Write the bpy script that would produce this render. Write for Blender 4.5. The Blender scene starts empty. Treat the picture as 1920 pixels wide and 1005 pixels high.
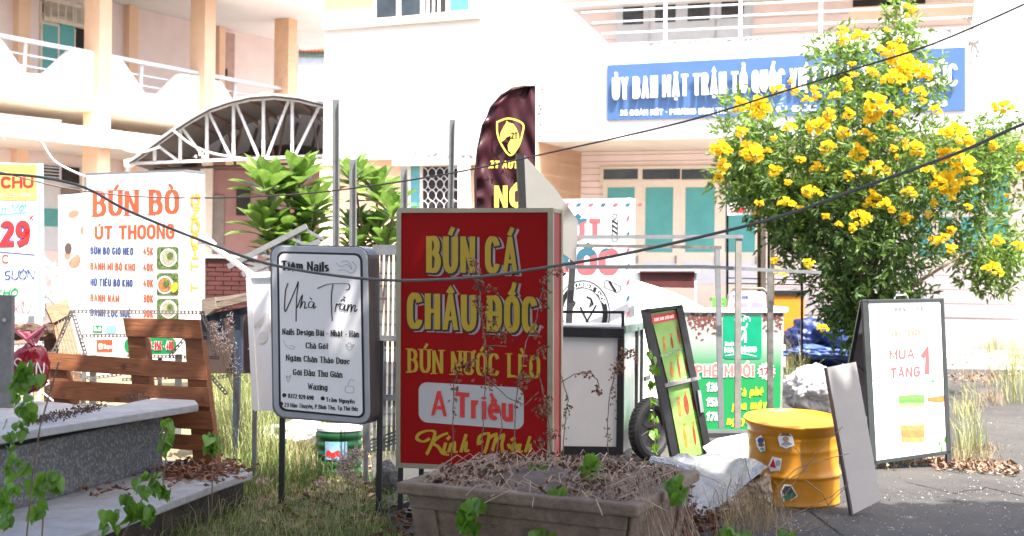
import bpy, bmesh, math, random, unicodedata
from mathutils import Vector, Matrix
R = math.radians
random.seed(7)
S = bpy.context.scene
COL = S.collection
# ------------------------------------------------------------------ camera, sky, sun, exposure
FPX, ROLL, PITCH, CH = 2600.0, 0.012, 13.5 / 2600.0, 1.5
cam_d = bpy.data.cameras.new('camera')
cam = bpy.data.objects.new('camera', cam_d)
COL.objects.link(cam)
S.camera = cam
cam_d.sensor_width = 36
cam_d.lens = FPX * 36 / 1920
cam_d.clip_end = 600
fw = Vector((0, math.cos(PITCH), math.sin(PITCH)))
up0 = Vector((0, -math.sin(PITCH), math.cos(PITCH)))
rt0 = Vector((1, 0, 0))
RT = rt0 * math.cos(ROLL) + up0 * math.sin(ROLL)
UP = up0 * math.cos(ROLL) - rt0 * math.sin(ROLL)
FW = fw
CAM = Vector((0, 0, CH))
m = Matrix((RT, UP, -FW)).transposed().to_4x4()
m.translation = CAM
cam.matrix_world = m
cam_d.dof.use_dof = True
cam_d.dof.focus_distance = 8.7
cam_d.dof.aperture_fstop = 3.9

SUN_DIR = Vector((0.27, -0.36, 0.90)).normalized()
w = bpy.data.worlds.new('World')
S.world = w
w.use_nodes = True
nt = w.node_tree
nt.nodes.clear()
sky = nt.nodes.new('ShaderNodeTexSky')
sky.sky_type = 'NISHITA'
sky.sun_disc = False
sky.sun_elevation = math.asin(SUN_DIR.z)
sky.sun_rotation = math.atan2(SUN_DIR.x, SUN_DIR.y)
sky.air_density = 1.0
sky.dust_density = 5.0
sky.ozone_density = 0.4
bg = nt.nodes.new('ShaderNodeBackground')
bg.inputs['Strength'].default_value = 0.15
wo = nt.nodes.new('ShaderNodeOutputWorld')
nt.links.new(sky.outputs[0], bg.inputs[0])
nt.links.new(bg.outputs[0], wo.inputs[0])
sl = bpy.data.lights.new('sun', 'SUN')
sl.energy = 4.2
sl.angle = R(0.5)
sl.color = (1.0, 0.955, 0.89)
so = bpy.data.objects.new('sun', sl)
COL.objects.link(so)
so.rotation_euler = SUN_DIR.to_track_quat('Z', 'Y').to_euler()
S.view_settings.view_transform = 'Standard'
S.view_settings.look = 'None'
S.view_settings.exposure = 2.18
S.view_settings.gamma = 1.0
S.view_settings.use_curve_mapping = False
S.cycles.use_denoising = True
S.cycles.max_bounces = 8
S.cycles.diffuse_bounces = 4

# ------------------------------------------------------------------ helpers: rays, planes, meshes
def ray(px, py):
    return FW + RT * ((px - 960) / FPX) - UP * ((py - 502.5) / FPX)
def P(px, py, D):
    return CAM + ray(px, py) * D
def G(px, py, z=0.0):
    d = ray(px, py)
    return CAM + d * ((z - CH) / d.z)

class Pl:
    """a plane in the world; yaw > 0 brings its right edge nearer, lean tips its top back"""
    def __init__(s, px, py, D, yaw=0, lean=0, pt=None):
        s.o = pt if pt is not None else P(px, py, D)
        y, l = R(yaw), R(lean)
        s.ex = Vector((math.cos(y), -math.sin(y), 0))
        hb = Vector((math.sin(y), math.cos(y), 0))
        s.ez = Vector((0, 0, 1)) * math.cos(l) + hb * math.sin(l)
        s.ey = hb * math.cos(l) - Vector((0, 0, 1)) * math.sin(l)
        s.yaw, s.lean = yaw, lean
    def off(s, d):
        return Pl(0, 0, 0, s.yaw, s.lean, s.o + s.ey * d)
    def pt(s, px, py, off=0.0):
        d = ray(px, py)
        o = s.o - s.ey * off
        return CAM + d * ((o - CAM).dot(s.ey) / d.dot(s.ey))
    def loc(s, px, py):
        q = s.pt(px, py) - s.o
        return q.dot(s.ex), q.dot(s.ez)
    def at(s, x, z, y=0.0):
        return s.o + s.ex * x + s.ez * z + s.ey * y
    def zof(s, px, py):
        return s.pt(px, py).z

MATS = {}
def mat(name, col, rough=0.6, metal=0.0, var=0.12, scale=6.0, bump=0.0, bscale=40.0, spec=0.4, col2=None, trans=0.0, dirt=0.0, dirtcol=(0.18, 0.15, 0.12), stretch=(1, 1, 1)):
    if name in MATS: return MATS[name]
    mt = bpy.data.materials.new(name)
    mt.use_nodes = True
    n, l = mt.node_tree.nodes, mt.node_tree.links
    b = n['Principled BSDF']
    b.inputs['Roughness'].default_value = rough
    b.inputs['Metallic'].default_value = metal
    b.inputs['Specular IOR Level'].default_value = spec
    c4 = (*col, 1)
    tc = n.new('ShaderNodeTexCoord')
    mp = n.new('ShaderNodeMapping')
    mp.inputs['Scale'].default_value = stretch
    l.new(tc.outputs['Object'], mp.inputs[0])
    no = n.new('ShaderNodeTexNoise')
    no.inputs['Scale'].default_value = scale
    no.inputs['Detail'].default_value = 6
    no.inputs['Roughness'].default_value = 0.65
    l.new(mp.outputs[0], no.inputs['Vector'])
    rp = n.new('ShaderNodeMapRange')
    rp.inputs['From Min'].default_value = 0.3
    rp.inputs['From Max'].default_value = 0.7
    l.new(no.outputs['Fac'], rp.inputs['Value'])
    mx = n.new('ShaderNodeMix')
    mx.data_type = 'RGBA'
    c2 = col2 if col2 else tuple(c * (1 - var * 2) for c in col)
    mx.inputs[6].default_value = (*c2, 1)
    mx.inputs[7].default_value = tuple(min(1, c * (1 + var * .5)) for c in col) + (1,) if not col2 else c4
    l.new(rp.outputs[0], mx.inputs[0])
    out = mx.outputs[2]
    if dirt > 0:
        d = n.new('ShaderNodeTexNoise')
        d.inputs['Scale'].default_value = scale * 0.45
        d.inputs['Detail'].default_value = 9
        d.inputs['Roughness'].default_value = 0.75
        l.new(mp.outputs[0], d.inputs['Vector'])
        r2 = n.new('ShaderNodeMapRange')
        r2.inputs['From Min'].default_value = 0.52
        r2.inputs['From Max'].default_value = 0.75
        r2.inputs['To Max'].default_value = dirt
        l.new(d.outputs['Fac'], r2.inputs['Value'])
        m2 = n.new('ShaderNodeMix')
        m2.data_type = 'RGBA'
        l.new(r2.outputs[0], m2.inputs[0])
        l.new(out, m2.inputs[6])
        m2.inputs[7].default_value = (*dirtcol, 1)
        out = m2.outputs[2]
    l.new(out, b.inputs['Base Color'])
    if bump > 0:
        bn = n.new('ShaderNodeTexNoise')
        bn.inputs['Scale'].default_value = bscale
        bn.inputs['Detail'].default_value = 4
        l.new(mp.outputs[0], bn.inputs['Vector'])
        bu = n.new('ShaderNodeBump')
        bu.inputs['Strength'].default_value = bump
        bu.inputs['Distance'].default_value = 0.02
        l.new(bn.outputs['Fac'], bu.inputs['Height'])
        l.new(bu.outputs[0], b.inputs['Normal'])
    if trans > 0:
        tr = n.new('ShaderNodeBsdfTranslucent')
        l.new(out, tr.inputs['Color'])
        ms = n.new('ShaderNodeMixShader')
        ms.inputs[0].default_value = trans
        l.new(b.outputs[0], ms.inputs[1])
        l.new(tr.outputs[0], ms.inputs[2])
        l.new(ms.outputs[0], n['Material Output'].inputs['Surface'])
    MATS[name] = mt
    return mt

def tag(o, label=None, cat=None, group=None, kind=None):
    if label: o['label'] = label
    if cat: o['category'] = cat
    if group: o['group'] = group
    if kind: o['kind'] = kind
    return o
def wloc(o):
    v = o.location.copy()
    while o.parent:
        o = o.parent
        v += o.location
    return v
def thing(name, base, label, cat, group=None):
    o = bpy.data.objects.new(name, None)
    o.empty_display_size = 0.1
    COL.objects.link(o)
    o.location = base
    return tag(o, label, cat, group)

class MB:
    def __init__(s): s.v, s.f = [], []
    def add(s, vs, fs):
        k = len(s.v)
        s.v += [Vector(v) for v in vs]
        s.f += [tuple(i + k for i in f) for f in fs]
        return s
    def prism(s, front, d):
        """front: list of world points; d: world vector to the back face"""
        n = len(front)
        s.add(list(front) + [p + d for p in front],
              [tuple(range(n)), tuple(range(2 * n - 1, n - 1, -1))] + [(i, i + n, (i + 1) % n + n, (i + 1) % n) for i in range(n)])
        return s
    def px(s, pl, pts, thick, off=0.0):
        return s.prism([pl.pt(x, y, off) for x, y in pts], pl.ey * thick)
    def rect(s, pl, x0, y0, x1, y1, thick, off=0.0):
        (a, b), (c, d) = pl.loc(x0, y0), pl.loc(x1, y1)
        return s.lbox(pl, a, c, d, b, thick, off)
    def lbox(s, pl, a, c, zb, zt, thick, off=0.0):
        return s.prism([pl.at(a, zt, -off), pl.at(c, zt, -off), pl.at(c, zb, -off), pl.at(a, zb, -off)], pl.ey * thick)
    def box(s, x0, x1, y0, y1, z0, z1):
        return s.prism([Vector(p) for p in ((x0, y0, z1), (x1, y0, z1), (x1, y0, z0), (x0, y0, z0))], Vector((0, y1 - y0, 0)))
    def bar(s, a, b, wd, ht=None, up=Vector((0, 0, 1))):
        ht = ht or wd
        t = (b - a).normalized()
        if abs(t.dot(up)) > .95: up = Vector((0, 1, 0))
        sd = t.cross(up).normalized()
        u = sd.cross(t).normalized()
        sd, u = sd * wd / 2, u * ht / 2
        return s.prism([a - sd + u, a + sd + u, a + sd - u, a - sd - u], b - a)
    def tube(s, pts, r, n=6, r1=None, cap=True):
        rings, N = [], len(pts)
        ref = Vector((0.3, 0.2, 1)).normalized()
        for i, p in enumerate(pts):
            t = (pts[min(i + 1, N - 1)] - pts[max(i - 1, 0)]).normalized()
            if abs(t.dot(ref)) > .97: rf = Vector((1, 0, 0))
            else: rf = ref
            a = t.cross(rf).normalized()
            b = a.cross(t)
            rr = r if r1 is None else r + (r1 - r) * i / max(1, N - 1)
            rings.append([p + (a * math.cos(2 * math.pi * k / n) + b * math.sin(2 * math.pi * k / n)) * rr for k in range(n)])
        vs = [v for g in rings for v in g]
        fs = [(i * n + k, i * n + (k + 1) % n, (i + 1) * n + (k + 1) % n, (i + 1) * n + k) for i in range(N - 1) for k in range(n)]
        if cap: fs += [tuple(range(n - 1, -1, -1)), tuple((N - 1) * n + k for k in range(n))]
        return s.add(vs, fs)
    def lathe(s, c, prof, n=40, squash=1.0):
        vs = [c + Vector((r * math.cos(2 * math.pi * k / n), r * squash * math.sin(2 * math.pi * k / n), z)) for r, z in prof for k in range(n)]
        fs = [(i * n + k, i * n + (k + 1) % n, (i + 1) * n + (k + 1) % n, (i + 1) * n + k) for i in range(len(prof) - 1) for k in range(n)]
        return s.add(vs, fs)
    def build(s, name, mt, parent=None, smooth=False, bevel=0.0, kind=None, base=None, label=None):
        org = wloc(parent) if parent else (base if base is not None else Vector((0, 0, 0)))
        me = bpy.data.meshes.new(name)
        me.from_pydata([v - org for v in s.v], [], s.f)
        me.update()
        if isinstance(mt, (list, tuple)):
            for q in mt: me.materials.append(q)
        else: me.materials.append(mt)
        o = bpy.data.objects.new(name, me)
        COL.objects.link(o)
        if parent: o.parent = parent
        else: o.location = org
        if smooth: me.polygons.foreach_set('use_smooth', [True] * len(me.polygons))
        if bevel > 0:
            b = o.modifiers.new('bevel', 'BEVEL')
            b.width, b.segments, b.limit_method, b.angle_limit = bevel, 2, 'ANGLE', R(50)
        if kind: o['kind'] = kind
        if label: o['label'] = label
        return o

# ------------------------------------------------------------------ lettering: a stroke alphabet drawn flat on a sign's plane
def ar(cx, cy, rx, ry, a, b, n=9):
    return [(cx + rx * math.cos(R(a + (b - a) * i / n)), cy + ry * math.sin(R(a + (b - a) * i / n))) for i in range(n + 1)]
_O = ar(.28, .7, .28, .3, 0, 180) + ar(.28, .3, .28, .3, 180, 360) + [(.56, .7)]
_P = [[(0, 0), (0, 1)], [(0, 1), (.26, 1)] + ar(.26, .75, .24, .25, 90, -90) + [(0, .5)]]
_D = [[(0, 0), (0, 1)], [(0, 1), (.22, 1)] + ar(.24, .68, .3, .32, 90, 0) + ar(.24, .32, .3, .32, 0, -90) + [(0, 0)]]
_C = ar(.28, .7, .28, .3, 15, 180) + ar(.28, .3, .28, .3, 180, 345)
_U = [(0, 1), (0, .3)] + ar(.28, .3, .28, .3, 180, 360) + [(.56, 1)]
_o = ar(.22, .34, .22, .34, 0, 360, 16)
_n = [(0, .45)] + ar(.2, .48, .2, .2, 180, 0) + [(.4, 0)]
_u = [(0, .68), (0, .2)] + ar(.2, .2, .2, .2, 180, 360) + [(.4, .45)]
GL = {
 'A': (.6, [[(0, 0), (.3, 1), (.6, 0)], [(.12, .3), (.48, .3)]]),
 'B': (.54, [[(0, 0), (0, 1)], [(0, 1), (.26, 1)] + ar(.26, .77, .22, .23, 90, -90) + [(0, .54)], [(.2, .54), (.28, .54)] + ar(.28, .27, .26, .27, 90, -90) + [(0, 0)]]),
 'C': (.56, [_C]), 'D': (.54, _D), 'Đ': (.54, _D + [[(-.12, .5), (.22, .5)]]),
 'E': (.46, [[(.46, 1), (0, 1), (0, 0), (.46, 0)], [(0, .52), (.4, .52)]]), 'F': (.46, [[(.46, 1), (0, 1), (0, 0)], [(0, .52), (.4, .52)]]),
 'G': (.58, [_C + [(.56, .46), (.32, .46)]]), 'H': (.54, [[(0, 0), (0, 1)], [(.54, 0), (.54, 1)], [(0, .52), (.54, .52)]]),
 'I': (0, [[(0, 0), (0, 1)]]), 'K': (.54, [[(0, 0), (0, 1)], [(.52, 1), (0, .4)], [(.17, .6), (.54, 0)]]), 'L': (.44, [[(0, 1), (0, 0), (.44, 0)]]),
 'M': (.7, [[(0, 0), (0, 1), (.35, .25), (.7, 1), (.7, 0)]]), 'N': (.56, [[(0, 0), (0, 1), (.56, 0), (.56, 1)]]),
 'O': (.56, [_O]), 'P': (.5, _P), 'Q': (.56, [_O, [(.34, .25), (.6, -.06)]]), 'R': (.54, _P + [[(.24, .5), (.54, 0)]]),
 'S': (.52, [ar(.26, .74, .25, .26, 25, 270) + ar(.26, .25, .27, .25, 80, -155)]), 'T': (.56, [[(0, 1), (.56, 1)], [(.28, 1), (.28, 0)]]),
 'U': (.56, [_U]), 'V': (.6, [[(0, 1), (.3, 0), (.6, 1)]]), 'W': (.84, [[(0, 1), (.21, 0), (.42, .9), (.63, 0), (.84, 1)]]),
 'X': (.54, [[(0, 1), (.54, 0)], [(.54, 1), (0, 0)]]), 'Y': (.56, [[(0, 1), (.28, .48), (.56, 1)], [(.28, .48), (.28, 0)]]), 'Z': (.5, [[(0, 1), (.5, 1), (0, 0), (.5, 0)]]),
 '0': (.48, [ar(.24, .72, .24, .28, 0, 180) + ar(.24, .28, .24, .28, 180, 360) + [(.48, .72)]]), '1': (.24, [[(0, .8), (.22, 1), (.22, 0)]]),
 '2': (.48, [ar(.24, .74, .23, .26, 160, -20) + [(0, 0), (.48, 0)]]), '3': (.46, [ar(.22, .75, .23, .25, 150, -90) + ar(.22, .26, .25, .26, 90, -150)]),
 '4': (.5, [[(.36, 0), (.36, 1), (0, .3), (.5, .3)]]), '5': (.46, [[(.44, 1), (.05, 1), (.02, .55)] + ar(.22, .3, .25, .3, 115, -150)]),
 '6': (.48, [[(.38, 1)] + ar(.26, .5, .26, .5, 130, 180) + ar(.24, .3, .24, .3, 180, 540, 14)]), '7': (.46, [[(0, 1), (.46, 1), (.14, 0)]]),
 '8': (.48, [ar(.24, .76, .2, .24, -90, 270, 14), ar(.24, .27, .24, .27, 90, 450, 14)]), '9': (.48, [[(.1, 0)] + ar(.22, .5, .26, .5, -50, 0) + ar(.24, .7, .24, .3, 0, 360, 14)]),
 'a': (.44, [[(.03, .58), (.12, .68), (.3, .68), (.4, .62), (.42, .5), (.42, 0)], [(.42, .42), (.2, .4)] + ar(.17, .2, .17, .2, 100, 270) + [(.3, .02), (.42, .16)]]), 'b': (.44, [_o, [(0, 1), (0, 0)]]), 'c': (.42, [ar(.22, .34, .22, .34, 40, 320)]), 'd': (.44, [_o, [(.44, 1), (.44, 0)]]),
 'đ': (.44, [_o, [(.44, 1), (.44, 0)], [(.28, .86), (.58, .86)]]), 'e': (.44, [[(.02, .36), (.44, .36)] + ar(.22, .34, .22, .34, 5, 310)]),
 'g': (.44, [_o, [(.44, .68), (.44, -.06)] + ar(.22, -.06, .22, .2, 0, -150)]), 'h': (.4, [[(0, 1), (0, 0)], _n]), 'i': (0, [[(0, .68), (0, 0)], [(0, .86), (0, .98)]]),
 'k': (.4, [[(0, 1), (0, 0)], [(.38, .68), (0, .26)], [(.13, .4), (.4, 0)]]), 'l': (0, [[(0, 1), (0, 0)]]),
 'm': (.68, [[(0, .68), (0, 0)], [(0, .45)] + ar(.17, .5, .17, .18, 180, 0) + [(.34, 0)], [(.34, .45)] + ar(.51, .5, .17, .18, 180, 0) + [(.68, 0)]]),
 'n': (.4, [[(0, .68), (0, 0)], _n]), 'o': (.44, [_o]), 'p': (.44, [_o, [(0, .68), (0, -.26)]]), 'q': (.44, [_o, [(.44, .68), (.44, -.26)]]),
 'r': (.26, [[(0, .68), (0, 0)], ar(.22, .42, .22, .26, 170, 80)]), 's': (.36, [ar(.18, .51, .17, .17, 30, 270) + ar(.18, .17, .18, .17, 80, -150)]),
 't': (.3, [[(.12, .94), (.12, .14)] + ar(.22, .12, .1, .12, 190, 300), [(0, .66), (.3, .66)]]), 'u': (.4, [_u, [(.4, .68), (.4, 0)]]),
 'v': (.42, [[(0, .68), (.21, 0), (.42, .68)]]), 'x': (.4, [[(0, .68), (.4, 0)], [(.4, .68), (0, 0)]]), 'y': (.42, [[(0, .68), (.22, .04)], [(.42, .68), (.14, -.24), (0, -.24)]]),
 'w': (.6, [[(0, .68), (.15, 0), (.3, .6), (.45, 0), (.6, .68)]]),
 '-': (.26, [[(0, .38), (.26, .38)]]), '.': (.0, [[(0, 0), (0, .09)]]), ',': (.0, [[(0, .06), (-.05, -.14)]]), ':': (0, [[(0, .05), (0, .17)], [(0, .5), (0, .62)]]), '·': (0, [[(0, .42), (0, .56)]]),
}
FL_, CI_ = [], []
def glyphs(s, gap=.2):
    """-> total width, strokes in unit coordinates"""
    x, out = 0, []
    for ch in s:
        cut = 'C' if unicodedata.normalize('NFD', ch)[0] in 'AMNVWXYKZvwxk' else ''
        n0 = len(out)
        if ch == ' ':
            x += .46
            continue
        if ch in 'Đđ': base, marks = ch, ''
        else:
            dd = unicodedata.normalize('NFD', ch)
            base, marks = dd[0], dd[1:]
        wd, st = GL.get(base, GL['-'])
        out += [[(a + x, b) for a, b in k] for k in st]
        top = 1.0 if (base.isupper() or base in 'bdhklđ') else .68
        c, y = x + wd / 2, top + .1
        for mk in sorted(marks, key=lambda q: q in '\u0301\u0300\u0309\u0303'):
            if mk == '\u0302': out.append([(c - .15, y), (c, y + .13), (c + .15, y)]); y += .16; lift = True
            elif mk == '\u0306': out.append(ar(c, y + .12, .15, .12, 190, 350, 6)); y += .16
            elif mk == '\u031b':
                out.append([(x + wd, top - .02), (x + wd + .1, top + .02), (x + wd + .11, top + .14)])
            elif mk == '\u0301': out.append([(c + (.06 if y > top + .11 else -.05), y), (c + .16, y + .24)])
            elif mk == '\u0300': out.append([(c + (-.06 if y > top + .11 else .05), y), (c - .16, y + .24)])
            elif mk == '\u0309': out.append([(c, y)] + ar(c, y + .12, .07, .07, -50, 160, 6))
            elif mk == '\u0303': out.append([(c - .16, y), (c - .07, y + .08), (c + .06, y + .02), (c + .16, y + .1)])
            elif mk == '\u0323': out.append([(c, -.26), (c, -.15)])
        FL_.extend([cut] * len(st) + ['m'] * (len(out) - n0 - len(st)))
        CI_.extend([len(CI_) and CI_[-1] + 1 or 1] * (len(out) - n0))
        x += wd + gap
    return max(x - gap, .01), out
def ribbon(mb, pts, w0, w1, mapf):
    """a flat stroke of half-width w (w0 along horizontals, w1 along verticals), drawn in 2D and mapped to the world"""
    q = [pts[0]]
    for p in pts[1:]:
        if math.hypot(p[0] - q[-1][0], p[1] - q[-1][1]) > 1e-4: q.append(p)
    if len(q) < 2: return
    closed = math.hypot(q[0][0] - q[-1][0], q[0][1] - q[-1][1]) < 1e-3 and len(q) > 4
    if closed: q = q[:-1]
    N = len(q)
    Ls, Rs = [], []
    for i, p in enumerate(q):
        a = q[i - 1] if (i > 0 or closed) else None
        b = q[(i + 1) % N] if (i < N - 1 or closed) else None
        ds = []
        if a: ds.append((p[0] - a[0], p[1] - a[1]))
        if b: ds.append((b[0] - p[0], b[1] - p[1]))
        ds = [(u / math.hypot(u, v), v / math.hypot(u, v)) for u, v in ds]
        tx, ty = sum(d[0] for d in ds), sum(d[1] for d in ds)
        L = math.hypot(tx, ty) or 1e-6
        tx, ty = tx / L, ty / L
        cs = max(.42, abs(tx * ds[0][0] + ty * ds[0][1]))
        hw = w0 * abs(tx) ** 1 + w1 * abs(ty) if w0 != w1 else w0
        hw = min(hw, max(w0, w1)) / cs
        Ls.append((p[0] - ty * hw, p[1] + tx * hw))
        Rs.append((p[0] + ty * hw, p[1] - tx * hw))
    M = N if closed else N - 1
    mb.add([mapf(*p) for p in Ls + Rs], [(i, (i + 1) % N, N + (i + 1) % N, N + i) for i in range(M)])
def text(pl, parent, s, xl, yl, xr, yr, cap, mt, wt=2.0, thin=None, serif=0, slant=0, off=0.002, cap_r=None, name='lettering', gap=.2, dx=0, dy=0, plump=0.0, vert=False, build=True, mb=None, per_char=False):
    """text fitted between pixels (xl,yl)-(xr,yr) of its baseline, cap height in pixels, stroke weight in pixels"""
    mb = mb or MB()
    thin = thin or wt
    inset, iy = wt / 2, thin / 2
    Lpx = (math.hypot(xr - xl, yr - yl) if vert else xr - xl) - wt
    W0, _ = glyphs(s, 0)
    ng = sum(1 for c in s if c != ' ') - 1
    gpx = wt + cap * (.045 + (gap - .2) * .2)
    gpx = min(gpx, Lpx * .5 / max(1, ng))
    gap = gpx * W0 / max(1, Lpx - ng * gpx)
    FL_.clear(); CI_.clear()
    W, st = glyphs(s, gap)
    flags, cidx = list(FL_), list(CI_)
    chars = {}
    mb0 = mb
    for i, k in enumerate(st):
        o = off + .00012 * (i % 9)
        def mapf(x, y, o=o): return pl.pt(x, y, o)
        fl = flags[i]
        if per_char: mb = chars.setdefault(cidx[i], MB())
        w1, w0 = (wt, thin) if fl != 'm' else (min(wt, max(1.2, cap * .12)),) * 2
        if vert: w1, w0 = w0, w1
        pts = []
        for a, b in k:
            t = a / W
            if vert:   # reads bottom to top
                pts.append((xl + (xr - xl) * t - cap * b, yl + (yr - yl) * t))
            else:
                c = cap + ((cap_r or cap) - cap) * t
                X = xl + inset + (xr - xl - 2 * inset) * t + slant * b * c
                Y = yl + (yr - yl) * t - (iy + (c - 2 * iy) * b)
                pts.append((X + dx, Y + dy))
        if not vert and fl != 'm' and math.hypot(pts[0][0] - pts[-1][0], pts[0][1] - pts[-1][1]) > 1:
            for e, f in ((0, 1), (-1, -2)):     # carry stems out to the full height
                (ax, ay), (bx, by) = pts[e], pts[f]
                d = math.hypot(ax - bx, ay - by) or 1
                if abs(ay - by) / d > .7 and d > cap * .15:
                    q = iy / abs(ay - by)
                    pts[e] = (ax + (ax - bx) * q, ay + (ay - by) * q)
                elif d > cap * .12:
                    q = inset * .85 / d
                    pts[e] = (ax + (ax - bx) * q, ay + (ay - by) * q)
        if fl == 'C' and not vert:
            for j in range(len(pts) - 1):
                (ax, ay), (bx, by) = pts[j], pts[j + 1]
                d = math.hypot(ax - bx, ay - by)
                if d < .01: continue
                if abs(ay - by) / d > .45:
                    if 0 < j: ay += (1 if by < ay else -1) * iy
                    if j < len(pts) - 2: by += (1 if ay < by else -1) * iy
                    vert_ = abs(ax - bx) < .5
                    h = (w1 / 2 * (1 if vert_ else .8)) / (abs(ay - by) / d) + plump
                    ex_ = plump * (1 if ay > by else -1)
                    A_, B_ = ay + ex_, by - ex_
                    q = [(ax - h, A_), (ax + h, A_), (bx + h, B_), (bx - h, B_)]
                else:
                    h = w0 / 2 + plump
                    q = [(ax, ay - h), (bx, by - h), (bx, by + h), (ax, ay + h)]
                o3 = o + .00004 * j
                mb.add([pl.pt(x, y, o3) for x, y in q], [(0, 1, 2, 3)])
        else:
            if plump and not vert and math.hypot(pts[0][0] - pts[-1][0], pts[0][1] - pts[-1][1]) > 1:
                for e, f in ((0, 1), (-1, -2)):
                    (ax, ay), (bx, by) = pts[e], pts[f]
                    d = math.hypot(ax - bx, ay - by) or 1
                    pts[e] = (ax + (ax - bx) / d * plump, ay + (ay - by) / d * plump)
            ribbon(mb, pts, w0 / 2 + plump, w1 / 2 + plump, mapf)
        if serif and fl != 'm':
            for e, f in ((0, 1), (-1, -2)):
                a, b = pts[e], pts[f]
                d = math.hypot(a[0] - b[0], a[1] - b[1])
                if d > cap * .25 and abs(a[1] - b[1]) / d > .8 and math.hypot(pts[0][0] - pts[-1][0], pts[0][1] - pts[-1][1]) > 1:
                    sg = 1 if a[1] < b[1] else -1
                    yy = a[1] - sg * serif * .3
                    hx = wt / 2 + serif
                    o2 = o + .0011
                    ribbon(mb, [(a[0] - hx, yy), (a[0] + hx, yy)], serif * .3 + plump, serif * .3 + plump, lambda x, y: pl.pt(x, y, o2))
    if per_char: return [c.build('letter', mt, parent) for c in chars.values()]
    if build: return mb.build(name, mt, parent)
    return mb
def blob(cx, cy, rx, ry, n=20, a0=0, a1=360, rot=0):
    c, s_ = math.cos(R(rot)), math.sin(R(rot))
    out = []
    for i in range(n):
        a = R(a0 + (a1 - a0) * i / n)
        x, y = rx * math.cos(a), ry * math.sin(a)
        out.append((cx + x * c - y * s_, cy + x * s_ + y * c))
    return out
def patch(pl, pts, mt, parent, off=.002, name='print', mb=None):
    k = mb or MB()
    k.add([pl.pt(x, y, off) for x, y in pts], [tuple(range(len(pts)))])
    return k if mb else k.build(name, mt, parent)
def rrect(x0, y0, x1, y1, r, n=5):
    out = []
    for cx, cy, a in ((x1 - r, y0 + r, -90), (x1 - r, y1 - r, 0), (x0 + r, y1 - r, 90), (x0 + r, y0 + r, 180)):
        out += [(cx + r * math.cos(R(a + 90 * i / n)), cy + r * math.sin(R(a + 90 * i / n))) for i in range(n + 1)]
    return out
def rquad(q, r, n=5):
    """rounded quad in pixels; q = tl,tr,br,bl"""
    out = []
    def bil(u, v):
        return tuple((q[0][i] * (1 - u) + q[1][i] * u) * (1 - v) + (q[3][i] * (1 - u) + q[2][i] * u) * v for i in (0, 1))
    wq, hq = q[1][0] - q[0][0], q[3][1] - q[0][1]
    for x, y in rrect(0, 0, wq, hq, r, n): out.append(bil(x / wq, y / hq))
    return out
# ------------------------------------------------------------------ materials of the setting
V = Vector
white_wall = mat('white_wall', (.80, .78, .76), .8, var=.04, scale=.7, dirt=.25, dirtcol=(.42, .38, .35), bump=.1)
pink_wall = mat('pink_wall', (.84, .71, .675), .85, var=.04, scale=1.5, bump=.1)
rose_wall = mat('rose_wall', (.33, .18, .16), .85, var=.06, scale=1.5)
orange_wall = mat('orange_wall', (.86, .585, .40), .8, var=.05, scale=1.2, dirt=.3, dirtcol=(.5, .36, .28))
peeling = mat('peeling_orange', (.86, .55, .34), .85, var=.05, scale=6, dirt=1.0, dirtcol=(.42, .38, .34))
cream = mat('cream_paint', (.74, .66, .55), .7, var=.04)
soffit_m = mat('soffit', (.72, .65, .56), .9, var=.05, scale=1, dirt=.2)
teal = mat('teal_panel', (.09, .36, .36), .35, var=.08, scale=2)
teal_glass = mat('teal_glass', (.12, .38, .42), .15, var=.15, scale=2)
dark_glass = mat('dark_glass', (.05, .065, .075), .08, var=.4, scale=.8, spec=.6)
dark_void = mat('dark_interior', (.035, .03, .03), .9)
grey_paint = mat('grey_white_paint', (.62, .64, .68), .6, var=.04)
white_paint = mat('white_paint', (.8, .8, .8), .5, var=.03)
rail_m = mat('white_rail', (.74, .76, .80), .45, var=.06)
blue_board = mat('blue_board', (.055, .12, .27), .5, var=.05, scale=2)
black_m = mat('black_metal', (.018, .018, .02), .4, var=.2)
alu = mat('aluminium', (.30, .31, .32), .38, metal=.7, var=.08, scale=12)
galv = mat('galvanised_steel', (.20, .21, .22), .5, metal=.5, var=.12, scale=15, dirt=.35, dirtcol=(.3, .27, .25))
rust_white = mat('rusty_white_steel', (.60, .60, .60), .6, var=.05, scale=9, dirt=1.0, dirtcol=(.24, .11, .06))
brick_m = mat('red_brick', (.065, .016, .014), .9, var=.25, scale=8)
concrete = mat('concrete', (.34, .33, .32), .9, var=.15, scale=6, bump=.3, dirt=.4)

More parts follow.
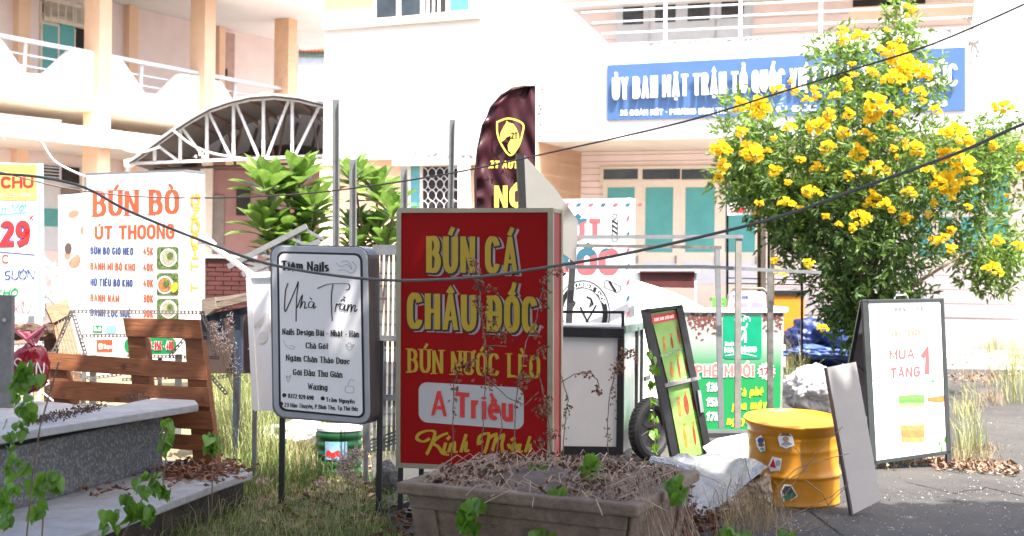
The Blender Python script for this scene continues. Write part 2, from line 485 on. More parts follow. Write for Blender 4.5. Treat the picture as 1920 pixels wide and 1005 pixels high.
# ------------------------------------------------------------------ ground
def ground_mat():
    mt = bpy.data.materials.new('asphalt_ground')
    mt.use_nodes = True
    n, l = mt.node_tree.nodes, mt.node_tree.links
    b = n['Principled BSDF']
    b.inputs['Roughness'].default_value = .9
    tc = n.new('ShaderNodeTexCoord')
    def noise(sc, det=5, rgh=.6):
        q = n.new('ShaderNodeTexNoise')
        q.inputs['Scale'].default_value = sc
        q.inputs['Detail'].default_value = det
        q.inputs['Roughness'].default_value = rgh
        l.new(tc.outputs['Object'], q.inputs['Vector'])
        return q.outputs['Fac']
    def rng(src, a, c, lo=0, hi=1):
        q = n.new('ShaderNodeMapRange')
        for k, v in (('From Min', a), ('From Max', c), ('To Min', lo), ('To Max', hi)): q.inputs[k].default_value = v
        l.new(src, q.inputs['Value'])
        return q.outputs[0]
    def mix(f, a, c):
        q = n.new('ShaderNodeMix')
        q.data_type = 'RGBA'
        if isinstance(f, float): q.inputs[0].default_value = f
        else: l.new(f, q.inputs[0])
        for i, s_ in ((6, a), (7, c)):
            if isinstance(s_, tuple): q.inputs[i].default_value = (*s_, 1)
            else: l.new(s_, q.inputs[i])
        return q.outputs[2]
    c = mix(rng(noise(60, 3), .3, .7), (.018, .0165, .0148), (.033, .030, .0275))
    c = mix(rng(noise(.5, 6), .42, .62), c, (.047, .043, .038))
    c = mix(rng(noise(2.2, 8, .75), .56, .68, 0, .6), c, (.07, .052, .038))
    v = n.new('ShaderNodeTexVoronoi')
    v.inputs['Scale'].default_value = 260
    l.new(tc.outputs['Object'], v.inputs['Vector'])
    c = mix(rng(v.outputs['Distance'], .16, .10, 0, .35), c, (.18, .175, .165))
    l.new(c, b.inputs['Base Color'])
    bu = n.new('ShaderNodeBump')
    bu.inputs['Strength'].default_value = .35
    bu.inputs['Distance'].default_value = .01
    l.new(noise(90, 3), bu.inputs['Height'])
    l.new(bu.outputs[0], b.inputs['Normal'])
    return mt
mb = MB()
mb.add([(-150, -60, 0), (150, -60, 0), (150, 240, 0), (-150, 240, 0)], [(0, 1, 2, 3)])
g = mb.build('ground', ground_mat())
tag(g, kind='structure', label='grey worn asphalt yard')
# soil bed below the weeds at the left
soil = mat('soil', (.13, .095, .06), .95, var=.3, scale=5, bump=.8, bscale=25, col2=(.20, .17, .09))
def sheet(name, pxs, z, mt, lab, n=26, amp=.03):
    """ground patch with uneven surface and ragged outline"""
    pts = [G(x, y) for x, y in pxs]
    c = sum(pts, V()) / len(pts)
    m_ = MB()
    ring = []
    for i in range(len(pts)):
        a, b_ = pts[i], pts[(i + 1) % len(pts)]
        for k in range(8): ring.append(a.lerp(b_, k / 8) + V((random.uniform(-.06, .06), random.uniform(-.06, .06), 0)))
    N, K = len(ring), 7
    vs = [c + V((0, 0, z))]
    for k in range(1, K + 1):
        for p in ring:
            q = c.lerp(p, k / K)
            q.z = z + (random.uniform(0, amp) if k < K else -z - .01)
            vs.append(q)
    fs = [(0, 1 + i, 1 + (i + 1) % N) for i in range(N)]
    for k in range(K - 1):
        fs += [(1 + k * N + i, 1 + (k + 1) * N + i, 1 + (k + 1) * N + (i + 1) % N, 1 + k * N + (i + 1) % N) for i in range(N)]
    m_.add(vs, fs)
    return tag(m_.build(name, mt, smooth=True), lab, kind='structure')
sheet('soil_bed', [(-300, 1250), (700, 1250), (760, 1010), (700, 905), (560, 850), (520, 760), (380, 700), (-100, 700), (-300, 800)], .012, soil, 'bare soil with dry litter under the weeds')

fc = MB()  # pale ground sheets added to bounce light onto the shaded walls
for x0, x1, y0, y1 in ((-30, 30, 23.5, 60), (-30, -3.2, 14.5, 23.496)):
    fc.add([(x0, y0, .004), (x1, y0, .004), (x1, y1, .004), (x0, y1, .004)], [(0, 1, 2, 3)])
tag(fc.build('forecourt', mat('bounce_concrete', (.27, .25, .235), .9, var=.1, scale=1.5, dirt=.4, dirtcol=(.25, .2, .16))), 'concrete apron before the buildings, made pale to bounce light', kind='structure')
# ------------------------------------------------------------------ right building (office block with the blue board)
FA = Pl(1850, 300, 30.5, yaw=18.5)
WA = FA.off(3.0)
zs = FA.zof(1008, 265)
rb = thing('office_building', V((4, 31, 0)), 'pale two storey office block with railed balcony, carrying the blue board', 'building')
lx = lambda pl, x, y=300: pl.loc(x, y)[0]
L0, L1 = lx(FA, 1008), lx(FA, 2080)
W0, W1 = lx(WA, 1000), lx(WA, 2150)
def lz(pl, z): return z - pl.o.z
MB().px(FA, [(1008, 18), (1068, 15), (1140, 82), (1822, 50), (1836, -60), (2080, -80), (2080, 243), (1008, 265)], .16).build('parapet_wall', white_wall, rb)
MB().lbox(FA, L0, L1, lz(FA, zs), lz(FA, zs + .12), 2.84, -.165).build('balcony_slab', soffit_m, rb)
# wall courses
zt = zs - .004
z = .6
course = None
while z < zt - .02:
    h = min(.34 if z < 2.4 else .17, zt - z)
    o = MB().lbox(WA, W0, W1, lz(WA, z + .006), lz(WA, z + h - .006), .2).build('wall_panel', pink_wall, rb)
    z += h
MB().lbox(WA, W0, W1, lz(WA, 0), lz(WA, zs + 6), .1, -.21).build('wall_backing', pink_wall, rb)
z = zs + .13
for k in range(11):
    MB().lbox(WA, W0, W1, lz(WA, z + .006), lz(WA, z + .40 - .006), .2).build('wall_panel', pink_wall, rb)
    z += .4
MB().lbox(FA, L0, L1, lz(FA, zs + 3.75), lz(FA, zs + 3.9), 2.6, -.5).build('roof_slab', white_wall, rb)
# orange return wall
a, b = FA.pt(1008, 300), WA.pt(1090, 300)
z = .6
dv = (b - a); dv.z = 0
while z < zt - .02:
    h = min(.17 if (int(z * 10) % 3) else .34, zt - z)
    q = [V((a.x, a.y, z + h - .006)), V((b.x, b.y, z + h - .006)), V((b.x, b.y, z + .006)), V((a.x, a.y, z + .006))]
    MB().prism(q, -FA.ex * .2).build('return_wall_panel', orange_wall, rb)
    z += h
MB().prism([V((a.x, a.y, zt)), V((b.x, b.y, zt)), V((b.x, b.y, 0)), V((a.x, a.y, 0))], -FA.ex * .15).build('return_wall_backing', orange_wall, rb)
# porch and steps
MB().lbox(FA, L0, L1, lz(FA, 0), lz(FA, .60), 3.2, 0).build('porch_floor', mat('pale_tile', (.30, .27, .25), .6, var=.08, scale=3, dirt=.3), rb)
MB().lbox(FA, L0, L1, lz(FA, 0), lz(FA, .30), .42, .423).build('step', MATS['pale_tile'], rb)
# rails
pr = FA
za = [FA.loc(1280, y)[1] for y in (-2, 12.6, 33.5, 55)]
xe = lx(FA, 1846)
for k, zz in enumerate(za):
    x0 = lx(FA, (1010, 1086, 1106, 1124)[k])
    t = .035 if k == 0 else .022
    MB().tube([FA.at(x0, zz, .08), FA.at(xe, zz, .08)], t, 8).build('balcony_rail', rail_m, rb, smooth=True)
for x in (1243, 1384, 1535, 1690):
    MB().bar(FA.at(lx(FA, x), za[-1] - .25, .08), FA.at(lx(FA, x), za[0], .08), .075).build('rail_post', rail_m, rb)
# upstairs doors and windows
MB().rect(WA, 1163, -90, 1412, 130, .05, .05).build('upper_door_frame', grey_paint, rb)
for x0, x1, y1 in ((1171, 1208, 46), (1231, 1268, 42), (1292, 1332, 39), (1355, 1395, 34)):
    f = MB().rect(WA, x0 - 12, -80, x1 + 12, 125, .04, .09).build('upper_door', grey_paint, rb)
    MB().rect(WA, x0, -70, x1, y1, .02, .112).build('door_glass', dark_glass, f)
    MB().rect(WA, x0, y1 + 12, x1, 110, .015, .104).build('door_panel', grey_paint, f)
MB().rect(WA, 1600, -60, 1735, 7, .03, .03).build('upper_window', dark_void, rb)
MB().rect(WA.off(-1.4), 1592, 14, 1850, 30, .25).build('orange_beam', orange_wall, rb)
# ground-floor glazed doors
def leaf(pl, x0, x1, g, yt, yb, ybot):
    o = MB().rect(pl, x0, yt - 14, x1, ybot, .05, .07).build('door', cream, rb, bevel=.01)
    MB().rect(pl, g[0], yt, g[1], yb, .02, .085).build('teal_pane', teal, o)
    MB().rect(pl, g[0] - 6, yb + 16, g[1] + 6, yb + 60, .02, .083).build('door_panel', grey_paint, o)
    return o
tr = MB().rect(WA, 1126, 313, 1420, 345, .05, .06).build('transom_frame', cream, rb)
for a_, b_ in ((1133, 1197), (1206, 1276), (1279, 1347), (1352, 1414)):
    MB().rect(WA, a_, 318, b_, 336, .02, .074).build('transom_pane', dark_glass, tr)
for x0, x1, g in ((1131, 1203, (1141, 1190)), (1204, 1275, (1212, 1262)), (1276, 1349, (1287, 1340)), (1350, 1425, (1362, 1416))):
    d = leaf(WA, x0, x1, g, 352, 473, 588)
    MB().lbox(WA, lx(WA, x1 - 6), lx(WA, x1 - 3), lz(WA, 1.85), lz(WA, 2.05), .03, .12).build('door_handle', alu, d)
for x0, x1 in ((1715, 1752), (1755, 1791), (1796, 1843), (1846, 1897)):
    o = MB().rect(WA, x0, 318, x1, 498, .05, .07).build('window_frame', cream, rb)
    MB().rect(WA, x0 + 6, 330, x1 - 6, 397, .02, .085).build('teal_pane', teal, o)
    MB().rect(WA, x0 + 6, 407, x1 - 6, 482, .02, .085).build('teal_pane', teal, o)

# blue board with raised letters
bs = thing('blue_signboard', FA.pt(1474, 160, .1), 'long blue board with raised white capital letters on the balcony front', 'sign')
SB = FA.off(-.10)
MB().px(SB, [(1138, 122), (1810, 88), (1810, 207), (1138, 225)], .095).build('board', blue_board, bs)
lw = mat('raised_white', (.82, .82, .82), .5, var=.02)
def raised(s, xl, yl, xr, yr, cap, capr, wt, d, gap=.26):
    for o in text(SB, bs, s, xl, yl, xr, yr, cap, lw, wt, thin=wt * .8, off=d, cap_r=capr, gap=gap, per_char=True):
        so_ = o.modifiers.new('depth', 'SOLIDIFY')
        so_.thickness, so_.offset = .03, 0
raised('ỦY BAN MẶT TRẬN TỔ QUỐC VIỆT NAM', 1148, 187, 1592, 163, 41, 40, 6.2, .07)
raised('TP THỦ ĐỨC', 1612, 163, 1796, 161, 40, 41, 6.2, .07)
text(SB, bs, '36 ĐOÀN KẾT · PHƯỜNG BÌNH THỌ', 1162, 217, 1367, 213, 11, lw, 2.6, off=.01)
text(SB, bs, '· TP THỦ ĐỨC · ĐT: 0283 8 969 613', 1376, 213, 1776, 199, 11, lw, 2.6, off=.01)

# ------------------------------------------------------------------ middle block
BA = Pl(985, 200, 24.3, yaw=20)
mbk = thing('white_block', V((-1.7, 26.8, 0)), 'tall white rendered stair block with an upper window, between the two wings', 'building')
zb = BA.zof(800, 297)
B0, B1 = lx(BA, 607, 200), 0.0
MB().lbox(BA, B0, B1, lz(BA, zb), lz(BA, 11), .6).build('facade_wall', white_wall, mbk)
MB().lbox(BA, B0 - .03, B1 - .0, lz(BA, 0), lz(BA, zb - .004), .35, -.25).build('lower_wall', orange_wall, mbk)
MB().lbox(BA, B0 + 1.4, B1 - .9, lz(BA, zb - .12), lz(BA, zb - .006), .24, -.006).build('trim', cream, mbk)
MB().rect(BA, 962, -80, 984, 295, .03, .032).build('corner_strip', mat('pale_cream', (.66, .46, .28), .8, var=.03), mbk)
MB().lbox(BA, B0 - .05, B0 + .2, lz(BA, 0), lz(BA, zb - .1), .28, .03).build('corner_pillar', mat('pale_peach', (.78, .56, .40), .8, var=.05), mbk)
MB().lbox(BA, B0 - .14, B0 + .24, lz(BA, zb - .1), lz(BA, zb + .02), .34, .06).build('pillar_cap', cream, mbk)
MB().px(BA, [(604, 24), (697, 15), (697, 36), (899, 16), (899, 33), (604, 56)], .12, .12).build('sill_band', cream, mbk)
MB().rect(BA, 610, -80, 697, 18, .03, .03).build('peach_band', mat('pale_peach2', (.60, .36, .17), .8, var=.03), mbk)
wn = MB().px(BA, [(699, -90), (888, -100), (888, 24), (699, 40)], .05, .05).build('window_frame', white_paint, mbk)
for q in (((706, -80), (743, -80), (743, 31), (706, 34)), ((752, -80), (788, -80), (788, 28), (752, 31))):
    patch(BA, q, dark_glass, wn, .052, 'pane')
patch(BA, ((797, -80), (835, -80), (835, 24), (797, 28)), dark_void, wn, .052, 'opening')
for x in (806, 816, 826): MB().rect(BA, x - 1.5, -80, x + 1.5, 27, .02, .075).build('window_bar', white_paint, wn)
sh = MB().px(BA, [(838, -90), (886, -90), (884, 25), (839, 29)], .03, .10).build('open_casement', white_paint, mbk)
patch(BA, ((844, -80), (880, -80), (879, 20), (844, 23)), teal_glass, sh, .104, 'pane')
# lower window with wavy grille
BB = BA.off(.22)
gw = MB().rect(BB, 765, 303, 883, 420, .04, .03).build('lower_window_frame', cream, mbk)
patch(BB, ((770, 312), (787, 312), (787, 416), (770, 416)), teal_glass, gw, .033, 'pane')
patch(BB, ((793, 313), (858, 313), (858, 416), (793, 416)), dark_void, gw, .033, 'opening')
gr = MB()
for c in range(5):
    for sg in (1, -1):
        pts = []
        for k in range(31):
            y = 314 + k * 3.4
            ph = math.sin(k * math.pi * 3.4 / 21)
            pts.append(BB.pt(795 + c * 15 + sg * 7.5 * abs(ph) ** .6 * (1 if ph > 0 else -1), y, .07))
        gr.tube(pts, .008, 4)
gr.build('window_grille', mat('silver_paint', (.7, .7, .7), .4, metal=.3), gw)
cs = MB().px(BB, [(858, 303), (880, 309), (882, 425), (859, 425)], .03, .35).build('open_shutter', white_paint, mbk)
patch(BB, [(863, 312), (875, 315), (877, 420), (864, 420)], grey_paint, cs, .353, 'shutter_panel')

# ------------------------------------------------------------------ left building
LP = Pl(180, 300, 27.0, yaw=-60)
LW = LP.off(2.3)
lb = thing('balcony_building', V((-8.0, 27, 0)), 'orange and white two storey wing with notched balcony parapets', 'building')
def zc(px, py): return LP.loc(px, py)[1]
soff = LP.loc(535, 32)[1]
MB().lbox(LP, LP.loc(-1400, 300)[0], LP.loc(600, 300)[0] + 2.6, soff, soff + .35, 3.7, 1.1).build('roof_slab', white_wall, lb)
MB().lbox(LP, LP.loc(-1400, 300)[0], LP.loc(600, 300)[0] + 2.0, lz(LP, 0), soff - .004, .2, -2.3).build('rear_wall', pink_wall, lb)
for x, a_, mt in ((193, 182, orange_wall), (388, 380, orange_wall), (545, 537, peeling)):
    x1 = {193: 205, 388: 400, 545: 553}[x]
    MB().lbox(LP, LP.loc(a_, 300)[0], LP.loc(x1, 300)[0], lz(LP, 0), soff - .003, .42, .02).build('column', mt, lb)
# parapets: bottom edge z constant, notched tops traced on the balcony plane
def para(pts):
    MB().px(LP, pts, .14, -.12).build('parapet', white_wall, lb)
para([(-60, 10), (-20, 50), (8, 80), (47, 136), (85, 139), (133, 94), (181, 99), (181, 207), (-60, 170)])
para([(204, 108), (231, 114), (272, 174), (300, 177), (338, 138), (380, 143), (380, 240), (204, 211)])
para([(399, 149), (416, 153), (438, 190), (470, 195), (495, 172), (538, 180), (538, 262), (399, 243)])
zr = [zc(180, y) for y in (97, 0, 0, 0)][0]
for k, dz in enumerate((0, -.24, -.45, -.66)):
    MB().tube([LP.at(LP.loc(-60, 60)[0], zr + dz, .19 if k == 0 else .32), LP.at(LP.loc(566, 60)[0], zr + dz, .19 if k == 0 else .32)], .045 if k == 0 else .02, 8).build('balcony_rail', rail_m, lb, smooth=True)
for x in (65, 283, 458):
    xx = LP.loc(x, 100)[0]
    MB().bar(LP.at(xx, zr - .95, .30), LP.at(xx, zr - .02, .24), .05).build('rail_post', rail_m, lb)
zf = zc(180, 207)
MB().lbox(LP, LP.loc(-1400, 300)[0], LP.loc(555, 300)[0], zf - .005, zf + .18, 2.1, -.15).build('balcony_slab', soffit_m, lb)
# lower canopy beam
zl0, zl1 = zc(181, 277), zc(181, 243)
MB().lbox(LP, LP.loc(-1400, 300)[0], LP.loc(555, 300)[0], zl0, zl1, .12, .25).build('canopy_beam', white_wall, lb)
MB().lbox(LP, LP.loc(-1400, 300)[0], LP.loc(555, 300)[0], zl0 + .05, zl0 + .15, 2.3, .12).build('canopy_slab', soffit_m, lb)
# rear wall features traced on the rear plane
for x0, x1 in ((24, 46), (232, 249), (402, 413)):
    MB().lbox(LW, LW.loc(x0, 100)[0], LW.loc(x1, 100)[0], lz(LW, 0), soff - .006, .2, .16).build('pilaster', orange_wall, lb)
MB().rect(LW, 74, 2, 160, 158, .04, .03).build('door_frame', cream, lb)
dr = MB().rect(LW, 74, 42, 137, 158, .03, .06).build('door', cream, lb)
for a_, b_ in ((77, 103), (109, 134)): MB().rect(LW, a_, 45, b_, 152, .02, .072).build('teal_pane', teal, dr)
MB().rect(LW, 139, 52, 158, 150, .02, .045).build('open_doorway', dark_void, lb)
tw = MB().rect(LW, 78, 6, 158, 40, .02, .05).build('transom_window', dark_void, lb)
gr = MB()
for k in range(5): gr.rect(LW, 78, 10 + k * 7, 158, 11.6 + k * 7, .02, .08)
for x in (90, 104, 118, 132, 137, 148): gr.rect(LW, x, 6, x + 1.5, 42, .02, .085)
gr.build('transom_grille', cream, tw)
MB().rect(LW, 411, 127, 424, 152, .02, .04).build('dark_vent', dark_void, lb)
MB().rect(LW, 413, 58, 437, 200, .02, .03).build('painted_recess', mat('shaded_pink', (.50, .34, .29), .85), lb)  # recess shade painted as a flat panel of darker pink
# ground floor window and doors behind the signs
gf = MB().rect(LW, 68, 306, 152, 470, .04, .03).build('ground_window_frame', grey_paint, lb)
MB().rect(LW, 72, 309, 108, 340, .02, .045).build('pane', dark_glass, gf)
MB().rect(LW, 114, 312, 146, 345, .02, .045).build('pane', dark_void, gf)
MB().rect(LW, 72, 390, 108, 425, .02, .045).build('teal_pane', teal, gf)
MB().rect(LW, 112, 350, 146, 460, .02, .045).build('door_glass', mat('grey_brown_glass', (.25, .22, .2), .3), gf)
for k in range(5): MB().rect(LW, 72, 313 + k * 6, 108, 314.5 + k * 6, .015, .06).build('window_bar', grey_paint, gf)

# ------------------------------------------------------------------ shed between the wings, rose wall, brick wall
sd = thing('tin_shed', P(578, 300, 45), 'grey corrugated shed with a red tiled roof edge, between column and white block', 'shed')
SP = Pl(578, 300, 42, yaw=0)
vs = MB()
for k in range(26):
    x = 545 + k * 3
    vs.rect(SP, x, 104, x + 2, 420, .05, .03 * (k % 2))
vs.build('corrugated_wall', mat('grey_tin', (.42, .43, .46), .5, metal=.2, var=.1), sd)
MB().rect(SP, 540, 94, 640, 107, .1, .1).build('green_beam', mat('green_beam', (.12, .22, .15), .6), sd)
tl = MB()
for k in range(14):
    tl.tube([SP.pt(544 + k * 7, 95, .2), SP.pt(540 + k * 7 + 10, 82, -.8)], .07, 6)
tl.build('roof_tiles', mat('roof_tile', (.42, .13, .07), .8, var=.2, scale=12), sd, smooth=True)

RW = Pl(430, 400, 28.6, yaw=0)
rw = thing('rear_annex', RW.pt(480, 560), 'dim rose coloured annex wall under the arched metal canopy', 'building')
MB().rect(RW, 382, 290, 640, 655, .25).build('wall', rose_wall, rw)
MB().rect(RW, 378, 300, 396, 655, .3, .1).build('cream_pilaster', cream, rw)
MB().rect(RW, 397, 366, 420, 462, .03, .03).build('shuttered_window', mat('brown_grey', (.24, .2, .17), .7), rw)
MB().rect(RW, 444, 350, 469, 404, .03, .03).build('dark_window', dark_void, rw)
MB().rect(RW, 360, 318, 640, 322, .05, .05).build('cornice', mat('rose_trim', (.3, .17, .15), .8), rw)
MB().rect(RW, 425, 300, 600, 316, .1, .1).build('upper_trim', orange_wall, rw)

BW = Pl(420, 520, 17.5, yaw=-5)
bw = thing('brick_wall', BW.pt(420, 560), 'low dark red brick wall with a pale coping, beside the white sign box', 'wall')
x0, zt_ = BW.loc(360, 484)
x1, zb_ = BW.loc(475, 548)
MB().lbox(BW, x0, x1, zb_ - .8, zt_, .2).build('mortar_core', mat('mortar', (.12, .07, .06), .95), bw)
bk = MB()
r = 0
zz = zt_ - .06
while zz > zb_ - .3:
    xx = x0 - (r % 2) * .1
    while xx < x1 - .05:
        bk.lbox(BW, xx, min(xx + .19, x1), zz - .045, zz + .005, .05, .02 + random.uniform(0, .01))
        xx += .2
    zz -= .058
    r += 1
bk.build('brick_courses', brick_m, bw, kind='stuff')
MB().lbox(BW, x0 - .05, x1 + .02, zt_ + .003, zt_ + .05, .3, .06).build('coping', concrete, bw)

# ------------------------------------------------------------------ arched truss canopy
TP = Pl(420, 300, 26.2, yaw=0)
tc_ = thing('arched_canopy', TP.pt(420, 300), 'arched sheet canopy on a rusty white steel truss', 'canopy')
arch = [(238, 306), (262, 290), (290, 268), (325, 243), (358, 222), (392, 203), (430, 190), (470, 181), (515, 178), (560, 183), (612, 196)]
def interp(x):
    for (a, b), (c, d) in zip(arch, arch[1:]):
        if a <= x <= c: return b + (d - b) * (x - a) / (c - a)
    return arch[-1][1]
t = .06
MB().tube([TP.pt(x, y + 6) for x, y in arch], .030, 6).build('top_chord', rust_white, tc_, smooth=True)
MB().bar(TP.pt(240, 307), TP.pt(612, 292), .055).build('bottom_chord', rust_white, tc_)
yb = lambda x: 306 - (x - 240) * 14 / 370
for x in (290, 338, 388, 438, 494, 548):
    MB().bar(TP.pt(x, interp(x) + 6), TP.pt(x, yb(x)), .055).build('web_post', rust_white, tc_)
for a_, b_ in ((295, 335), (342, 386), (392, 434), (443, 486), (541, 500), (598, 552)):
    MB().bar(TP.pt(a_, interp(a_) + 8), TP.pt(b_, yb(b_)), .048).build('web_diagonal', rust_white, tc_)
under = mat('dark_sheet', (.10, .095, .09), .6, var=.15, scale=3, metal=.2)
sm = MB()
A1 = [TP.pt(x, y, .3) for x, y in arch]
for off in (0,):
    n = len(A1)
    top = [p + V((0, 0, .02)) for p in A1]
    bk_ = [p + TP.ey * 3.1 for p in A1]
    btp = [p + V((0, 0, .02)) for p in bk_]
    sm.add(A1 + bk_ + top + btp, [(i, i + 1, n + i + 1, n + i) for i in range(n - 1)] + [(2 * n + i + 1, 2 * n + i, 3 * n + i, 3 * n + i + 1) for i in range(n - 1)] + [(i, 2 * n + i, 2 * n + i + 1, i + 1) for i in range(n - 1)])
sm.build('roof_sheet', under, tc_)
infill_pl = TP.off(3.05)
sh_ = TP.ey * 3.05
MB().prism([TP.pt(x, y) + sh_ for x, y in arch] + [TP.pt(620, 318) + sh_, TP.pt(236, 322) + sh_], TP.ey * .03).build('shade_infill_sheet', mat('shade_infill', (.022, .02, .02), .9), tc_)  # added dark sheet standing in for the shade under the canopy roof
ed = MB()
for (a_, b_), (c, d) in zip(arch, arch[1:]): ed.bar(TP.pt(a_, b_ - 1, .33), TP.pt(c, d - 1, .33), .03, .045)
ed.build('roof_edge', mat('grey_edge', (.3, .3, .3), .5), tc_)
for k in range(1, len(arch) - 1, 1):
    p = TP.pt(arch[k][0], arch[k][1] + 8)
    MB().bar(p, p + TP.ey * 3.0, .06, .05).build('purlin', mat('brown_purlin', (.10, .06, .045), .7), tc_)
for d in (1.5,):
    q = MB()
    for k in range(1, 10): q.tube([TP.pt(*arch[k]) + TP.ey * d, TP.pt(arch[k][0] + (20 if k % 2 else -20), yb(arch[k][0])) + TP.ey * d], .025, 5)
    q.tube([TP.pt(240, 307) + TP.ey * d, TP.pt(612, 292) + TP.ey * d], .03, 5)
    q.build('inner_truss', MATS['brown_purlin'], tc_)
MB().tube([TP.pt(240, 307), TP.pt(240, 300) + V((0, 0, 0)), V((TP.pt(240, 307).x, TP.pt(240, 307).y, 0))], .05, 8).build('canopy_post', rust_white, tc_)
MB().px(TP, [(232, 300), (243, 297), (250, 308), (240, 314), (233, 312)], .2, .1).build('gutter_end', rail_m, tc_)
# old hanging awning at the far left
aw = Pl(50, 235, 20, yaw=-20)
tag(MB().px(aw, [(-60, 205), (0, 212), (117, 225), (90, 257), (0, 250), (-60, 246)], .04).build('old_awning', mat('mouldy_canvas', (.34, .28, .27), .9, var=.15, scale=5, dirt=1.0, dirtcol=(.09, .06, .055)), base=aw.pt(50, 235)), 'dirty pale awning panel with mould streaks, hanging before the left wing', 'awning')

# grime along ledges and old rust streaks
gm = mat('grime', (.20, .18, .165), .95, var=.2)
rgm = random.Random(12)
def grime(pl, par, n, fx, off, smin=1.5, smax=5, tall=1.0):
    k = MB()
    for i in range(n):
        x, y = fx(rgm)
        r_ = rgm.uniform(smin, smax)
        pts = [(x + r_ * rgm.uniform(.4, 1.2) * math.cos(a * 1.047), y + r_ * tall * .45 * rgm.uniform(.4, 1.2) * math.sin(a * 1.047)) for a in range(6)]
        k.add([pl.pt(px_, py_, off + .0002 * (i % 17)) for px_, py_ in pts], [tuple(range(6))])
    k.build('grime_marks', gm, par, kind='stuff')
grime(FA, rb, 150, lambda r: ((lambda x: (x, 82 - (x - 1140) * .047 + 2 + abs(r.gauss(0, 3))))(r.uniform(1150, 1825))), .003)
grime(FA, rb, 40, lambda r: (r.gauss(1826, 5), 78 + abs(r.gauss(0, 16))), .003, 1, 3, 4.0)
grime(FA, rb, 16, lambda r: (r.gauss(1818, 5), 32 + abs(r.gauss(0, 5))), .003, 1, 3, 3.0)
grime(BA, mbk, 60, lambda r: (r.uniform(660, 980), 294 - abs(r.gauss(0, 4))), .003, 1.5, 5)
grime(FA, rb, 25, lambda r: (r.gauss(1012, 3), r.uniform(160, 262)), .003, 1, 4, 2.0)

awo = bpy.data.objects['old_awning']
for x in (5, 100):
    a = aw.pt(x, 228); b = LP.pt(x + 4, 262)
    MB().tube([a, b], .02, 5).build('bracket_rod', rail_m, awo)
# ------------------------------------------------------------------ printed and painted surfaces
face_white = mat('sign_white', (.78, .78, .80), .35, var=.02, scale=3, dirt=.12, dirtcol=(.5, .46, .42))
face_bright = mat('lightbox_white', (.84, .84, .84), .35, var=.015, scale=3)
print_black = mat('print_black', (.012, .012, .014), .4)
print_red = mat('print_red', (.62, .03, .03), .4, var=.03)
print_orange = mat('print_orange', (.70, .09, .03), .4, var=.03)
print_amber = mat('print_amber', (.75, .22, .04), .4, var=.03)
print_navy = mat('print_navy', (.03, .06, .20), .4, var=.03)
print_green = mat('print_green', (.01, .24, .07), .4, var=.05)
print_yellow = mat('print_yellow', (.72, .46, .03), .4, var=.04)
print_cyan = mat('print_cyan', (.10, .42, .55), .4)
print_grey = mat('print_grey', (.38, .38, .40), .5)
print_pink = mat('print_pink', (.70, .18, .20), .5)
print_white = mat('print_white', (.8, .8, .8), .4, var=.02)
pale_print = mat('pale_print', (.62, .60, .58), .5)
skin_print = mat('skin_print', (.45, .22, .14), .5, var=.15, scale=9)
dark_print = mat('dark_print', (.10, .07, .06), .5)
black_frame = mat('black_frame', (.014, .014, .016), .42, var=.2, scale=20)

# ---- red noodle signboard
RS = Pl(748, 600, 8.55, yaw=20)
rs = thing('red_signboard', RS.pt(890, 960), 'tall red lightbox with fat yellow letters behind the concrete planter', 'sign')
red_m = mat('sign_red', (.29, .004, .004), .6, var=.05, spec=.12, scale=2, dirt=.10, dirtcol=(.22, .012, .01))
gold = mat('champagne_aluminium', (.34, .31, .22), .4, metal=.5, var=.08)
dpt = .17
MB().px(RS, [(745, 391), (1037, 391), (1036, 886), (743, 875)], dpt, 0).build('box', mat('sign_red_side', (.26, .008, .010), .4, var=.05), rs)
patch(RS, [(752, 398), (1028, 397), (1027, 882), (751, 868)], red_m, rs, .004, 'face_panel')
for q in ([(745, 390), (1037, 390), (1037, 398), (745, 399)], [(743, 399), (752, 399), (750, 868), (742, 876)], [(1027, 398), (1037, 398), (1036, 886), (1026, 882)], [(743, 868), (1028, 880), (1036, 888), (743, 877)]):
    MB().px(RS, q, .02, .012).build('frame_strip', gold, rs)
e0 = RS.pt(1037, 391)
for ya, yb_, th in ((391, 398, .02), (870, 886, .02)):
    a, b = RS.pt(1037, ya), RS.pt(1037, yb_)
    MB().prism([a, a + RS.ey * dpt, b + RS.ey * dpt, b], RS.ex * .006).build('side_trim', gold, rs)
a, b = RS.pt(1037, 391), RS.pt(1036, 886)
MB().prism([a + RS.ey * (dpt - .03), a + RS.ey * (dpt + .002), b + RS.ey * (dpt + .002), b + RS.ey * (dpt - .03)], RS.ex * .008).build('corner_trim', gold, rs)
for x in (749, 773, 1000):
    p = RS.pt(x, 870) + RS.ey * (.02 if x != 773 else .14)
    MB().bar(V((p.x, p.y, .0)), p, .03).build('leg', black_frame, rs)
for yy in (.02, .14):
    p, q = RS.pt(749, 870), RS.pt(1000, 880)
    MB().bar(V((p.x, p.y, .02)) + RS.ey * yy, V((q.x, q.y, .02)) + RS.ey * yy, .03).build('base_rail', black_frame, rs)
ylw = mat('sign_yellow', (.45, .29, .012), .45, var=.04)
shadow_print = mat('print_lilac_grey', (.42, .30, .32), .5)
def fat(s, xl, yl, xr, yr, cap, wt, gap=.3, cr=None):
    text(RS, rs, s, xl, yl, xr, yr, cap, shadow_print, wt, thin=wt * .62, off=.006, plump=2.2, dx=6, dy=3.5, gap=gap, cap_r=cr)
    text(RS, rs, s, xl, yl, xr, yr, cap, print_black, wt, thin=wt * .62, off=.008, plump=2.2, dx=1.5, dy=1.5, gap=gap, cap_r=cr)
    text(RS, rs, s, xl, yl, xr, yr, cap, ylw, wt, thin=wt * .66, off=.010, gap=gap, cap_r=cr)
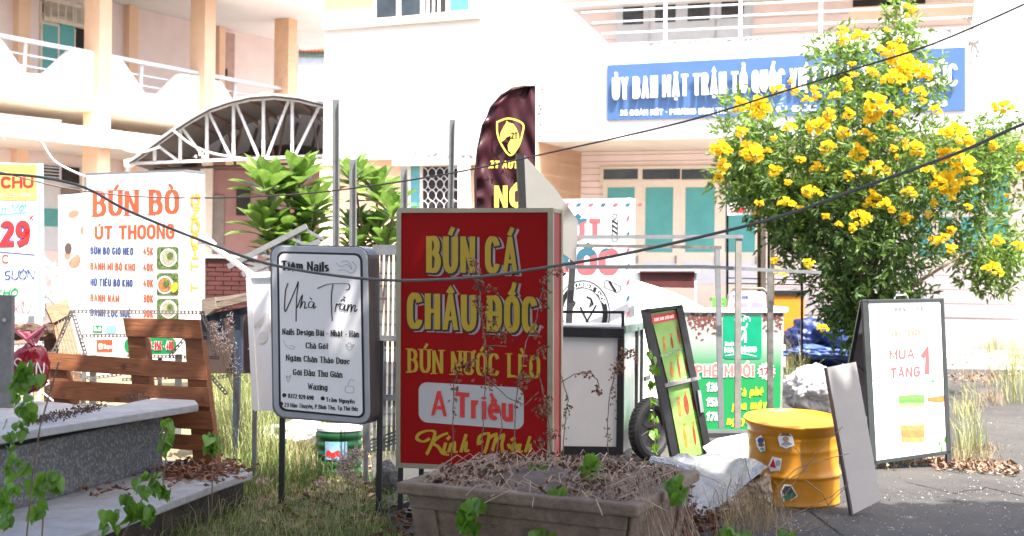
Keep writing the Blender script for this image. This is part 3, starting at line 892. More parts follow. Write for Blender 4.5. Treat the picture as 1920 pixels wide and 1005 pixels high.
fat('BÚN CÁ', 799, 511, 971, 512, 68, 11, gap=.26)
fat('CHÂU ĐỐC', 763, 616, 1008, 624, 67, 11.5, gap=.26)
text(RS, rs, 'BÚN NƯỚC LÈO', 764, 697, 1013, 709, 42, ylw, 6.5, thin=2.2, serif=3.2, off=.006, gap=.3)
patch(RS, rquad([(785, 716), (982, 727), (982, 806), (785, 791)], 16), mat('label_white', (.46, .44, .43), .5, var=.03), rs, .006, 'label_plate')
text(RS, rs, 'A', 808, 779, 838, 781, 47, print_red, 8.5, off=.010, thin=7)
text(RS, rs, 'Triều', 853, 782, 962, 791, 47, print_red, 8.5, off=.010, thin=7.5, gap=.26)
# brush script: hand-drawn strokes
def script(pl, parent, strokes, mt, w0, w1, off=.007, name='script_lettering'):
    k = MB()
    for i, s in enumerate(strokes):
        p = []
        for j in range(len(s) - 1):      # smooth through the points (Catmull-Rom)
            a, b, c, d = s[max(j - 1, 0)], s[j], s[j + 1], s[min(j + 2, len(s) - 1)]
            for t in (0, .2, .4, .6, .8):
                p.append(tuple(.5 * (2 * b[q] + (c[q] - a[q]) * t + (2 * a[q] - 5 * b[q] + 4 * c[q] - d[q]) * t * t + (3 * b[q] - a[q] - 3 * c[q] + d[q]) * t ** 3) for q in (0, 1)))
        p.append(s[-1])
        ribbon(k, p, w0, w1, lambda x, y, o=off + .00015 * (i % 8): pl.pt(x, y, o))
    return k.build(name, mt, parent)
script(RS, rs, [
    [(806, 822), (794, 828), (782, 823), (785, 814), (800, 808), (815, 810), (811, 828), (802, 848), (799, 852)],
    [(840, 812), (825, 818), (812, 830), (822, 838), (830, 850), (842, 853)],
    [(836, 830), (832, 846), (838, 848)], [(838, 824), (844, 818)], [(846, 831), (841, 848)], [(844, 838), (852, 830), (852, 846), (858, 847)],
    [(874, 814), (864, 848)], [(866, 838), (874, 830), (873, 845), (880, 844)],
    [(905, 826), (897, 832), (900, 818), (916, 813), (914, 832), (908, 850)], [(914, 824), (930, 814), (926, 834), (923, 846)], [(926, 832), (944, 815), (941, 834), (944, 848), (952, 846)],
    [(953, 832), (957, 840), (964, 832), (960, 846)], [(958, 826), (966, 820)], [(970, 832), (967, 848)], [(976, 832), (973, 846), (980, 846)], [(994, 818), (985, 848)], [(986, 838), (994, 834), (993, 847)]],
    ylw, 1.4, 3.0)

# ---- nail salon sign
NS = Pl(707, 700, 8.44, yaw=22)
ns = thing('nail_signboard', NS.pt(620, 975), 'silver framed white nail salon lightbox with rounded corners on black legs', 'sign')
silver = mat('silver_frame', (.38, .38, .41), .3, metal=.35, var=.05, scale=8)
nq = [(507, 460), (711, 460), (697, 799), (511, 784)]
nq = [(506, 458), (691, 462), (696, 798), (511, 783)]
out_ = rquad(nq, 22)
dn = .13
MB().px(NS, out_, dn, 0).build('box', mat('brushed_side', (.16, .16, .17), .35, metal=.6, var=.2, scale=10, stretch=(1, 1, .1)), ns)
MB().px(NS, rquad([(508, 460), (689, 464), (694, 796), (513, 781)], 21), .012, .014).build('silver_rim', silver, ns, bevel=.006)
inn = rquad([(519, 471), (679, 475), (684, 785), (523, 770)], 13)
patch(NS, inn, print_black, ns, .017, 'black_border')
patch(NS, rquad([(523, 475), (675, 479), (680, 781), (527, 766)], 11), mat('panel_grey_white', (.71, .68, .68), .4, var=.02), ns, .019, 'face_panel')
lgp = []
for x in (516, 706):
    p = NS.pt(x if x < 600 else 694, 640) + (NS.ey * (dn + .012) if x > 600 else NS.ey * .10)
    q = V((p.x, p.y, 0))
    MB().bar(q, V((p.x, p.y, p.z)), .035).build('leg', black_frame, ns)
    lgp.append(q)
for q in lgp:
    MB().bar(q - NS.ey * .35 + V((0, 0, .018)), q + NS.ey * .40 + V((0, 0, .018)), .032).build('foot_bar', black_frame, ns)
MB().bar(lgp[0] + V((0, 0, .02)), lgp[1] + V((0, 0, .02)), .03).build('cross_bar', black_frame, ns)
for y in (622, 634):
    for dd in (.05, .075): MB().tube([NS.pt(696, y, -dd) , NS.pt(696, y, -dd) + NS.ex * .008], .006, 6).build('rivet', print_black, ns)
K = print_black
def nt_(s, xl, yl, xr, yr, cap, wt, serif=1.0, **k): text(NS, ns, s, xl, yl, xr, yr, cap, K, wt * 1.12, thin=max(.9, wt * .55), serif=serif, off=.021, **k)
nt_('Tiệm Nails', 527, 506, 617, 509, 17, 3.6, serif=1.4)
nt_('Nails Design Đài - Nhật - Hàn', 529, 627, 673, 632, 11, 1.9, serif=.9, gap=.26)
nt_('Chà Gót', 573, 653, 616, 655, 11, 1.9, serif=.9)
nt_('Ngâm Chân Thảo Dược', 536, 676, 656, 683, 11, 1.9, serif=.9, gap=.26)
nt_('Gội Đầu Thư Giản', 549, 703, 642, 708, 11, 1.9, serif=.9)
nt_('Waxing', 577, 730, 614, 732, 11, 1.9, serif=.9)
nt_('0372 929 690', 540, 746, 588, 750, 8, 1.5, serif=0)
nt_('Trầm Nguyễn', 611, 753, 665, 757, 8, 1.5, serif=0)
nt_('23 Hàn Thuyên, P.Bình Thọ, Tp.Thủ Đức', 533, 763, 672, 771, 8, 1.3, serif=0, gap=.26)
for cx, cy in ((533, 741), (605, 747), (527, 757)): patch(NS, blob(cx, cy, 4, 4, 12), K, ns, .021, 'icon')
script(NS, ns, [
    [(540, 531), (535, 548), (534, 583), (541, 572), (556, 537), (559, 530), (556, 560), (555, 603)],
    [(557, 577), (567, 553), (563, 577), (568, 566), (572, 568), (571, 578), (576, 576)],
    [(588, 567), (581, 566), (578, 574), (584, 577), (589, 568), (588, 578), (593, 574)], [(581, 558), (585, 562)],
    [(595, 541), (615, 533), (640, 532), (654, 533), (655, 541), (648, 544)], [(624, 533), (621, 560), (623, 602)],
    [(628, 585), (631, 570), (634, 572), (638, 568)], [(646, 571), (640, 570), (637, 577), (642, 581), (647, 572), (646, 582), (650, 580)], [(639, 565), (643, 561), (647, 565)], [(648, 559), (644, 556)],
    [(653, 570), (651, 583), (655, 573), (659, 572), (658, 584), (662, 574), (666, 573), (665, 584), (670, 580)]], K, .55, 1.05, off=.021)
for pts in ([(630, 493), (640, 500), (650, 496), (660, 505), (655, 494), (648, 489), (640, 492)], [(634, 508), (645, 506), (660, 512), (668, 500), (660, 490)],
            [(531, 637), (536, 648), (548, 655), (552, 650), (542, 648)], [(648, 645), (655, 657), (664, 646), (656, 650), (650, 648), (655, 642), (660, 648)],
            [(536, 704), (540, 716), (545, 704), (540, 708), (537, 704)], [(648, 724), (648, 735), (662, 736), (662, 725), (649, 724)], [(652, 722), (657, 712), (664, 714)]):
    script(NS, ns, [pts], print_grey, .5, .6, off=.021, name='line_drawing')

# ---- noodle menu lightbox (bun bo)
BB_ = Pl(345, 500, 11.8, yaw=28)
bb = thing('noodle_menu_sign', BB_.pt(255, 840), 'big white lightbox with coral title and list of dishes with prices', 'sign')
bq = [(160, 329), (346, 322), (346, 664), (159, 666)]
MB().px(BB_, bq, .26, 0).build('box', face_bright, bb)
a, b, c_ = BB_.pt(160, 329), BB_.pt(346, 322), BB_.ey * .26
MB().prism([a - BB_.ex * .005, b + BB_.ex * .005, b + BB_.ex * .005 + c_, a - BB_.ex * .005 + c_], V((0, 0, .02))).build('top_trim', alu, bb)
MB().px(BB_, [(158, 329), (162, 329), (161, 666), (157, 666)], .02, .01).build('edge_trim', alu, bb)
for x in (175, 335):
    p = BB_.pt(x, 664, -.13)
    MB().bar(V((p.x, p.y, 0)), p, .05).build('leg', galv, bb)
text(BB_, bb, 'BÚN BÒ', 173, 405, 336, 400, 46, print_orange, 9, thin=4, serif=3.5, gap=.3, cap_r=44)
text(BB_, bb, 'ÚT THOONG', 177, 449, 328, 448, 25, print_orange, 5.5, thin=5, gap=.22, cap_r=29)
rows = [('BÚN BÒ GIÒ HEO', '45K', 169, 250, 477, 478, print_navy), ('BÁNH MÌ BÒ KHO', '40K', 169, 254, 506, 508, print_orange), ('HỦ TIẾU BÒ KHO', '40K', 169, 249, 536, 538, print_navy),
        ('BÁNH NẬM', '30K', 169, 224, 565, 567, print_orange), ('BÁNH LỌC HUẾ', '30K', 169, 246, 593, 595, print_navy)]
for s, pr_, xa, xb, y0, y1, mt in rows:
    text(BB_, bb, s, xa, y0, xb, y1, 14, mt, 2.7, thin=2.2, gap=.2)
    text(BB_, bb, pr_, 268, y1, 288, y1 + 1, 15, print_orange, 2.7, thin=2.2)
herb = mat('print_herb', (.16, .24, .06), .5, var=.5, scale=40)
soup = mat('print_soup', (.55, .25, .08), .5, var=.4, scale=50)
noodle = mat('print_noodle', (.45, .43, .28), .5, var=.3, scale=60)
for i, (ya, yb_) in enumerate(((463, 505), (512, 554), (560, 602))):
    patch(BB_, rrect(294, ya, 335, yb_, 5), herb, bb, .003, 'dish_photo')
    cx, cy = (316, ya + 20) if i != 1 else (309, ya + 22)
    patch(BB_, blob(cx, cy, 16, 17), print_white, bb, .0045, 'dish_photo')
    patch(BB_, blob(cx, cy, 13, 14), (noodle, soup, noodle)[i], bb, .006, 'dish_photo')
    patch(BB_, blob(cx + 3, cy - 3, 6, 7), herb, bb, .0075, 'dish_photo')
    if i == 1: patch(BB_, blob(327, ya + 27, 6, 10, rot=20), print_yellow, bb, .008, 'dish_photo')
patch(BB_, rrect(174, 610, 192, 624, 1), print_green, bb, .003, 'logo_tile')
patch(BB_, rrect(198, 611, 218, 624, 1), mat('print_mint', (.25, .62, .50), .5), bb, .003, 'logo_tile')
text(BB_, bb, 'Grab', 176, 621, 190, 621, 9, print_white, 1.4, off=.005)
patch(BB_, rrect(181, 637, 211, 660, 1), print_orange, bb, .003, 'logo_tile')
patch(BB_, rrect(185, 644, 192, 655, 1), print_white, bb, .005, 'logo_tile')
text(BB_, bb, 'Shopee', 194, 654, 210, 654, 9, print_white, 1.2, off=.005)
patch(BB_, rrect(233, 632, 331, 664, 15), print_green, bb, .003, 'price_badge')
text(BB_, bb, 'BÁNH DẪN: 35K - 40K', 246, 658, 326, 656, 17, print_white, 4.6, thin=3.5, off=.005, gap=.15)
text(BB_, bb, 'BÁNH DẪN: 35K - 40K', 246, 658, 326, 656, 17, print_red, 2.4, thin=2, off=.0075, gap=.15)
# side of the box: text reads upwards, on the plane of the side
sideP = Pl(0, 0, 0, yaw=28 - 90, pt=BB_.pt(346, 500))
sideP.ey = -BB_.ex
sideP.ex = BB_.ey
text(sideP, bb, 'BÒ ÚT THOONG', 372, 640, 374, 364, 14, print_amber, 5.5, thin=4.5, vert=True, off=.003, gap=.3)

# ---- massage sign behind it
MS = Pl(135, 480, 12.3, yaw=12)
ms = thing('massage_sign', MS.pt(135, 800), 'narrow pale massage parlour panel with hand photographs, half behind the noodle menu', 'sign')
MB().px(MS, [(109, 366), (163, 362), (161, 700), (110, 700)], .06, 0).build('board', face_white, ms)
patch(MS, [(114, 372), (157, 369), (157, 504), (114, 507)], face_bright, ms, .003, 'photo_print')
for x, y, a_, b_, r_, mt in ((138, 401, 11, 7, -20, skin_print), (142, 416, 8, 5, 60, mat('towel_print', (.7, .66, .64), .6)), (128, 466, 7, 11, 0, dark_print), (127, 478, 6, 9, 10, skin_print), (140, 492, 10, 12, 30, skin_print), (146, 485, 5, 9, -20, skin_print), (154, 432, 3, 9, 0, skin_print)):
    patch(MS, blob(x, y, a_, b_, 14, rot=r_), mt, ms, .0045 + .0003 * (x % 5), 'photo_print')
text(MS, ms, 'TRỊ LIỆU', 121, 570, 158, 569, 9, print_grey, 1.3, thin=.8, serif=.8)
text(MS, ms, 'massage', 139, 548, 158, 547, 6, pale_print, 1, serif=0)
for x in (116, 154):
    p = MS.pt(x, 700)
    MB().bar(V((p.x, p.y, 0)), p, .04).build('leg', galv, ms)

# ---- yellow and white menu at the far left
YS = Pl(36, 450, 11.0, yaw=8)
ys = thing('price_menu_sign', YS.pt(30, 830), 'tall menu board with yellow top and a huge red 29K, cut by the picture edge', 'sign')
MB().px(YS, [(-90, 302), (72, 307), (74, 592), (-90, 596)], .05, 0).build('board', face_bright, ys)
MB().px(YS, [(70, 305), (75, 305), (77, 594), (72, 594)], .06, .005).build('edge_trim', mat('pale_blue_edge', (.30, .48, .55), .5), ys)
patch(YS, [(-88, 306), (69, 309), (69, 376), (-88, 374)], mat('print_pale_yellow', (.70, .48, .12), .5), ys, .003, 'yellow_band')
patch(YS, [(-88, 600), (72, 592), (72, 606), (-88, 610)], print_grey, ys, .001, 'lower_edge')
text(YS, ys, 'HỘ CHỦ', -52, 352, 63, 352, 21, print_red, 5, thin=4, off=.005, gap=.24)
text(YS, ys, 'Hay Còn Thêm', -12, 370, 63, 370, 9, print_grey, 1.3, off=.005, slant=.25)
text(YS, ys, 'Ăn Mới', -12, 403, 48, 395, 17, print_cyan, 2.6, off=.004, slant=.15)
patch(YS, [(-60, 407), (50, 397), (50, 399), (-60, 409)], print_cyan, ys, .003, 'underline')
text(YS, ys, '29', 0, 462, 56, 461, 47, print_navy, 11, thin=10, off=.004, gap=.25, plump=.9)
text(YS, ys, '29', 0, 462, 56, 461, 47, print_red, 9.5, thin=8.5, off=.006, gap=.25)
text(YS, ys, 'K', 55, 415, 63, 415, 14, print_red, 2, off=.004, slant=.15)
patch(YS, [(-60, 466), (67, 477), (67, 479), (-60, 468)], print_navy, ys, .003, 'rule')
text(YS, ys, 'C', 4, 494, 17, 494, 17, print_red, 2.6, off=.004)
text(YS, ys, 'BÒ SƯỜN', -32, 526, 64, 524, 18, print_navy, 2.6, off=.004, slant=.12)
text(YS, ys, 'BÒ KHÔ', -48, 558, 33, 556, 15, print_green, 3, off=.004, slant=.15)
text(YS, ys, 'HỦ TIẾU XÍU', -84, 590, 56, 588, 20, print_pink, 2.4, off=.004, slant=.18)
for x in (-60, 60):
    p = YS.pt(x, 592)
    MB().bar(V((p.x, p.y, 0)), p, .04).build('leg', galv, ys)

# ---- white poster frame behind the nail sign
WP = Pl(490, 640, 9.6, yaw=14)
wp = thing('white_poster_frame', WP.pt(490, 810), 'white framed pale poster half hidden behind the nail salon lightbox', 'sign')
MB().px(WP, [(462, 512), (560, 509), (560, 770), (474, 770)], .04, 0).build('board', face_white, wp)
for q in ([(461, 511), (560, 507), (560, 517), (463, 522)], [(461, 520), (470, 520), (484, 770), (473, 772)]):
    MB().px(WP, q, .03, .015).build('frame_strip', print_white, wp)
for i, (x, y, a_, b_, r_) in enumerate(((492, 600, 3, 16, 25), (500, 604, 3, 18, 10), (484, 606, 3, 14, 40), (506, 610, 3, 16, -5), (493, 632, 9, 12, 20))):
    patch(WP, blob(x, y, a_, b_, 12, rot=r_), mat('hand_line_print', (.70, .66, .62), .6), wp, .003 + .0004 * i, 'photo_print')
for k, (y, b_) in enumerate(((535, 484), (539, 482), (545, 493), (548, 490))): patch(WP, [(475, y), (b_, y), (b_, y + 1), (475, y + 1)], print_grey, wp, .003, 'small_print')
p = WP.pt(478, 768)
MB().bar(V((p.x, p.y, 0)), p, .03).build('leg', galv, wp)

# ---- feather flag
FL = Pl(950, 300, 10.6, yaw=0)
ff = thing('feather_flag', FL.pt(960, 720), 'maroon feather flag with a yellow horse head shield, above the red sign', 'flag')
maroon = mat('maroon_cloth', (.050, .008, .014), .42, var=.25, scale=7, trans=.06)
lft = [(890, 520), (890, 440), (892, 388), (891, 330), (896, 280), (905, 236), (920, 202), (940, 179), (962, 166), (985, 162), (1004, 162)]
def xl_at(y):
    for (a, b), (c, d) in zip(lft, lft[1:]):
        if d <= y <= b: return a + (c - a) * (b - y) / max(1e-6, b - d)
    return 1004
NX, NY = 34, 90
vs = []
def fold(u, v):
    e = max(0, 1 - u * 5.5)
    return .026 * math.sin(v * 60 + u * 6 + 2.5 * math.sin(v * 9)) * e + .012 * math.sin(u * 7 + v * 9) + .010 * math.sin(u * 18 - v * 14) + .006 * math.sin(v * 37 - u * 22)
for j in range(NY + 1):
    y = 162 + 358 * (j / NY)
    xa = xl_at(y)
    for i in range(NX + 1):
        u = i / NX
        vs.append(FL.pt(xa + (1004 - xa) * u, y, fold(u, j / NY)))
k = MB()
k.add(vs, [(j * (NX + 1) + i, j * (NX + 1) + i + 1, (j + 1) * (NX + 1) + i + 1, (j + 1) * (NX + 1) + i) for j in range(NY) for i in range(NX)])
fo = k.build('cloth', maroon, ff, smooth=True)
MB().tube([FL.pt(x, y, .01) for x, y in lft] , .010, 6).build('sleeve', mat('dark_sleeve', (.02, .008, .01), .5), ff, smooth=True)
MB().tube([FL.pt(890, 520), V((FL.pt(890, 520).x, FL.pt(890, 520).y, 0))], .012, 6).build('pole', galv, ff)
fy = mat('flag_yellow', (.72, .62, .10), .5)
OFF = .042
script(FL, ff, [[(932, 229), (954, 222), (980, 232), (979, 252), (972, 274), (957, 291), (942, 274), (933, 252), (932, 229)]], fy, 1.7, 1.7, off=OFF, name='shield_outline')
patch(FL, [(937, 262), (938, 250), (944, 238), (948, 232), (950, 226), (954, 230), (962, 232), (968, 240), (973, 252), (974, 262), (969, 276), (960, 289), (953, 282), (952, 272), (957, 262), (958, 254), (950, 257), (944, 264), (940, 266)], fy, ff, OFF + .001, 'horse_emblem')
text(FL, ff, '2T', 958, 260, 971, 260, 12, print_black, 2.2, off=OFF + .003)
text(FL, ff, '2T AUTO', 917, 315, 982, 316, 14, fy, 4, thin=2.8, off=OFF, gap=.2, slant=.1)
text(FL, ff, 'NỘI', 926, 389, 994, 389, 41, fy, 10, thin=9, off=OFF, gap=.3)

# ---- slanted grey panel between the flag and the red sign
GP = Pl(1020, 400, 9.6, yaw=-10)
gp = thing('slanted_grey_panel', GP.pt(1030, 480), 'thin grey sheet panel with black edge tilted behind the red lightbox', 'panel')
MB().px(GP, [(982, 290), (1040, 352), (1084, 414), (1080, 494), (1048, 470), (975, 405), (978, 340)], .03, 0).build('sheet', mat('panel_sheet', (.22, .215, .20), .5, var=.06, scale=3), gp)
MB().px(GP, [(969, 287), (983, 290), (987, 392), (974, 392)], .05, .012).build('black_edge', black_frame, gp)
mat('dark_steel', (.05, .052, .055), .4, metal=.4)

for x_ in (990, 1020):
    p = GP.pt(x_, 400, -.03)
    MB().bar(V((p.x, p.y, 0)), p, .03).build('rear_post', MATS['dark_steel'], gp)
a, b = P(1075, 474, 11.95), P(1066, 612, 11.95)
b = a + (b - a) * (a.z / (a - b).z)
o = thing('dark_leaning_post', b, 'dark steel post leaning before the left edge of the barber sign', 'post')
MB().bar(a, b, .055, .03).build('shaft', MATS['dark_steel'], o)
# ---- barber sign
HS = Pl(1120, 500, 12.4, yaw=6)
hs = thing('barber_sign', HS.pt(1120, 830), 'white barber shop sign with two tone letters and striped border, beside the grey panel', 'sign')
MB().px(HS, [(1000, 374), (1180, 371), (1178, 665), (1000, 665)], .12, 0).build('box', mat('barber_white', (.56, .57, .60), .4, var=.03), hs)
MB().px(HS, [(1178, 370), (1191, 372), (1190, 660), (1176, 665)], .10, -.02).build('side_panel', mat('barber_side', (.46, .47, .49), .4), hs)
for x in (1060, 1170):
    p = HS.pt(x, 664, -.05)
    MB().bar(V((p.x, p.y, 0)), p, .04).build('leg', galv, hs)
hb = mat('barber_blue', (.03, .12, .17), .5)
hr = mat('barber_red', (.42, .10, .11), .5)
def clip(pts, f, keep):
    out = []
    n = len(pts)
    for i in range(n):
        a, b = pts[i], pts[(i + 1) % n]
        fa, fb = f(*a) * keep, f(*b) * keep
        if fa >= 0: out.append(a)
        if (fa > 0) != (fb > 0):
            t = fa / (fa - fb)
            out.append((a[0] + (b[0] - a[0]) * t, a[1] + (b[1] - a[1]) * t))
    return out
def twotone(s, xl, yl, xr, yr, cap, wt, thin, line):
    W, st = glyphs(s, .36)
    for keep, mt in ((1, hb), (-1, hr)):
        mb = MB()
        for i, k in enumerate(st):
            pts = [(xl + wt / 2 + (xr - xl - wt) * a / W, yl + (yr - yl) * a / W - (thin / 2 + (cap - thin) * b)) for a, b in k]
            tmp = MB()
            ribbon(tmp, pts, thin / 2, wt / 2, lambda x, y: (x, y, 0))
            for f in tmp.f:
                q = clip([(tmp.v[j].x, tmp.v[j].y) for j in f], line, keep)
                if len(q) > 2: mb.add([HS.pt(x, y, .002 + .0002 * (i % 7)) for x, y in q], [tuple(range(len(q)))])
        mb.build('lettering', mt, hs)
twotone('HỚT', 1032, 451, 1131, 451, 41, 10, 8, lambda x, y: (425 - (x - 1075) * .45) - y)
twotone('TÓC', 1040, 515, 1161, 514, 48, 14, 10, lambda x, y: (490 - (x - 1080) * .35) - y)
for i in range(7): patch(HS, [(1060 + i * 23, 381), (1068 + i * 23, 381), (1064 + i * 23, 387), (1056 + i * 23, 387)], (hr, hb)[i % 2], hs, .002, 'border_dash')
for i in range(11): patch(HS, [(1175, 408 + i * 30), (1181, 402 + i * 30), (1180, 411 + i * 30), (1174, 417 + i * 30)], (hr, hb)[i % 2], hs, .002, 'border_dash')
bp = MB()
for q in ([(1148, 412), (1158, 412), (1158, 450), (1153, 454), (1148, 450)],):
    for i in range(len(q)): ribbon(bp, [q[i], q[(i + 1) % len(q)]], .6, .6, lambda x, y: HS.pt(x, y, .003))
for y in (417, 426, 435, 444): ribbon(bp, [(1148, y - 4), (1158, y + 3)], 1.3, 1.3, lambda x, y: HS.pt(x, y, .0035))
ribbon(bp, blob(1153, 405, 4, 4, 12) + [(1157, 405)], .6, .6, lambda x, y: HS.pt(x, y, .003))
bp.build('barber_pole_icon', print_black, hs)
rz = MB()
for q in ([(1134, 527), (1139, 525), (1164, 537), (1164, 543), (1157, 549), (1134, 539), (1134, 527)],): ribbon(rz, q, .6, .6, lambda x, y: HS.pt(x, y, .003))
ribbon(rz, [(1142, 527), (1155, 547)], 2, 2, lambda x, y: HS.pt(x, y, .0035))
rz.build('razor_icon', print_black, hs)
rg = MB()
cx, cy = 1093, 588
ribbon(rg, blob(cx, cy, 50, 62, 48) + [(cx + 50, cy)], .8, .8, lambda x, y: HS.pt(x, y, .003))
ribbon(rg, blob(cx, cy, 42, 53, 48) + [(cx + 42, cy)], 4.5, 4.5, lambda x, y: HS.pt(x, y, .0032))
for q in ([(1088, 575), (1100, 600), (1110, 618)], [(1118, 572), (1102, 600), (1090, 618)], [(1100, 556), (1108, 560), (1112, 570), (1106, 574), (1110, 562)], [(1070, 560), (1078, 568), (1074, 576)]):
    ribbon(rg, q, 1.6, 1.6, lambda x, y: HS.pt(x, y, .0034))
rg.build('round_emblem', print_black, hs)
W_, st_ = glyphs('BARBER SHOP', .3)
em = MB()
for k_ in st_:
    pts = []
    for a, b in k_:
        an = R(-115 + 95 * a / W_)
        r_ = 1.0
        pts.append((cx + (39.2 + 5.6 * b) * math.cos(an), cy + (49.6 + 7 * b) * math.sin(an)))
    ribbon(em, pts, .7, .7, lambda x, y: HS.pt(x, y, .0038))
em.build('lettering', print_white, hs)
# ------------------------------------------------------------------ food cart
CT = Pl(1110, 700, 11.2, yaw=14)
ct = thing('food_cart', CT.pt(1110, 862), 'white panelled food cart with black frame and one bicycle wheel, beside the red sign', 'cart')
cw = mat('cart_white', (.50, .485, .475), .45, var=.05, scale=2, dirt=.2)
cpl = .95
MB().px(CT, [(1010, 628), (1161, 630), (1160, 848), (1010, 848)], .02, -.004).build('front_panel', cw, ct)
for q in ([(1005, 612), (1170, 616), (1170, 634), (1005, 630)], [(1158, 634), (1170, 634), (1168, 852), (1155, 852)], [(1005, 836), (1157, 838), (1157, 854), (1005, 852)]):
    MB().px(CT, q, .045, .02).build('frame_bar', black_frame, ct, bevel=.004)
for q in ([(1005, 582), (1170, 583), (1170, 588), (1005, 587)], [(1165, 588), (1170, 588), (1170, 616), (1165, 616)]):
    MB().px(CT, q, .025, .0).build('top_rail', black_frame, ct)
cs_ = Pl(0, 0, 0, yaw=14 - 90, pt=CT.pt(1170, 700))
cs_.ex, cs_.ey = CT.ey, -CT.ex
z0, z1 = CT.zof(1165, 850), CT.zof(1165, 618)
o_ = CT.pt(1170, 700); o_.z = 0
def cside(y0, y1, za, zb, th, off=0):
    a, b = o_ + CT.ey * y0 + CT.ex * off, o_ + CT.ey * y1 + CT.ex * off
    return MB().prism([a + V((0, 0, zb)), b + V((0, 0, zb)), b + V((0, 0, za)), a + V((0, 0, za))], -CT.ex * th)
cside(.02, cpl, z0, z1, .02, -.01).build('side_panel', mat('cart_side', (.60, .62, .60), .25, var=.08, scale=3, dirt=.3), ct)
cside(.0, cpl, z1 - .03, z1 + .03, .03, .012).build('side_rail', mat('green_grey_rail', (.14, .2, .17), .5), ct)
for y0 in (.62, .90): cside(y0, y0 + .05, .12, z1, .03, .014).build('side_post', black_frame, ct)
MB().prism([o_ + CT.ey * 0 + V((0, 0, z1)), o_ + CT.ey * cpl + V((0, 0, z1)), o_ + CT.ey * cpl - CT.ex * .8 + V((0, 0, z1)), o_ - CT.ex * .8 + V((0, 0, z1))], V((0, 0, .02))).build('counter_top', galv, ct)
cside(.12, .4, z1 - .42, z1 - .38, .02, .16).build('fold_shelf', alu, ct)
WD = (CT.ey * math.cos(R(28)) + CT.ex * math.sin(R(28))).normalized()
WX = (CT.ex * math.cos(R(28)) - CT.ey * math.sin(R(28))).normalized()
wc = o_ + CT.ey * .30 + CT.ex * .17 + V((0, 0, .255))
whl = bpy.data.objects.new('wheel', None)
COL.objects.link(whl); whl.parent = ct
tyre = MB()
n, k_ = 40, 10
vs = []
for i in range(n):
    a = 2 * math.pi * i / n
    rd = WD * math.cos(a) + V((0, 0, 1)) * math.sin(a)
    for j in range(k_):
        b = 2 * math.pi * j / k_
        vs.append(wc + rd * (.205 + .052 * math.cos(b)) + WX * .055 * math.sin(b))
tyre.add(vs, [(i * k_ + j, ((i + 1) % n) * k_ + j, ((i + 1) % n) * k_ + (j + 1) % k_, i * k_ + (j + 1) % k_) for i in range(n) for j in range(k_)])
for i in range(44):
    a = 2 * math.pi * i / 44
    rd = WD * math.cos(a) + V((0, 0, 1)) * math.sin(a)
    t_ = WD * -math.sin(a) + V((0, 0, 1)) * math.cos(a)
    p = wc + rd * .255
    tyre.bar(p - WX * .034 - rd * .012 - t_ * .01, p + WX * .002 + rd * .004 + t_ * .008, .010, .008)
    tyre.bar(p + WX * .034 - rd * .012 - t_ * .01, p + WX * .002 + rd * .004 + t_ * .012, .010, .008)
tyre.build('tyre', mat('rubber', (.022, .022, .023), .7, var=.2, scale=20), whl, smooth=False)
rim = MB()
rim.tube([wc + (WD * math.cos(2 * math.pi * i / 32) + V((0, 0, 1)) * math.sin(2 * math.pi * i / 32)) * .176 for i in range(33)], .012, 6)
for i in range(16):
    a = 2 * math.pi * i / 16
    rim.tube([wc + WX * (.02 if i % 2 else -.02), wc + (WD * math.cos(a) + V((0, 0, 1)) * math.sin(a)) * .176], .0025, 4)
rim.tube([wc - WX * .06, wc + WX * .05], .03, 12)
rim.tube([wc - WX * .012, wc + WX * .004], .15, 28)
rim.build('rim', mat('dark_rim', (.05, .05, .05), .4, metal=.6), whl)

# ------------------------------------------------------------------ leaning green snack display
DS = Pl(1270, 720, 10.3, yaw=-12, lean=8)
ds = thing('snack_menu_frame', DS.pt(1300, 862), 'black framed green skewer menu leaning crookedly beside the cart', 'sign')
blk = black_frame
MB().px(DS, [(1205, 580), (1280, 571), (1337, 857), (1262, 866)], .05, -.01).build('back_board', blk, ds)
for q in ([(1205, 580), (1218, 578), (1276, 864), (1262, 866)], [(1268, 573), (1280, 571), (1337, 857), (1325, 859)], [(1205, 580), (1280, 571), (1281, 577), (1207, 586)], [(1245, 720), (1313, 705), (1314, 711), (1247, 727)]):
    MB().px(DS, q, .06, .03).build('frame_bar', blk if q[0][1] != 720 else mat('grey_rail', (.2, .2, .2), .4), ds)
gl = mat('menu_green', (.27, .40, .14), .35, var=.35, scale=5, col2=(.13, .32, .04))
patch(DS, [(1220, 588), (1266, 580), (1304, 706), (1254, 722)], gl, ds, .001, 'menu_print')
patch(DS, [(1252, 728), (1306, 713), (1327, 848), (1278, 862)], gl, ds, .001, 'menu_print')
patch(DS, [(1219, 592), (1268, 584), (1270, 598), (1223, 608)], print_red, ds, .003, 'header_band')
text(DS, ds, 'THỰC ĐƠN XIÊN QUE', 1226, 603, 1264, 596, 6, print_white, 1, off=.005)
sk = mat('sausage_print', (.32, .05, .02), .4, var=.3, scale=30)
sk2 = mat('sausage_print_amber', (.55, .20, .03), .4, var=.2, scale=30)
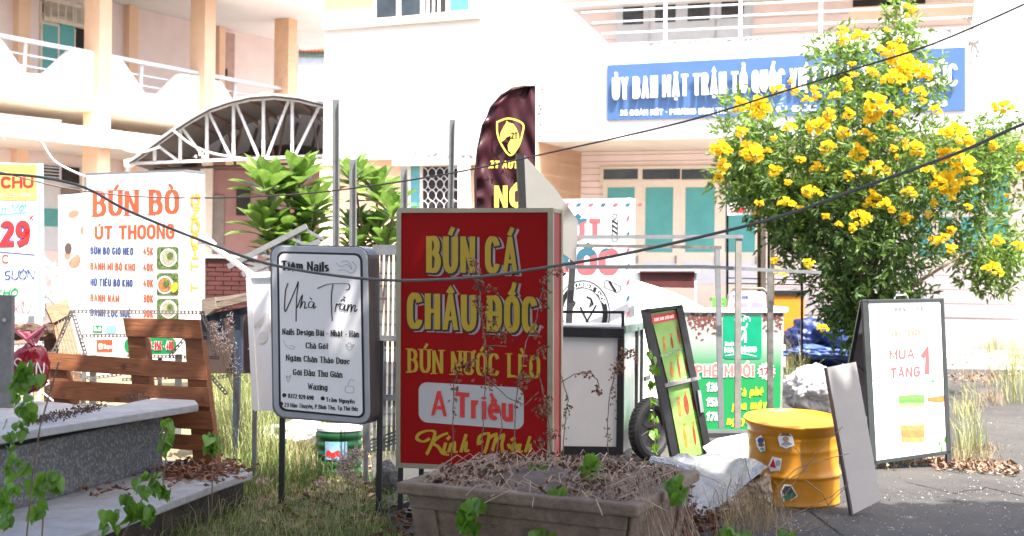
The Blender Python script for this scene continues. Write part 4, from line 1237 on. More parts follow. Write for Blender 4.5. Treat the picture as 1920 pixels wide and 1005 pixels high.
for i, (x, y, w_, h_, r_) in enumerate(((1246, 648, 3, 12, -8), (1260, 642, 3, 13, -8), (1272, 628, 3, 20, -10), (1260, 696, 4, 13, -8), (1273, 690, 3, 22, -8), (1287, 686, 3, 15, -8),
        (1274, 766, 5, 18, -8), (1287, 758, 6, 22, -8), (1301, 752, 5, 20, -8), (1285, 820, 4, 24, -8), (1302, 815, 3, 22, -8), (1318, 812, 4, 26, -8))):
    patch(DS, blob(x, y, w_ * .75, h_ * .9, 12, rot=r_), sk if i % 3 else MATS['sausage_print_amber'], ds, .003 + .0002 * (i % 4), 'snack_print')
    patch(DS, blob(x - 1, y - h_ - 2, 2.2, 3, 10), sk2, ds, .005, 'snack_print')
    if i < 6: text(DS, ds, 'Xiên que', x - 8, y + h_ + 9, x + 8, y + h_ + 6, 4, print_grey, .8, off=.004)
MB().px(DS, [(1308, 732), (1314, 731), (1320, 772), (1314, 774)], .03, .05).build('latch', alu, ds)

# ------------------------------------------------------------------ coffee stall
CS = Pl(1380, 700, 13.0, yaw=-4)
cs = thing('coffee_stall', CS.pt(1380, 810), 'green and silver coffee stall front with a chef hat badge and prices', 'stall')
def grad_mat(name, top, bot, z0, z1):
    mt = mat(name, top, .4, var=.03)
    n, l = mt.node_tree.nodes, mt.node_tree.links
    tc2 = n.new('ShaderNodeTexCoord'); sp = n.new('ShaderNodeSeparateXYZ'); l.new(tc2.outputs['Object'], sp.inputs[0])
    mr = n.new('ShaderNodeMapRange'); mr.inputs['From Min'].default_value = z1; mr.inputs['From Max'].default_value = z0
    l.new(sp.outputs['Z'], mr.inputs['Value'])
    mx2 = n.new('ShaderNodeMix'); mx2.data_type = 'RGBA'
    mx2.inputs[6].default_value = (*top, 1); mx2.inputs[7].default_value = (*bot, 1)
    l.new(mr.outputs[0], mx2.inputs[0]); l.new(mx2.outputs[2], n['Principled BSDF'].inputs['Base Color'])
    return mt
zz0 = CS.zof(1380, 690) - cs.location.z
zz1 = CS.zof(1380, 640) - cs.location.z
sg = grad_mat('stall_print', (.26, .29, .27), (.01, .20, .06), zz0, zz1)
MB().px(CS, [(1255, 583), (1470, 583), (1466, 806), (1255, 806)], .03, 0).build('front_board', sg, cs)
MB().px(CS, [(1250, 577), (1475, 578), (1475, 586), (1250, 585)], .08, .02).build('top_rail', print_white, cs)
MB().px(CS, [(1250, 806), (1470, 806), (1470, 812), (1250, 812)], .05, .01).build('bottom_rail', alu, cs)
a, b = CS.pt(1470, 580), CS.pt(1466, 806)
MB().prism([a, a + CS.ey * .5 + CS.ex * .03, b + CS.ey * .5 + CS.ex * .03, b], -CS.ex * .02).build('side_panel', mat('stall_side', (.5, .52, .46), .5, dirt=.3), cs)
MB().prism([a + V((0, 0, .02)), a + CS.ey * .5 + V((0, 0, .02)), a + CS.ey * .5, a - V((0, 0, .02))], CS.ex * .04).build('side_rail', print_white, cs)
for x in (1262, 1462):
    p = CS.pt(x, 808, -.02)
    MB().bar(V((p.x, p.y, 0)), p, .035).build('leg', alu, cs)
br_print = mat('bean_print', (.16, .05, .04), .5, var=.3, scale=60)
bd = MB()
rr = random.Random(3)
for i in range(420):
    x = rr.uniform(1290, 1466)
    if 1352 < x < 1432: continue
    y = 588 + abs(rr.gauss(0, 15))
    bd.add([CS.pt(px_, py_, .002 + .0001 * (i % 9)) for px_, py_ in blob(x, y, rr.uniform(2, 4.6), 1.7, 6, rot=rr.uniform(0, 180))], [tuple(range(6))])
bd.build('bean_pattern', br_print, cs, kind='stuff')
patch(CS, rrect(1356, 591, 1428, 673, 6), mat('badge_green', (.0, .22, .11), .4), cs, .004, 'badge')
hat = MB()
for (x, y, r_) in ((1384, 600, 6), (1392, 597, 7), (1400, 600, 6)): ribbon(hat, blob(x, y, r_, r_, 14, 150, 400), 1, 1, lambda x, y: CS.pt(x, y, .0055))
for q in ([(1383, 606), (1385, 614), (1399, 614), (1401, 606)], [(1388, 620), (1392, 616), (1398, 620), (1394, 627)]): ribbon(hat, q, 1.1, 1.1, lambda x, y: CS.pt(x, y, .0058))
hat.build('chef_hat_icon', print_white, cs)
text(CS, cs, 'M', 1380, 642, 1400, 642, 20, print_white, 4.6, off=.006, thin=3.5)
text(CS, cs, 'Tiệm nhà', 1359, 648, 1376, 648, 7, print_white, 1.1, off=.006)
text(CS, cs, 'MAI HỒNG', 1358, 661, 1419, 660, 10, print_white, 3.2, off=.006, thin=2.4)
script(CS, cs, [[(1360, 667), (1385, 663), (1400, 664), (1418, 668)]], print_white, .6, .6, off=.006)
ppk = mat('print_coral', (.78, .16, .14), .4)
text(CS, cs, 'CÀ PHÊ MUỐI', 1262, 706, 1414, 706, 22, print_white, 5.6, thin=4.6, off=.005, gap=.2, plump=1.3)
text(CS, cs, 'CÀ PHÊ MUỐI', 1262, 706, 1414, 706, 22, ppk, 5.0, thin=4, off=.007, gap=.2)
star = []
for i in range(28):
    a_, r_ = 2 * math.pi * i / 28, (1.0 if i % 2 else .78)
    star.append((1437 + 18 * r_ * math.cos(a_), 696 + 17 * r_ * math.sin(a_)))
patch(CS, star, print_white, cs, .004, 'star_burst')
text(CS, cs, '17k', 1424, 704, 1452, 703, 15, print_red, 3.2, off=.006)
for i, (s, y) in enumerate((('13k', 734), ('15k', 762), ('17k', 789))): text(CS, cs, s, 1323, y, 1348, y, 16, print_white, 3.4, thin=2.6, off=.005, slant=.1)
lime = mat('print_lime', (.45, .55, .03), .4)
text(CS, cs, 'Cà phê', 1380, 744, 1431, 741, 17, lime, 3.2, thin=2, off=.005, slant=.14)
text(CS, cs, 'pha máy', 1372, 769, 1437, 766, 17, lime, 3.2, thin=2, off=.005, slant=.14)
text(CS, cs, 'nguyên chất', 1362, 797, 1455, 794, 17, lime, 3.2, thin=2, off=.005, slant=.14)

# ------------------------------------------------------------------ metal rack frames
MR = Pl(1350, 600, 12.2, yaw=-6)
mr_ = thing('steel_rack_frame', MR.pt(1350, 805), 'bare bolted steel rack frame with dark crossbar, before the coffee stall', 'rack')
def rk(par, pl, q, mt, th=.03, off=0, nm='bar'): return MB().px(pl, q, th, off).build(nm, mt, par)
dk = mat('dark_galv', (.16, .15, .14), .5, metal=.4, var=.3, scale=12)
rk(mr_, MR, [(1060, 457), (1353, 461), (1353, 467), (1060, 463)], dk, nm='crossbar')
rk(mr_, MR, [(1341, 466), (1350, 466), (1358, 804), (1348, 804)], MATS['galvanised_steel'], nm='upright')
MR2 = MR.off(-.35)
rk(mr_, MR2, [(1050, 441), (1394, 440), (1394, 447), (1050, 448)], galv, off=.01, nm='crossbar')
rk(mr_, MR2, [(1380, 445), (1391, 445), (1389, 803), (1378, 803)], mat('dirty_galv', (.22, .205, .19), .6, metal=.3, var=.2, dirt=.6, dirtcol=(.3, .2, .14)), nm='upright')
rk(mr_, MR2, [(1060, 497), (1320, 497), (1540, 508), (1540, 514), (1320, 504), (1060, 504)], galv, off=-.10, nm='long_rail')
rk(mr_, MR, [(1440, 508), (1450, 508), (1450, 770), (1440, 770)], dk, off=.1, nm='upright')
p = MR.pt(1445, 769, .1); MB().bar(V((p.x, p.y, 0)), p, .03).build('upright', dk, mr_)

# ------------------------------------------------------------------ big white sheet behind
WS = Pl(1250, 590, 13.9, yaw=-14, lean=20)
ws = thing('white_tarpaulin', WS.pt(1250, 700), 'large blank white sheet leaning behind the cart and the snack menu', 'tarpaulin')
sheet_m = mat('white_sheet', (.82, .82, .83), .5, var=.02, bump=.15, bscale=3)
MB().px(WS, [(1150, 520), (1195, 526), (1240, 540), (1282, 556), (1322, 578), (1315, 640), (1303, 700), (1300, 850), (1160, 850)], .02).build('sheet', sheet_m, ws)
WS2 = Pl(1365, 850, 9.9, yaw=0, lean=45)
o = MB().px(WS2, [(1318, 838), (1345, 822), (1400, 812), (1412, 860), (1404, 878), (1345, 870)], .012).build('white_plastic_sheet', sheet_m, base=WS2.pt(1365, 850))
tag(o, 'small glaring white plastic sheet between foil and yellow drum', 'plastic sheet')

# ------------------------------------------------------------------ yellow drum
DC = G(1502, 952); DC = V((DC.x, DC.y + .28, 0))
dy = mat('drum_yellow', (.56, .225, .010), .38, var=.10, scale=4, dirt=.55, dirtcol=(.30, .115, .015), spec=.4, bump=.12, bscale=5)
dr_ = thing('yellow_drum', DC, 'dented yellow oil drum with picture stickers beside the leaning grey panel', 'drum')
rS = 93 / FPX * (DC.y - 0)
H = P(1497, 785, DC.y).z
prof = [(0, .012), (rS * .90, .012), (rS * .92, 0), (rS * .94, .01), (rS * .93, .02), (rS * .93, .05), (rS * .92, .18), (rS * .925, .19), (rS * .955, .2), (rS * .955, .21), (rS * .925, .222), (rS * .905, .25), (rS * .89, .34),
        (rS * .89, .37), (rS * .90, .38), (rS * .89, .39), (rS * .892, .45), (rS * .91, .465), (rS * .895, .48), (rS * .91, H - .07), (rS * .94, H - .03), (rS * .975, H - .014), (rS * .99, H), (rS * .98, H + .006), (rS * .97, H), (rS * .955, H - .012), (rS * .5, H - .016), (0, H - .02)]
dmb = MB().lathe(DC, prof, 72)
for v in dmb.v: v.z += (v.y - DC.y) * .10 * (v.z / .56)
dmb.build('drum_body', dy, dr_, smooth=True)
def on_drum(px_, py_, off=.004):
    d = ray(px_, py_)
    r_ = rS * .915 + off
    # ray ∩ cylinder
    ox, oy = -DC.x, -DC.y
    A, B, C_ = d.x ** 2 + d.y ** 2, 2 * (ox * d.x + oy * d.y), ox * ox + oy * oy - r_ * r_
    t_ = (-B - math.sqrt(max(0, B * B - 4 * A * C_))) / (2 * A)
    return CAM + d * t_
def sticker(shapes):
    k0 = None
    for i, (pts, mt) in enumerate(shapes):
        m_ = MB()
        m_.add([on_drum(x, y, .006 + .0015 * i) for x, y in pts], [tuple(range(len(pts)))])
        k0 = m_.build('sticker' if k0 is None else 'sticker_print', mt, dr_ if k0 is None else k0)
sw = print_white
sticker([([(1458, 820), (1472, 803), (1486, 818), (1490, 835), (1474, 841), (1462, 836)], sw), ([(1462, 817), (1472, 806), (1484, 818)], mat('sticker_brown', (.22, .09, .05), .5)), (blob(1473, 823, 6, 5, 10), skin_print), ([(1464, 834), (1474, 826), (1486, 833), (1474, 838)], print_grey)])
sticker([([(1417, 822), (1427, 816), (1434, 828), (1435, 845), (1426, 847), (1419, 836)], sw), (blob(1426, 826, 6, 6, 10), print_navy), (blob(1427, 834, 6, 4, 10), MATS['sticker_brown']), (blob(1429, 842, 4, 3, 8), print_cyan)])
sticker([([(1440, 873), (1448, 856), (1466, 860), (1463, 882), (1445, 884)], sw), ([(1443, 875), (1450, 859), (1455, 878)], print_red), (blob(1459, 868, 5, 6, 8), print_grey)])
sticker([([(1463, 922), (1470, 908), (1484, 909), (1496, 930), (1484, 938), (1468, 942)], sw), ([(1466, 921), (1472, 911), (1483, 912), (1490, 924), (1470, 928)], mat('sticker_dark', (.05, .06, .08), .5)), ([(1469, 930), (1490, 922), (1494, 930), (1472, 939)], mat('sticker_green', (.03, .22, .12), .5))])

# ------------------------------------------------------------------ leaning grey panel
LPn = Pl(1600, 960, 8.78, yaw=-14, lean=9)
o = thing('leaning_grey_panel', LPn.pt(1620, 955), 'long narrow grey panel with dark edge leaning between drum and cafe board', 'panel')
pg = mat('panel_grey', (.34, .32, .31), .45, var=.05, scale=5, dirt=.4, dirtcol=(.3, .28, .26))
MB().px(LPn, [(1549, 689), (1605, 678), (1652, 938), (1597, 966)], .035, 0).build('core_board', mat('panel_edge', (.10, .085, .08), .6), o)
MB().px(LPn, [(1551, 689), (1605, 678.6), (1652, 937.4), (1600, 964)], .002, .0035).build('face_sheet', pg, o)

# ------------------------------------------------------------------ A-frame cafe board
AF = Pl(1640, 870, 10.95, yaw=-16, lean=9)
af = thing('cafe_a_board', AF.pt(1700, 885), 'folding cafe A-board with black frame, milk tea picture and pink offer text', 'sign')
bf = mat('aframe_black', (.03, .035, .035), .4, metal=.3, var=.15)
MB().px(AF, [(1620, 563), (1769, 560), (1782, 850), (1638, 870)], .02, 0).build('board', bf, af)
for q in ([(1617, 563), (1629, 563), (1645, 878), (1634, 878)], [(1764, 560), (1770, 560), (1786, 890), (1777, 890)], [(1617, 562), (1770, 559), (1770, 565), (1618, 568)], [(1637, 864), (1782, 844), (1782, 851), (1638, 872)]):
    MB().px(AF, q, .03, .012).build('frame_bar', bf, af, bevel=.003)
patch(AF, [(1629, 568), (1765, 565), (1778, 844), (1643, 864)], mat('cafe_print_white', (.84, .84, .84), .35, var=.01), af, .002, 'poster')
RP = Pl(0, 0, 0, yaw=-16, lean=-12, pt=AF.pt(1690, 563) + AF.ey * .03)
top_l, top_r = AF.pt(1620, 563), AF.pt(1769, 560)
for t_, nm in ((0.0, 0), (1.0, 1)):
    a = top_l.lerp(top_r, t_) + AF.ey * .03
    hb_ = V((AF.ey.x, AF.ey.y, 0)).normalized()
    foot = V((a.x, a.y, 0)) + hb_ * .42 + AF.ex * (-.02 if t_ == 0 else -.12)
    MB().bar(foot, a, .03).build('rear_leg', bf, af)
a, b = top_l + AF.ey * .05, top_r + AF.ey * .05
f0 = V((a.x, a.y, .35)) + hb_ * .36
f1 = V((b.x, b.y, .35)) + hb_ * .36 - AF.ex * .09
MB().prism([a, b, f1, f0], hb_ * .01).build('rear_panel', mat('mauve_back', (.30, .26, .32), .6), af)
mid = top_l.lerp(f0, .5)
MB().bar(AF.pt(1636, 715) , mid + hb_ * .0, .02).build('stay_bar', bf, af)
hd = MB()
hd.tube([AF.pt(1677, 561), AF.pt(1680, 554), AF.pt(1698, 553), AF.pt(1702, 560)], .008, 6)
hd.build('handle', alu, af)
pink_t = mat('print_soft_pink', (.60, .07, .07), .5)
text(AF, af, 'VIBES CAFE', 1667, 585, 1732, 583, 8, mat('print_mid_grey', (.12, .12, .13), .5), 2.0, off=.004, gap=.6)
text(AF, af, 'KHAI TRƯƠNG', 1671, 632, 1733, 629, 13, mat('print_pale_pink', (.66, .17, .13), .5), 2.6, off=.004)
text(AF, af, 'MUA', 1667, 675, 1715, 672, 19, pink_t, 4, thin=3.6, off=.004, gap=.35)
text(AF, af, 'TẶNG', 1669, 710, 1726, 706, 20, pink_t, 4, thin=3.6, off=.004, gap=.35)
text(AF, af, '1', 1727, 704, 1744, 702, 51, pink_t, 10, thin=9, off=.004)
cols = [((.60, .70, .50), 735, 741), ((.10, .30, .05), 741, 749), ((.07, .24, .04), 749, 756), ((.22, .38, .12), 756, 763), ((.46, .50, .34), 763, 771), ((.58, .56, .47), 771, 780), ((.62, .54, .44), 780, 789), ((.66, .36, .20), 789, 797), ((.64, .18, .06), 797, 808), ((.58, .14, .04), 808, 820), ((.62, .20, .07), 820, 828)]
mats_c = []
for i, (c_, ya, yb_) in enumerate(cols):
    mt_ = mat('drink_%s' % 'abcdefghijk'[i], c_, .5, var=.18, scale=25)
    wl_ = 2 if ya < 745 else 0
    patch(AF, [(1684 + (ya - 735) * .07, ya + 1.2), (1697, ya - 1 + (i % 3)), (1712, ya + 1 - (i % 2) * 2), (1734, ya - .6), (1734, yb_ + .6), (1712, yb_ + 2), (1697, yb_ + (i % 3)), (1684 + (yb_ - 735) * .07, yb_ + 1.8)], mt_, af, .003 + .0002 * i, 'drink_print')
patch(AF, [(1737, 746), (1774, 740), (1775, 750), (1765, 755), (1740, 753)], mat('print_peach_tea', (.62, .13, .03), .5), af, .003, 'drink_print')
patch(AF, [(1737, 755), (1775, 752), (1775, 762), (1737, 765)], mat('print_blush', (.62, .36, .26), .5), af, .003, 'drink_print')
patch(AF, [(1742, 715), (1750, 711), (1756, 724), (1750, 717)], print_green, af, .003, 'leaf_print')
for q in ([(1762, 848), (1766, 830), (1768, 846)], [(1768, 826), (1776, 812), (1774, 832)], [(1758, 832), (1764, 824), (1764, 838)]): patch(AF, q, mat('print_matcha', (.05, .20, .03), .5), af, .003, 'leaf_print')
for y in (837, 841): patch(AF, [(1690, y), (1735, y - 3), (1735, y - 2), (1690, y + 1)], print_pink, af, .003, 'small_print')

# ------------------------------------------------------------------ foil insulation sheet
def foil():
    mt = bpy.data.materials.new('silver_foil')
    mt.use_nodes = True
    n, l = mt.node_tree.nodes, mt.node_tree.links
    b = n['Principled BSDF']
    b.inputs['Base Color'].default_value = (.40, .41, .43, 1)
    b.inputs['Metallic'].default_value = .85
    b.inputs['Roughness'].default_value = .24
    tc2 = n.new('ShaderNodeTexCoord')
    v = n.new('ShaderNodeTexVoronoi'); v.inputs['Scale'].default_value = 9; v.feature = 'DISTANCE_TO_EDGE'
    q = n.new('ShaderNodeTexNoise'); q.inputs['Scale'].default_value = 12; q.inputs['Detail'].default_value = 6
    l.new(tc2.outputs['Object'], q.inputs['Vector'])
    ad = n.new('ShaderNodeVectorMath'); ad.operation = 'ADD'
    l.new(tc2.outputs['Object'], ad.inputs[0]); l.new(q.outputs['Color'], ad.inputs[1]); l.new(ad.outputs[0], v.inputs['Vector'])
    bu = n.new('ShaderNodeBump'); bu.inputs['Strength'].default_value = .9; bu.inputs['Distance'].default_value = .03
    l.new(v.outputs['Distance'], bu.inputs['Height']); l.new(bu.outputs[0], b.inputs['Normal'])
    return mt
fm = foil()
ft = thing('foil_sheet', P(1340, 920, 8.6), 'crumpled silver foil insulation sheet draped beside the planter and yellow drum', 'foil sheet')
corners = [P(1222, 872, 9.6), P(1345, 846, 9.7), P(1440, 880, 8.9), P(1306, 978, 8.45)]
N = 26
vs = []
rn = random.Random(5)
for j in range(N + 1):
    for i in range(N + 1):
        u, v = i / N, j / N
        p = (corners[0].lerp(corners[1], u)).lerp(corners[3].lerp(corners[2], u), v)
        hgt = .04 * math.sin(u * 5 + v * 3) + .022 * abs(math.sin(u * 9 + v * 5 + 1.5 * math.sin(v * 6))) + rn.uniform(-.005, .005)
        vs.append(p + V((rn.uniform(-.006, .006), 0, hgt * (1 if 0 < i < N and 0 < j < N else .3))))
k = MB(); k.add(vs, [(j * (N + 1) + i, j * (N + 1) + i + 1, (j + 1) * (N + 1) + i + 1, (j + 1) * (N + 1) + i) for j in range(N) for i in range(N)])
k.build('foil', fm, ft)
brown_wrap = mat('brown_backing', (.26, .20, .15), .6, var=.3, scale=14, bump=.6, bscale=18, dirt=.5)
k = MB()
A_, B_ = P(1306, 978, 8.47), P(1442, 880, 8.93)
A2, B2 = P(1330, 985, 8.5), P(1450, 948, 8.95)
vs = []
for j in range(9):
    for i in range(21):
        u, v = i / 20, j / 8
        p = A_.lerp(B_, u).lerp(A2.lerp(B2, u), v)
        vs.append(p + V((0, rn.uniform(-.02, .02) + .04 * math.sin(u * 12), 0)))
k.add(vs, [(j * 21 + i, j * 21 + i + 1, (j + 1) * 21 + i + 1, (j + 1) * 21 + i) for j in range(8) for i in range(20)])
k.build('folded_side', brown_wrap, ft)
k = MB(); k.tube([P(1222, 864, 9.2), P(1262, 872, 9.1), P(1300, 885, 9.0)], .035, 8); k.build('rolled_edge', fm, ft)

# ------------------------------------------------------------------ concrete planter
pz = .52
A_, B_, C_, D_ = G(742, 904, pz), G(1195, 948, pz), G(1313, 882, pz), None
D_ = A_ + (C_ - B_)
pc = mat('planter_concrete', (.21, .148, .105), .9, var=.22, scale=6, bump=.7, bscale=30, dirt=.85, dirtcol=(.07, .048, .038))
pl_ = thing('concrete_planter', (A_ + C_) / 2 * V((1, 1, 0)).length * 0 + V(((A_.x + C_.x) / 2, (A_.y + C_.y) / 2, 0)), 'weathered brown concrete planter box full of dead creeper, before the red sign', 'planter')
ctr = (A_ + C_) / 2
ring = [A_, B_, C_, D_]
def inset(p, d, z): 
    q = ctr + (p - ctr) * (1 - d)
    return V((q.x, q.y, z))
rimm = MB()
rt = .055
o_r = [V((p.x, p.y, pz)) for p in ring]; i_r = [inset(p, .13, pz) for p in ring]
o_b = [V((p.x, p.y, pz - rt)) for p in ring]; i_b = [inset(p, .13, pz - .2) for p in ring]; u_b = [inset(p, .07, pz - rt) for p in ring]
k = MB()
k.add(o_r + i_r + o_b + i_b + u_b, [(i, (i + 1) % 4, 4 + (i + 1) % 4, 4 + i) for i in range(4)] + [(8 + i, 8 + (i + 1) % 4, (i + 1) % 4, i) for i in range(4)] + [(4 + i, 4 + (i + 1) % 4, 12 + (i + 1) % 4, 12 + i) for i in range(4)] + [(16 + i, 16 + (i + 1) % 4, 8 + (i + 1) % 4, 8 + i) for i in range(4)])
k.build('rim', pc, pl_, bevel=.012)
k = MB()
t0 = [inset(p, .085, pz - rt - .002) for p in ring]; b0 = [inset(p, .22, .0) for p in ring]
k.add(t0 + b0, [(4 + i, 4 + (i + 1) % 4, (i + 1) % 4, i) for i in range(4)] + [(4, 5, 6, 7)])
k.build('body', pc, pl_, bevel=.02)
# recessed face moulding
for i in (0, 1):
    a, b = t0[i], t0[(i + 1) % 4]
    a2, b2 = b0[i], b0[(i + 1) % 4]
    nrm = ((b - a).cross(V((0, 0, 1)))).normalized()
    if nrm.dot(ctr - a) > 0: nrm = -nrm
    def fp(u, v): return a.lerp(b, u).lerp(a2.lerp(b2, u), v)
    for u0, u1, v0, v1 in ((.0, 1., .0, .14), (.0, .12, .14, 1.0), (.88, 1.0, .14, 1.0)):
        MB().prism([fp(u0, v0) + nrm * .02, fp(u1, v0) + nrm * .02, fp(u1, v1) + nrm * .02, fp(u0, v1) + nrm * .02], -nrm * .018).build('moulding', pc, pl_, bevel=.006)
sm_ = MB()
NN = 24
vs = []
rn = random.Random(9)
ins = [inset(p, .13, pz - .06) for p in ring]
for j in range(NN + 1):
    for i in range(NN + 1):
        u, v = i / NN, j / NN
        p = ins[0].lerp(ins[1], u).lerp(ins[3].lerp(ins[2], u), v)
        h_ = .09 * math.exp(-((u - .5) ** 2 + (v - .5) ** 2) * 7) + rn.uniform(-.012, .012)
        vs.append(p + V((0, 0, h_)))
sm_.add(vs, [(j * (NN + 1) + i, j * (NN + 1) + i + 1, (j + 1) * (NN + 1) + i + 1, (j + 1) * (NN + 1) + i) for j in range(NN) for i in range(NN)])
sm_.build('soil_fill', mat('dry_soil', (.17, .125, .10), .95, var=.25, scale=14, bump=.6), pl_, smooth=True)

# ------------------------------------------------------------------ stone ledge at the left
lg = thing('stone_ledge', G(100, 1000), 'grey terrazzo ledge with a raised block and thick pale slabs at the left', 'ledge')
terr = bpy.data.materials.new('terrazzo'); terr.use_nodes = True
n_, l_ = terr.node_tree.nodes, terr.node_tree.links
b_ = n_['Principled BSDF']; b_.inputs['Roughness'].default_value = .7
tc3 = n_.new('ShaderNodeTexCoord')
vo = n_.new('ShaderNodeTexVoronoi'); vo.inputs['Scale'].default_value = 70
l_.new(tc3.outputs['Object'], vo.inputs['Vector'])
cr = n_.new('ShaderNodeValToRGB')
cr.color_ramp.elements[0].color = (.075, .074, .074, 1); cr.color_ramp.elements[1].color = (.20, .198, .20, 1)
e = cr.color_ramp.elements.new(.55); e.color = (.105, .103, .104, 1)
sp = n_.new('ShaderNodeSeparateColor'); l_.new(vo.outputs['Color'], sp.inputs[0]); l_.new(sp.outputs[0], cr.inputs[0])
l_.new(cr.outputs[0], b_.inputs['Base Color'])
slab_m = mat('slab_stone', (.33, .325, .325), .8, var=.12, scale=7, bump=.3, dirt=.5, dirtcol=(.2, .19, .18))
# lower slab: top at z=.25
def slab(pts, z, th, nm, mt, bev=.01):
    top = [G(x, y, z) for x, y in pts]
    return MB().prism(top, V((0, 0, -th))).build(nm, mt, lg, bevel=bev)
zl = .25
slab([(-420, 1180), (200, 985), (412, 905), (474, 884), (430, 868), (300, 862), (-200, 862), (-900, 900)], zl, .05, 'lower_slab', slab_m)
k = MB()
base_pts = [G(x, y, zl) for x, y in [(-420, 1178), (200, 981), (410, 902), (468, 884), (430, 870), (300, 864), (-200, 864), (-900, 902)]]
c0 = sum(base_pts, V()) / 8
k.prism([c0 + (p - c0) * .97 + V((0, 0, -.052)) for p in base_pts], V((0, 0, -.2)))
k.build('earth_base', mat('dark_earth', (.06, .045, .035), .95, var=.4, scale=9, bump=1), lg)
# block: front face from (0,960) to (305,875) on z=.25, top z .58
f1, f0 = G(305, 876, zl), G(-160, 1010, zl)
Dh = (f1 - CAM).y
zt2 = CAM.z + (P(305, 779, Dh) - CAM).z
bk0 = V((f0.x - .6, f0.y + .35, 0)); bk1 = V((f1.x - .6, f1.y + .35, 0))
f0z, f1z = V((f0.x, f0.y, 0)), V((f1.x, f1.y, 0))
MB().prism([V((p.x, p.y, zt2)) for p in (f0z, f1z, bk1, bk0)], V((0, 0, -(zt2 - zl)))).build('terrazzo_block', terr, lg, bevel=.008)
up = MB()
zt3 = zt2 + .09
def GZ(px_, py_, z): return G(px_, py_, z)
top = [G(x, y, zt3) for x, y in ((-120, 858), (0, 816), (150, 792), (372, 758), (366, 750), (285, 746), (160, 772), (-60, 800), (-300, 815))]
MB().prism(top, V((0, 0, -.045))).build('top_slab', slab_m, lg, bevel=.006)
top = [G(x, y, zt3 - .03) for x, y in ((-60, 800), (176, 770), (130, 756), (52, 750), (-200, 760))]
MB().prism(top, V((0, 0, -.05))).build('rear_slab', slab_m, lg, bevel=.006)
MB().prism([V((p.x, p.y, zt3 - .05)) for p in (f0z.lerp(bk0, .15), f1z.lerp(bk1, .15), bk1, bk0)], V((0, 0, -.06))).build('packing_course', concrete, lg)

# metal post standing on the ledge
PP = Pl(10, 650, 8.6, yaw=12)
o = thing('square_steel_post', PP.pt(10, 785), 'grimy square steel post at the extreme left edge', 'post')
MB().rect(PP, -14, 553, 19, 800, .035).build('shaft', mat('grimy_steel', (.17, .165, .16), .6, var=.2, scale=8, dirt=.6, dirtcol=(.2, .18, .16)), o)
MB().tube([PP.pt(8, 600, .0), PP.pt(8, 600, .03)], .012, 8).build('bolt', alu, o)

# ------------------------------------------------------------------ timber pallet
PA = Pl(395, 840, 8.95, yaw=10, lean=6)
pa = thing('timber_pallet', PA.pt(400, 868), 'broken brown timber pallet standing upright behind the stone ledge', 'pallet')
def wood(nm, c, c2):
    mt = bpy.data.materials.new(nm); mt.use_nodes = True
    n, l = mt.node_tree.nodes, mt.node_tree.links
    b = n['Principled BSDF']; b.inputs['Roughness'].default_value = .75
    tc2 = n.new('ShaderNodeTexCoord'); mp = n.new('ShaderNodeMapping'); mp.inputs['Scale'].default_value = (2.5, 20, 32)
    l.new(tc2.outputs['Object'], mp.inputs[0])
    q = n.new('ShaderNodeTexNoise'); q.inputs['Scale'].default_value = 1.6; q.inputs['Detail'].default_value = 7; q.inputs['Distortion'].default_value = .9
    l.new(mp.outputs[0], q.inputs['Vector'])
    oi = n.new('ShaderNodeObjectInfo')
    cr2 = n.new('ShaderNodeValToRGB'); cr2.color_ramp.elements[0].position = .3; cr2.color_ramp.elements[1].position = .72
    cr2.color_ramp.elements[0].color = (*c2, 1); cr2.color_ramp.elements[1].color = (*c, 1)
    l.new(q.outputs['Fac'], cr2.inputs[0])
    kn = n.new('ShaderNodeTexVoronoi'); kn.inputs['Scale'].default_value = 5.5
    l.new(tc2.outputs['Object'], kn.inputs['Vector'])
    mr2 = n.new('ShaderNodeMapRange'); mr2.inputs['From Min'].default_value = .06; mr2.inputs['From Max'].default_value = .16; mr2.inputs['To Min'].default_value = .75; mr2.inputs['To Max'].default_value = 0
    l.new(kn.outputs['Distance'], mr2.inputs['Value'])
    mx2 = n.new('ShaderNodeMix'); mx2.data_type = 'RGBA'; l.new(mr2.outputs[0], mx2.inputs[0]); l.new(cr2.outputs[0], mx2.inputs[6]); mx2.inputs[7].default_value = (c2[0] * .4, c2[1] * .4, c2[2] * .4, 1)
    l.new(mx2.outputs[2], b.inputs['Base Color'])
    bu = n.new('ShaderNodeBump'); bu.inputs['Strength'].default_value = .3; bu.inputs['Distance'].default_value = .01
    l.new(q.outputs['Fac'], bu.inputs['Height']); l.new(bu.outputs[0], b.inputs['Normal'])
    return mt
wd = wood('pallet_wood', (.21, .070, .020), (.11, .034, .010))
wl = wood('pale_wood', (.30, .18, .10), (.17, .09, .045))
for q in ([(230, 596), (374, 599), (379, 636), (236, 631)], [(83, 660), (385, 681), (389, 714), (85, 692)], [(91, 712), (390, 727), (395, 764), (97, 748)], [(270, 768), (396, 772), (401, 807), (276, 800)], [(300, 812), (402, 818), (406, 848), (306, 840)]):
    MB().px(PA, q, .025, .0).build('plank', wd, pa, bevel=.003)
for q in ([(92, 690), (124, 693), (132, 758), (102, 757)], [(238, 630), (272, 632), (280, 722), (247, 722)], [(346, 634), (378, 636), (406, 872), (362, 872)]):
    MB().px(PA, q, .09, -.026).build('bearer', wd, pa, bevel=.003)

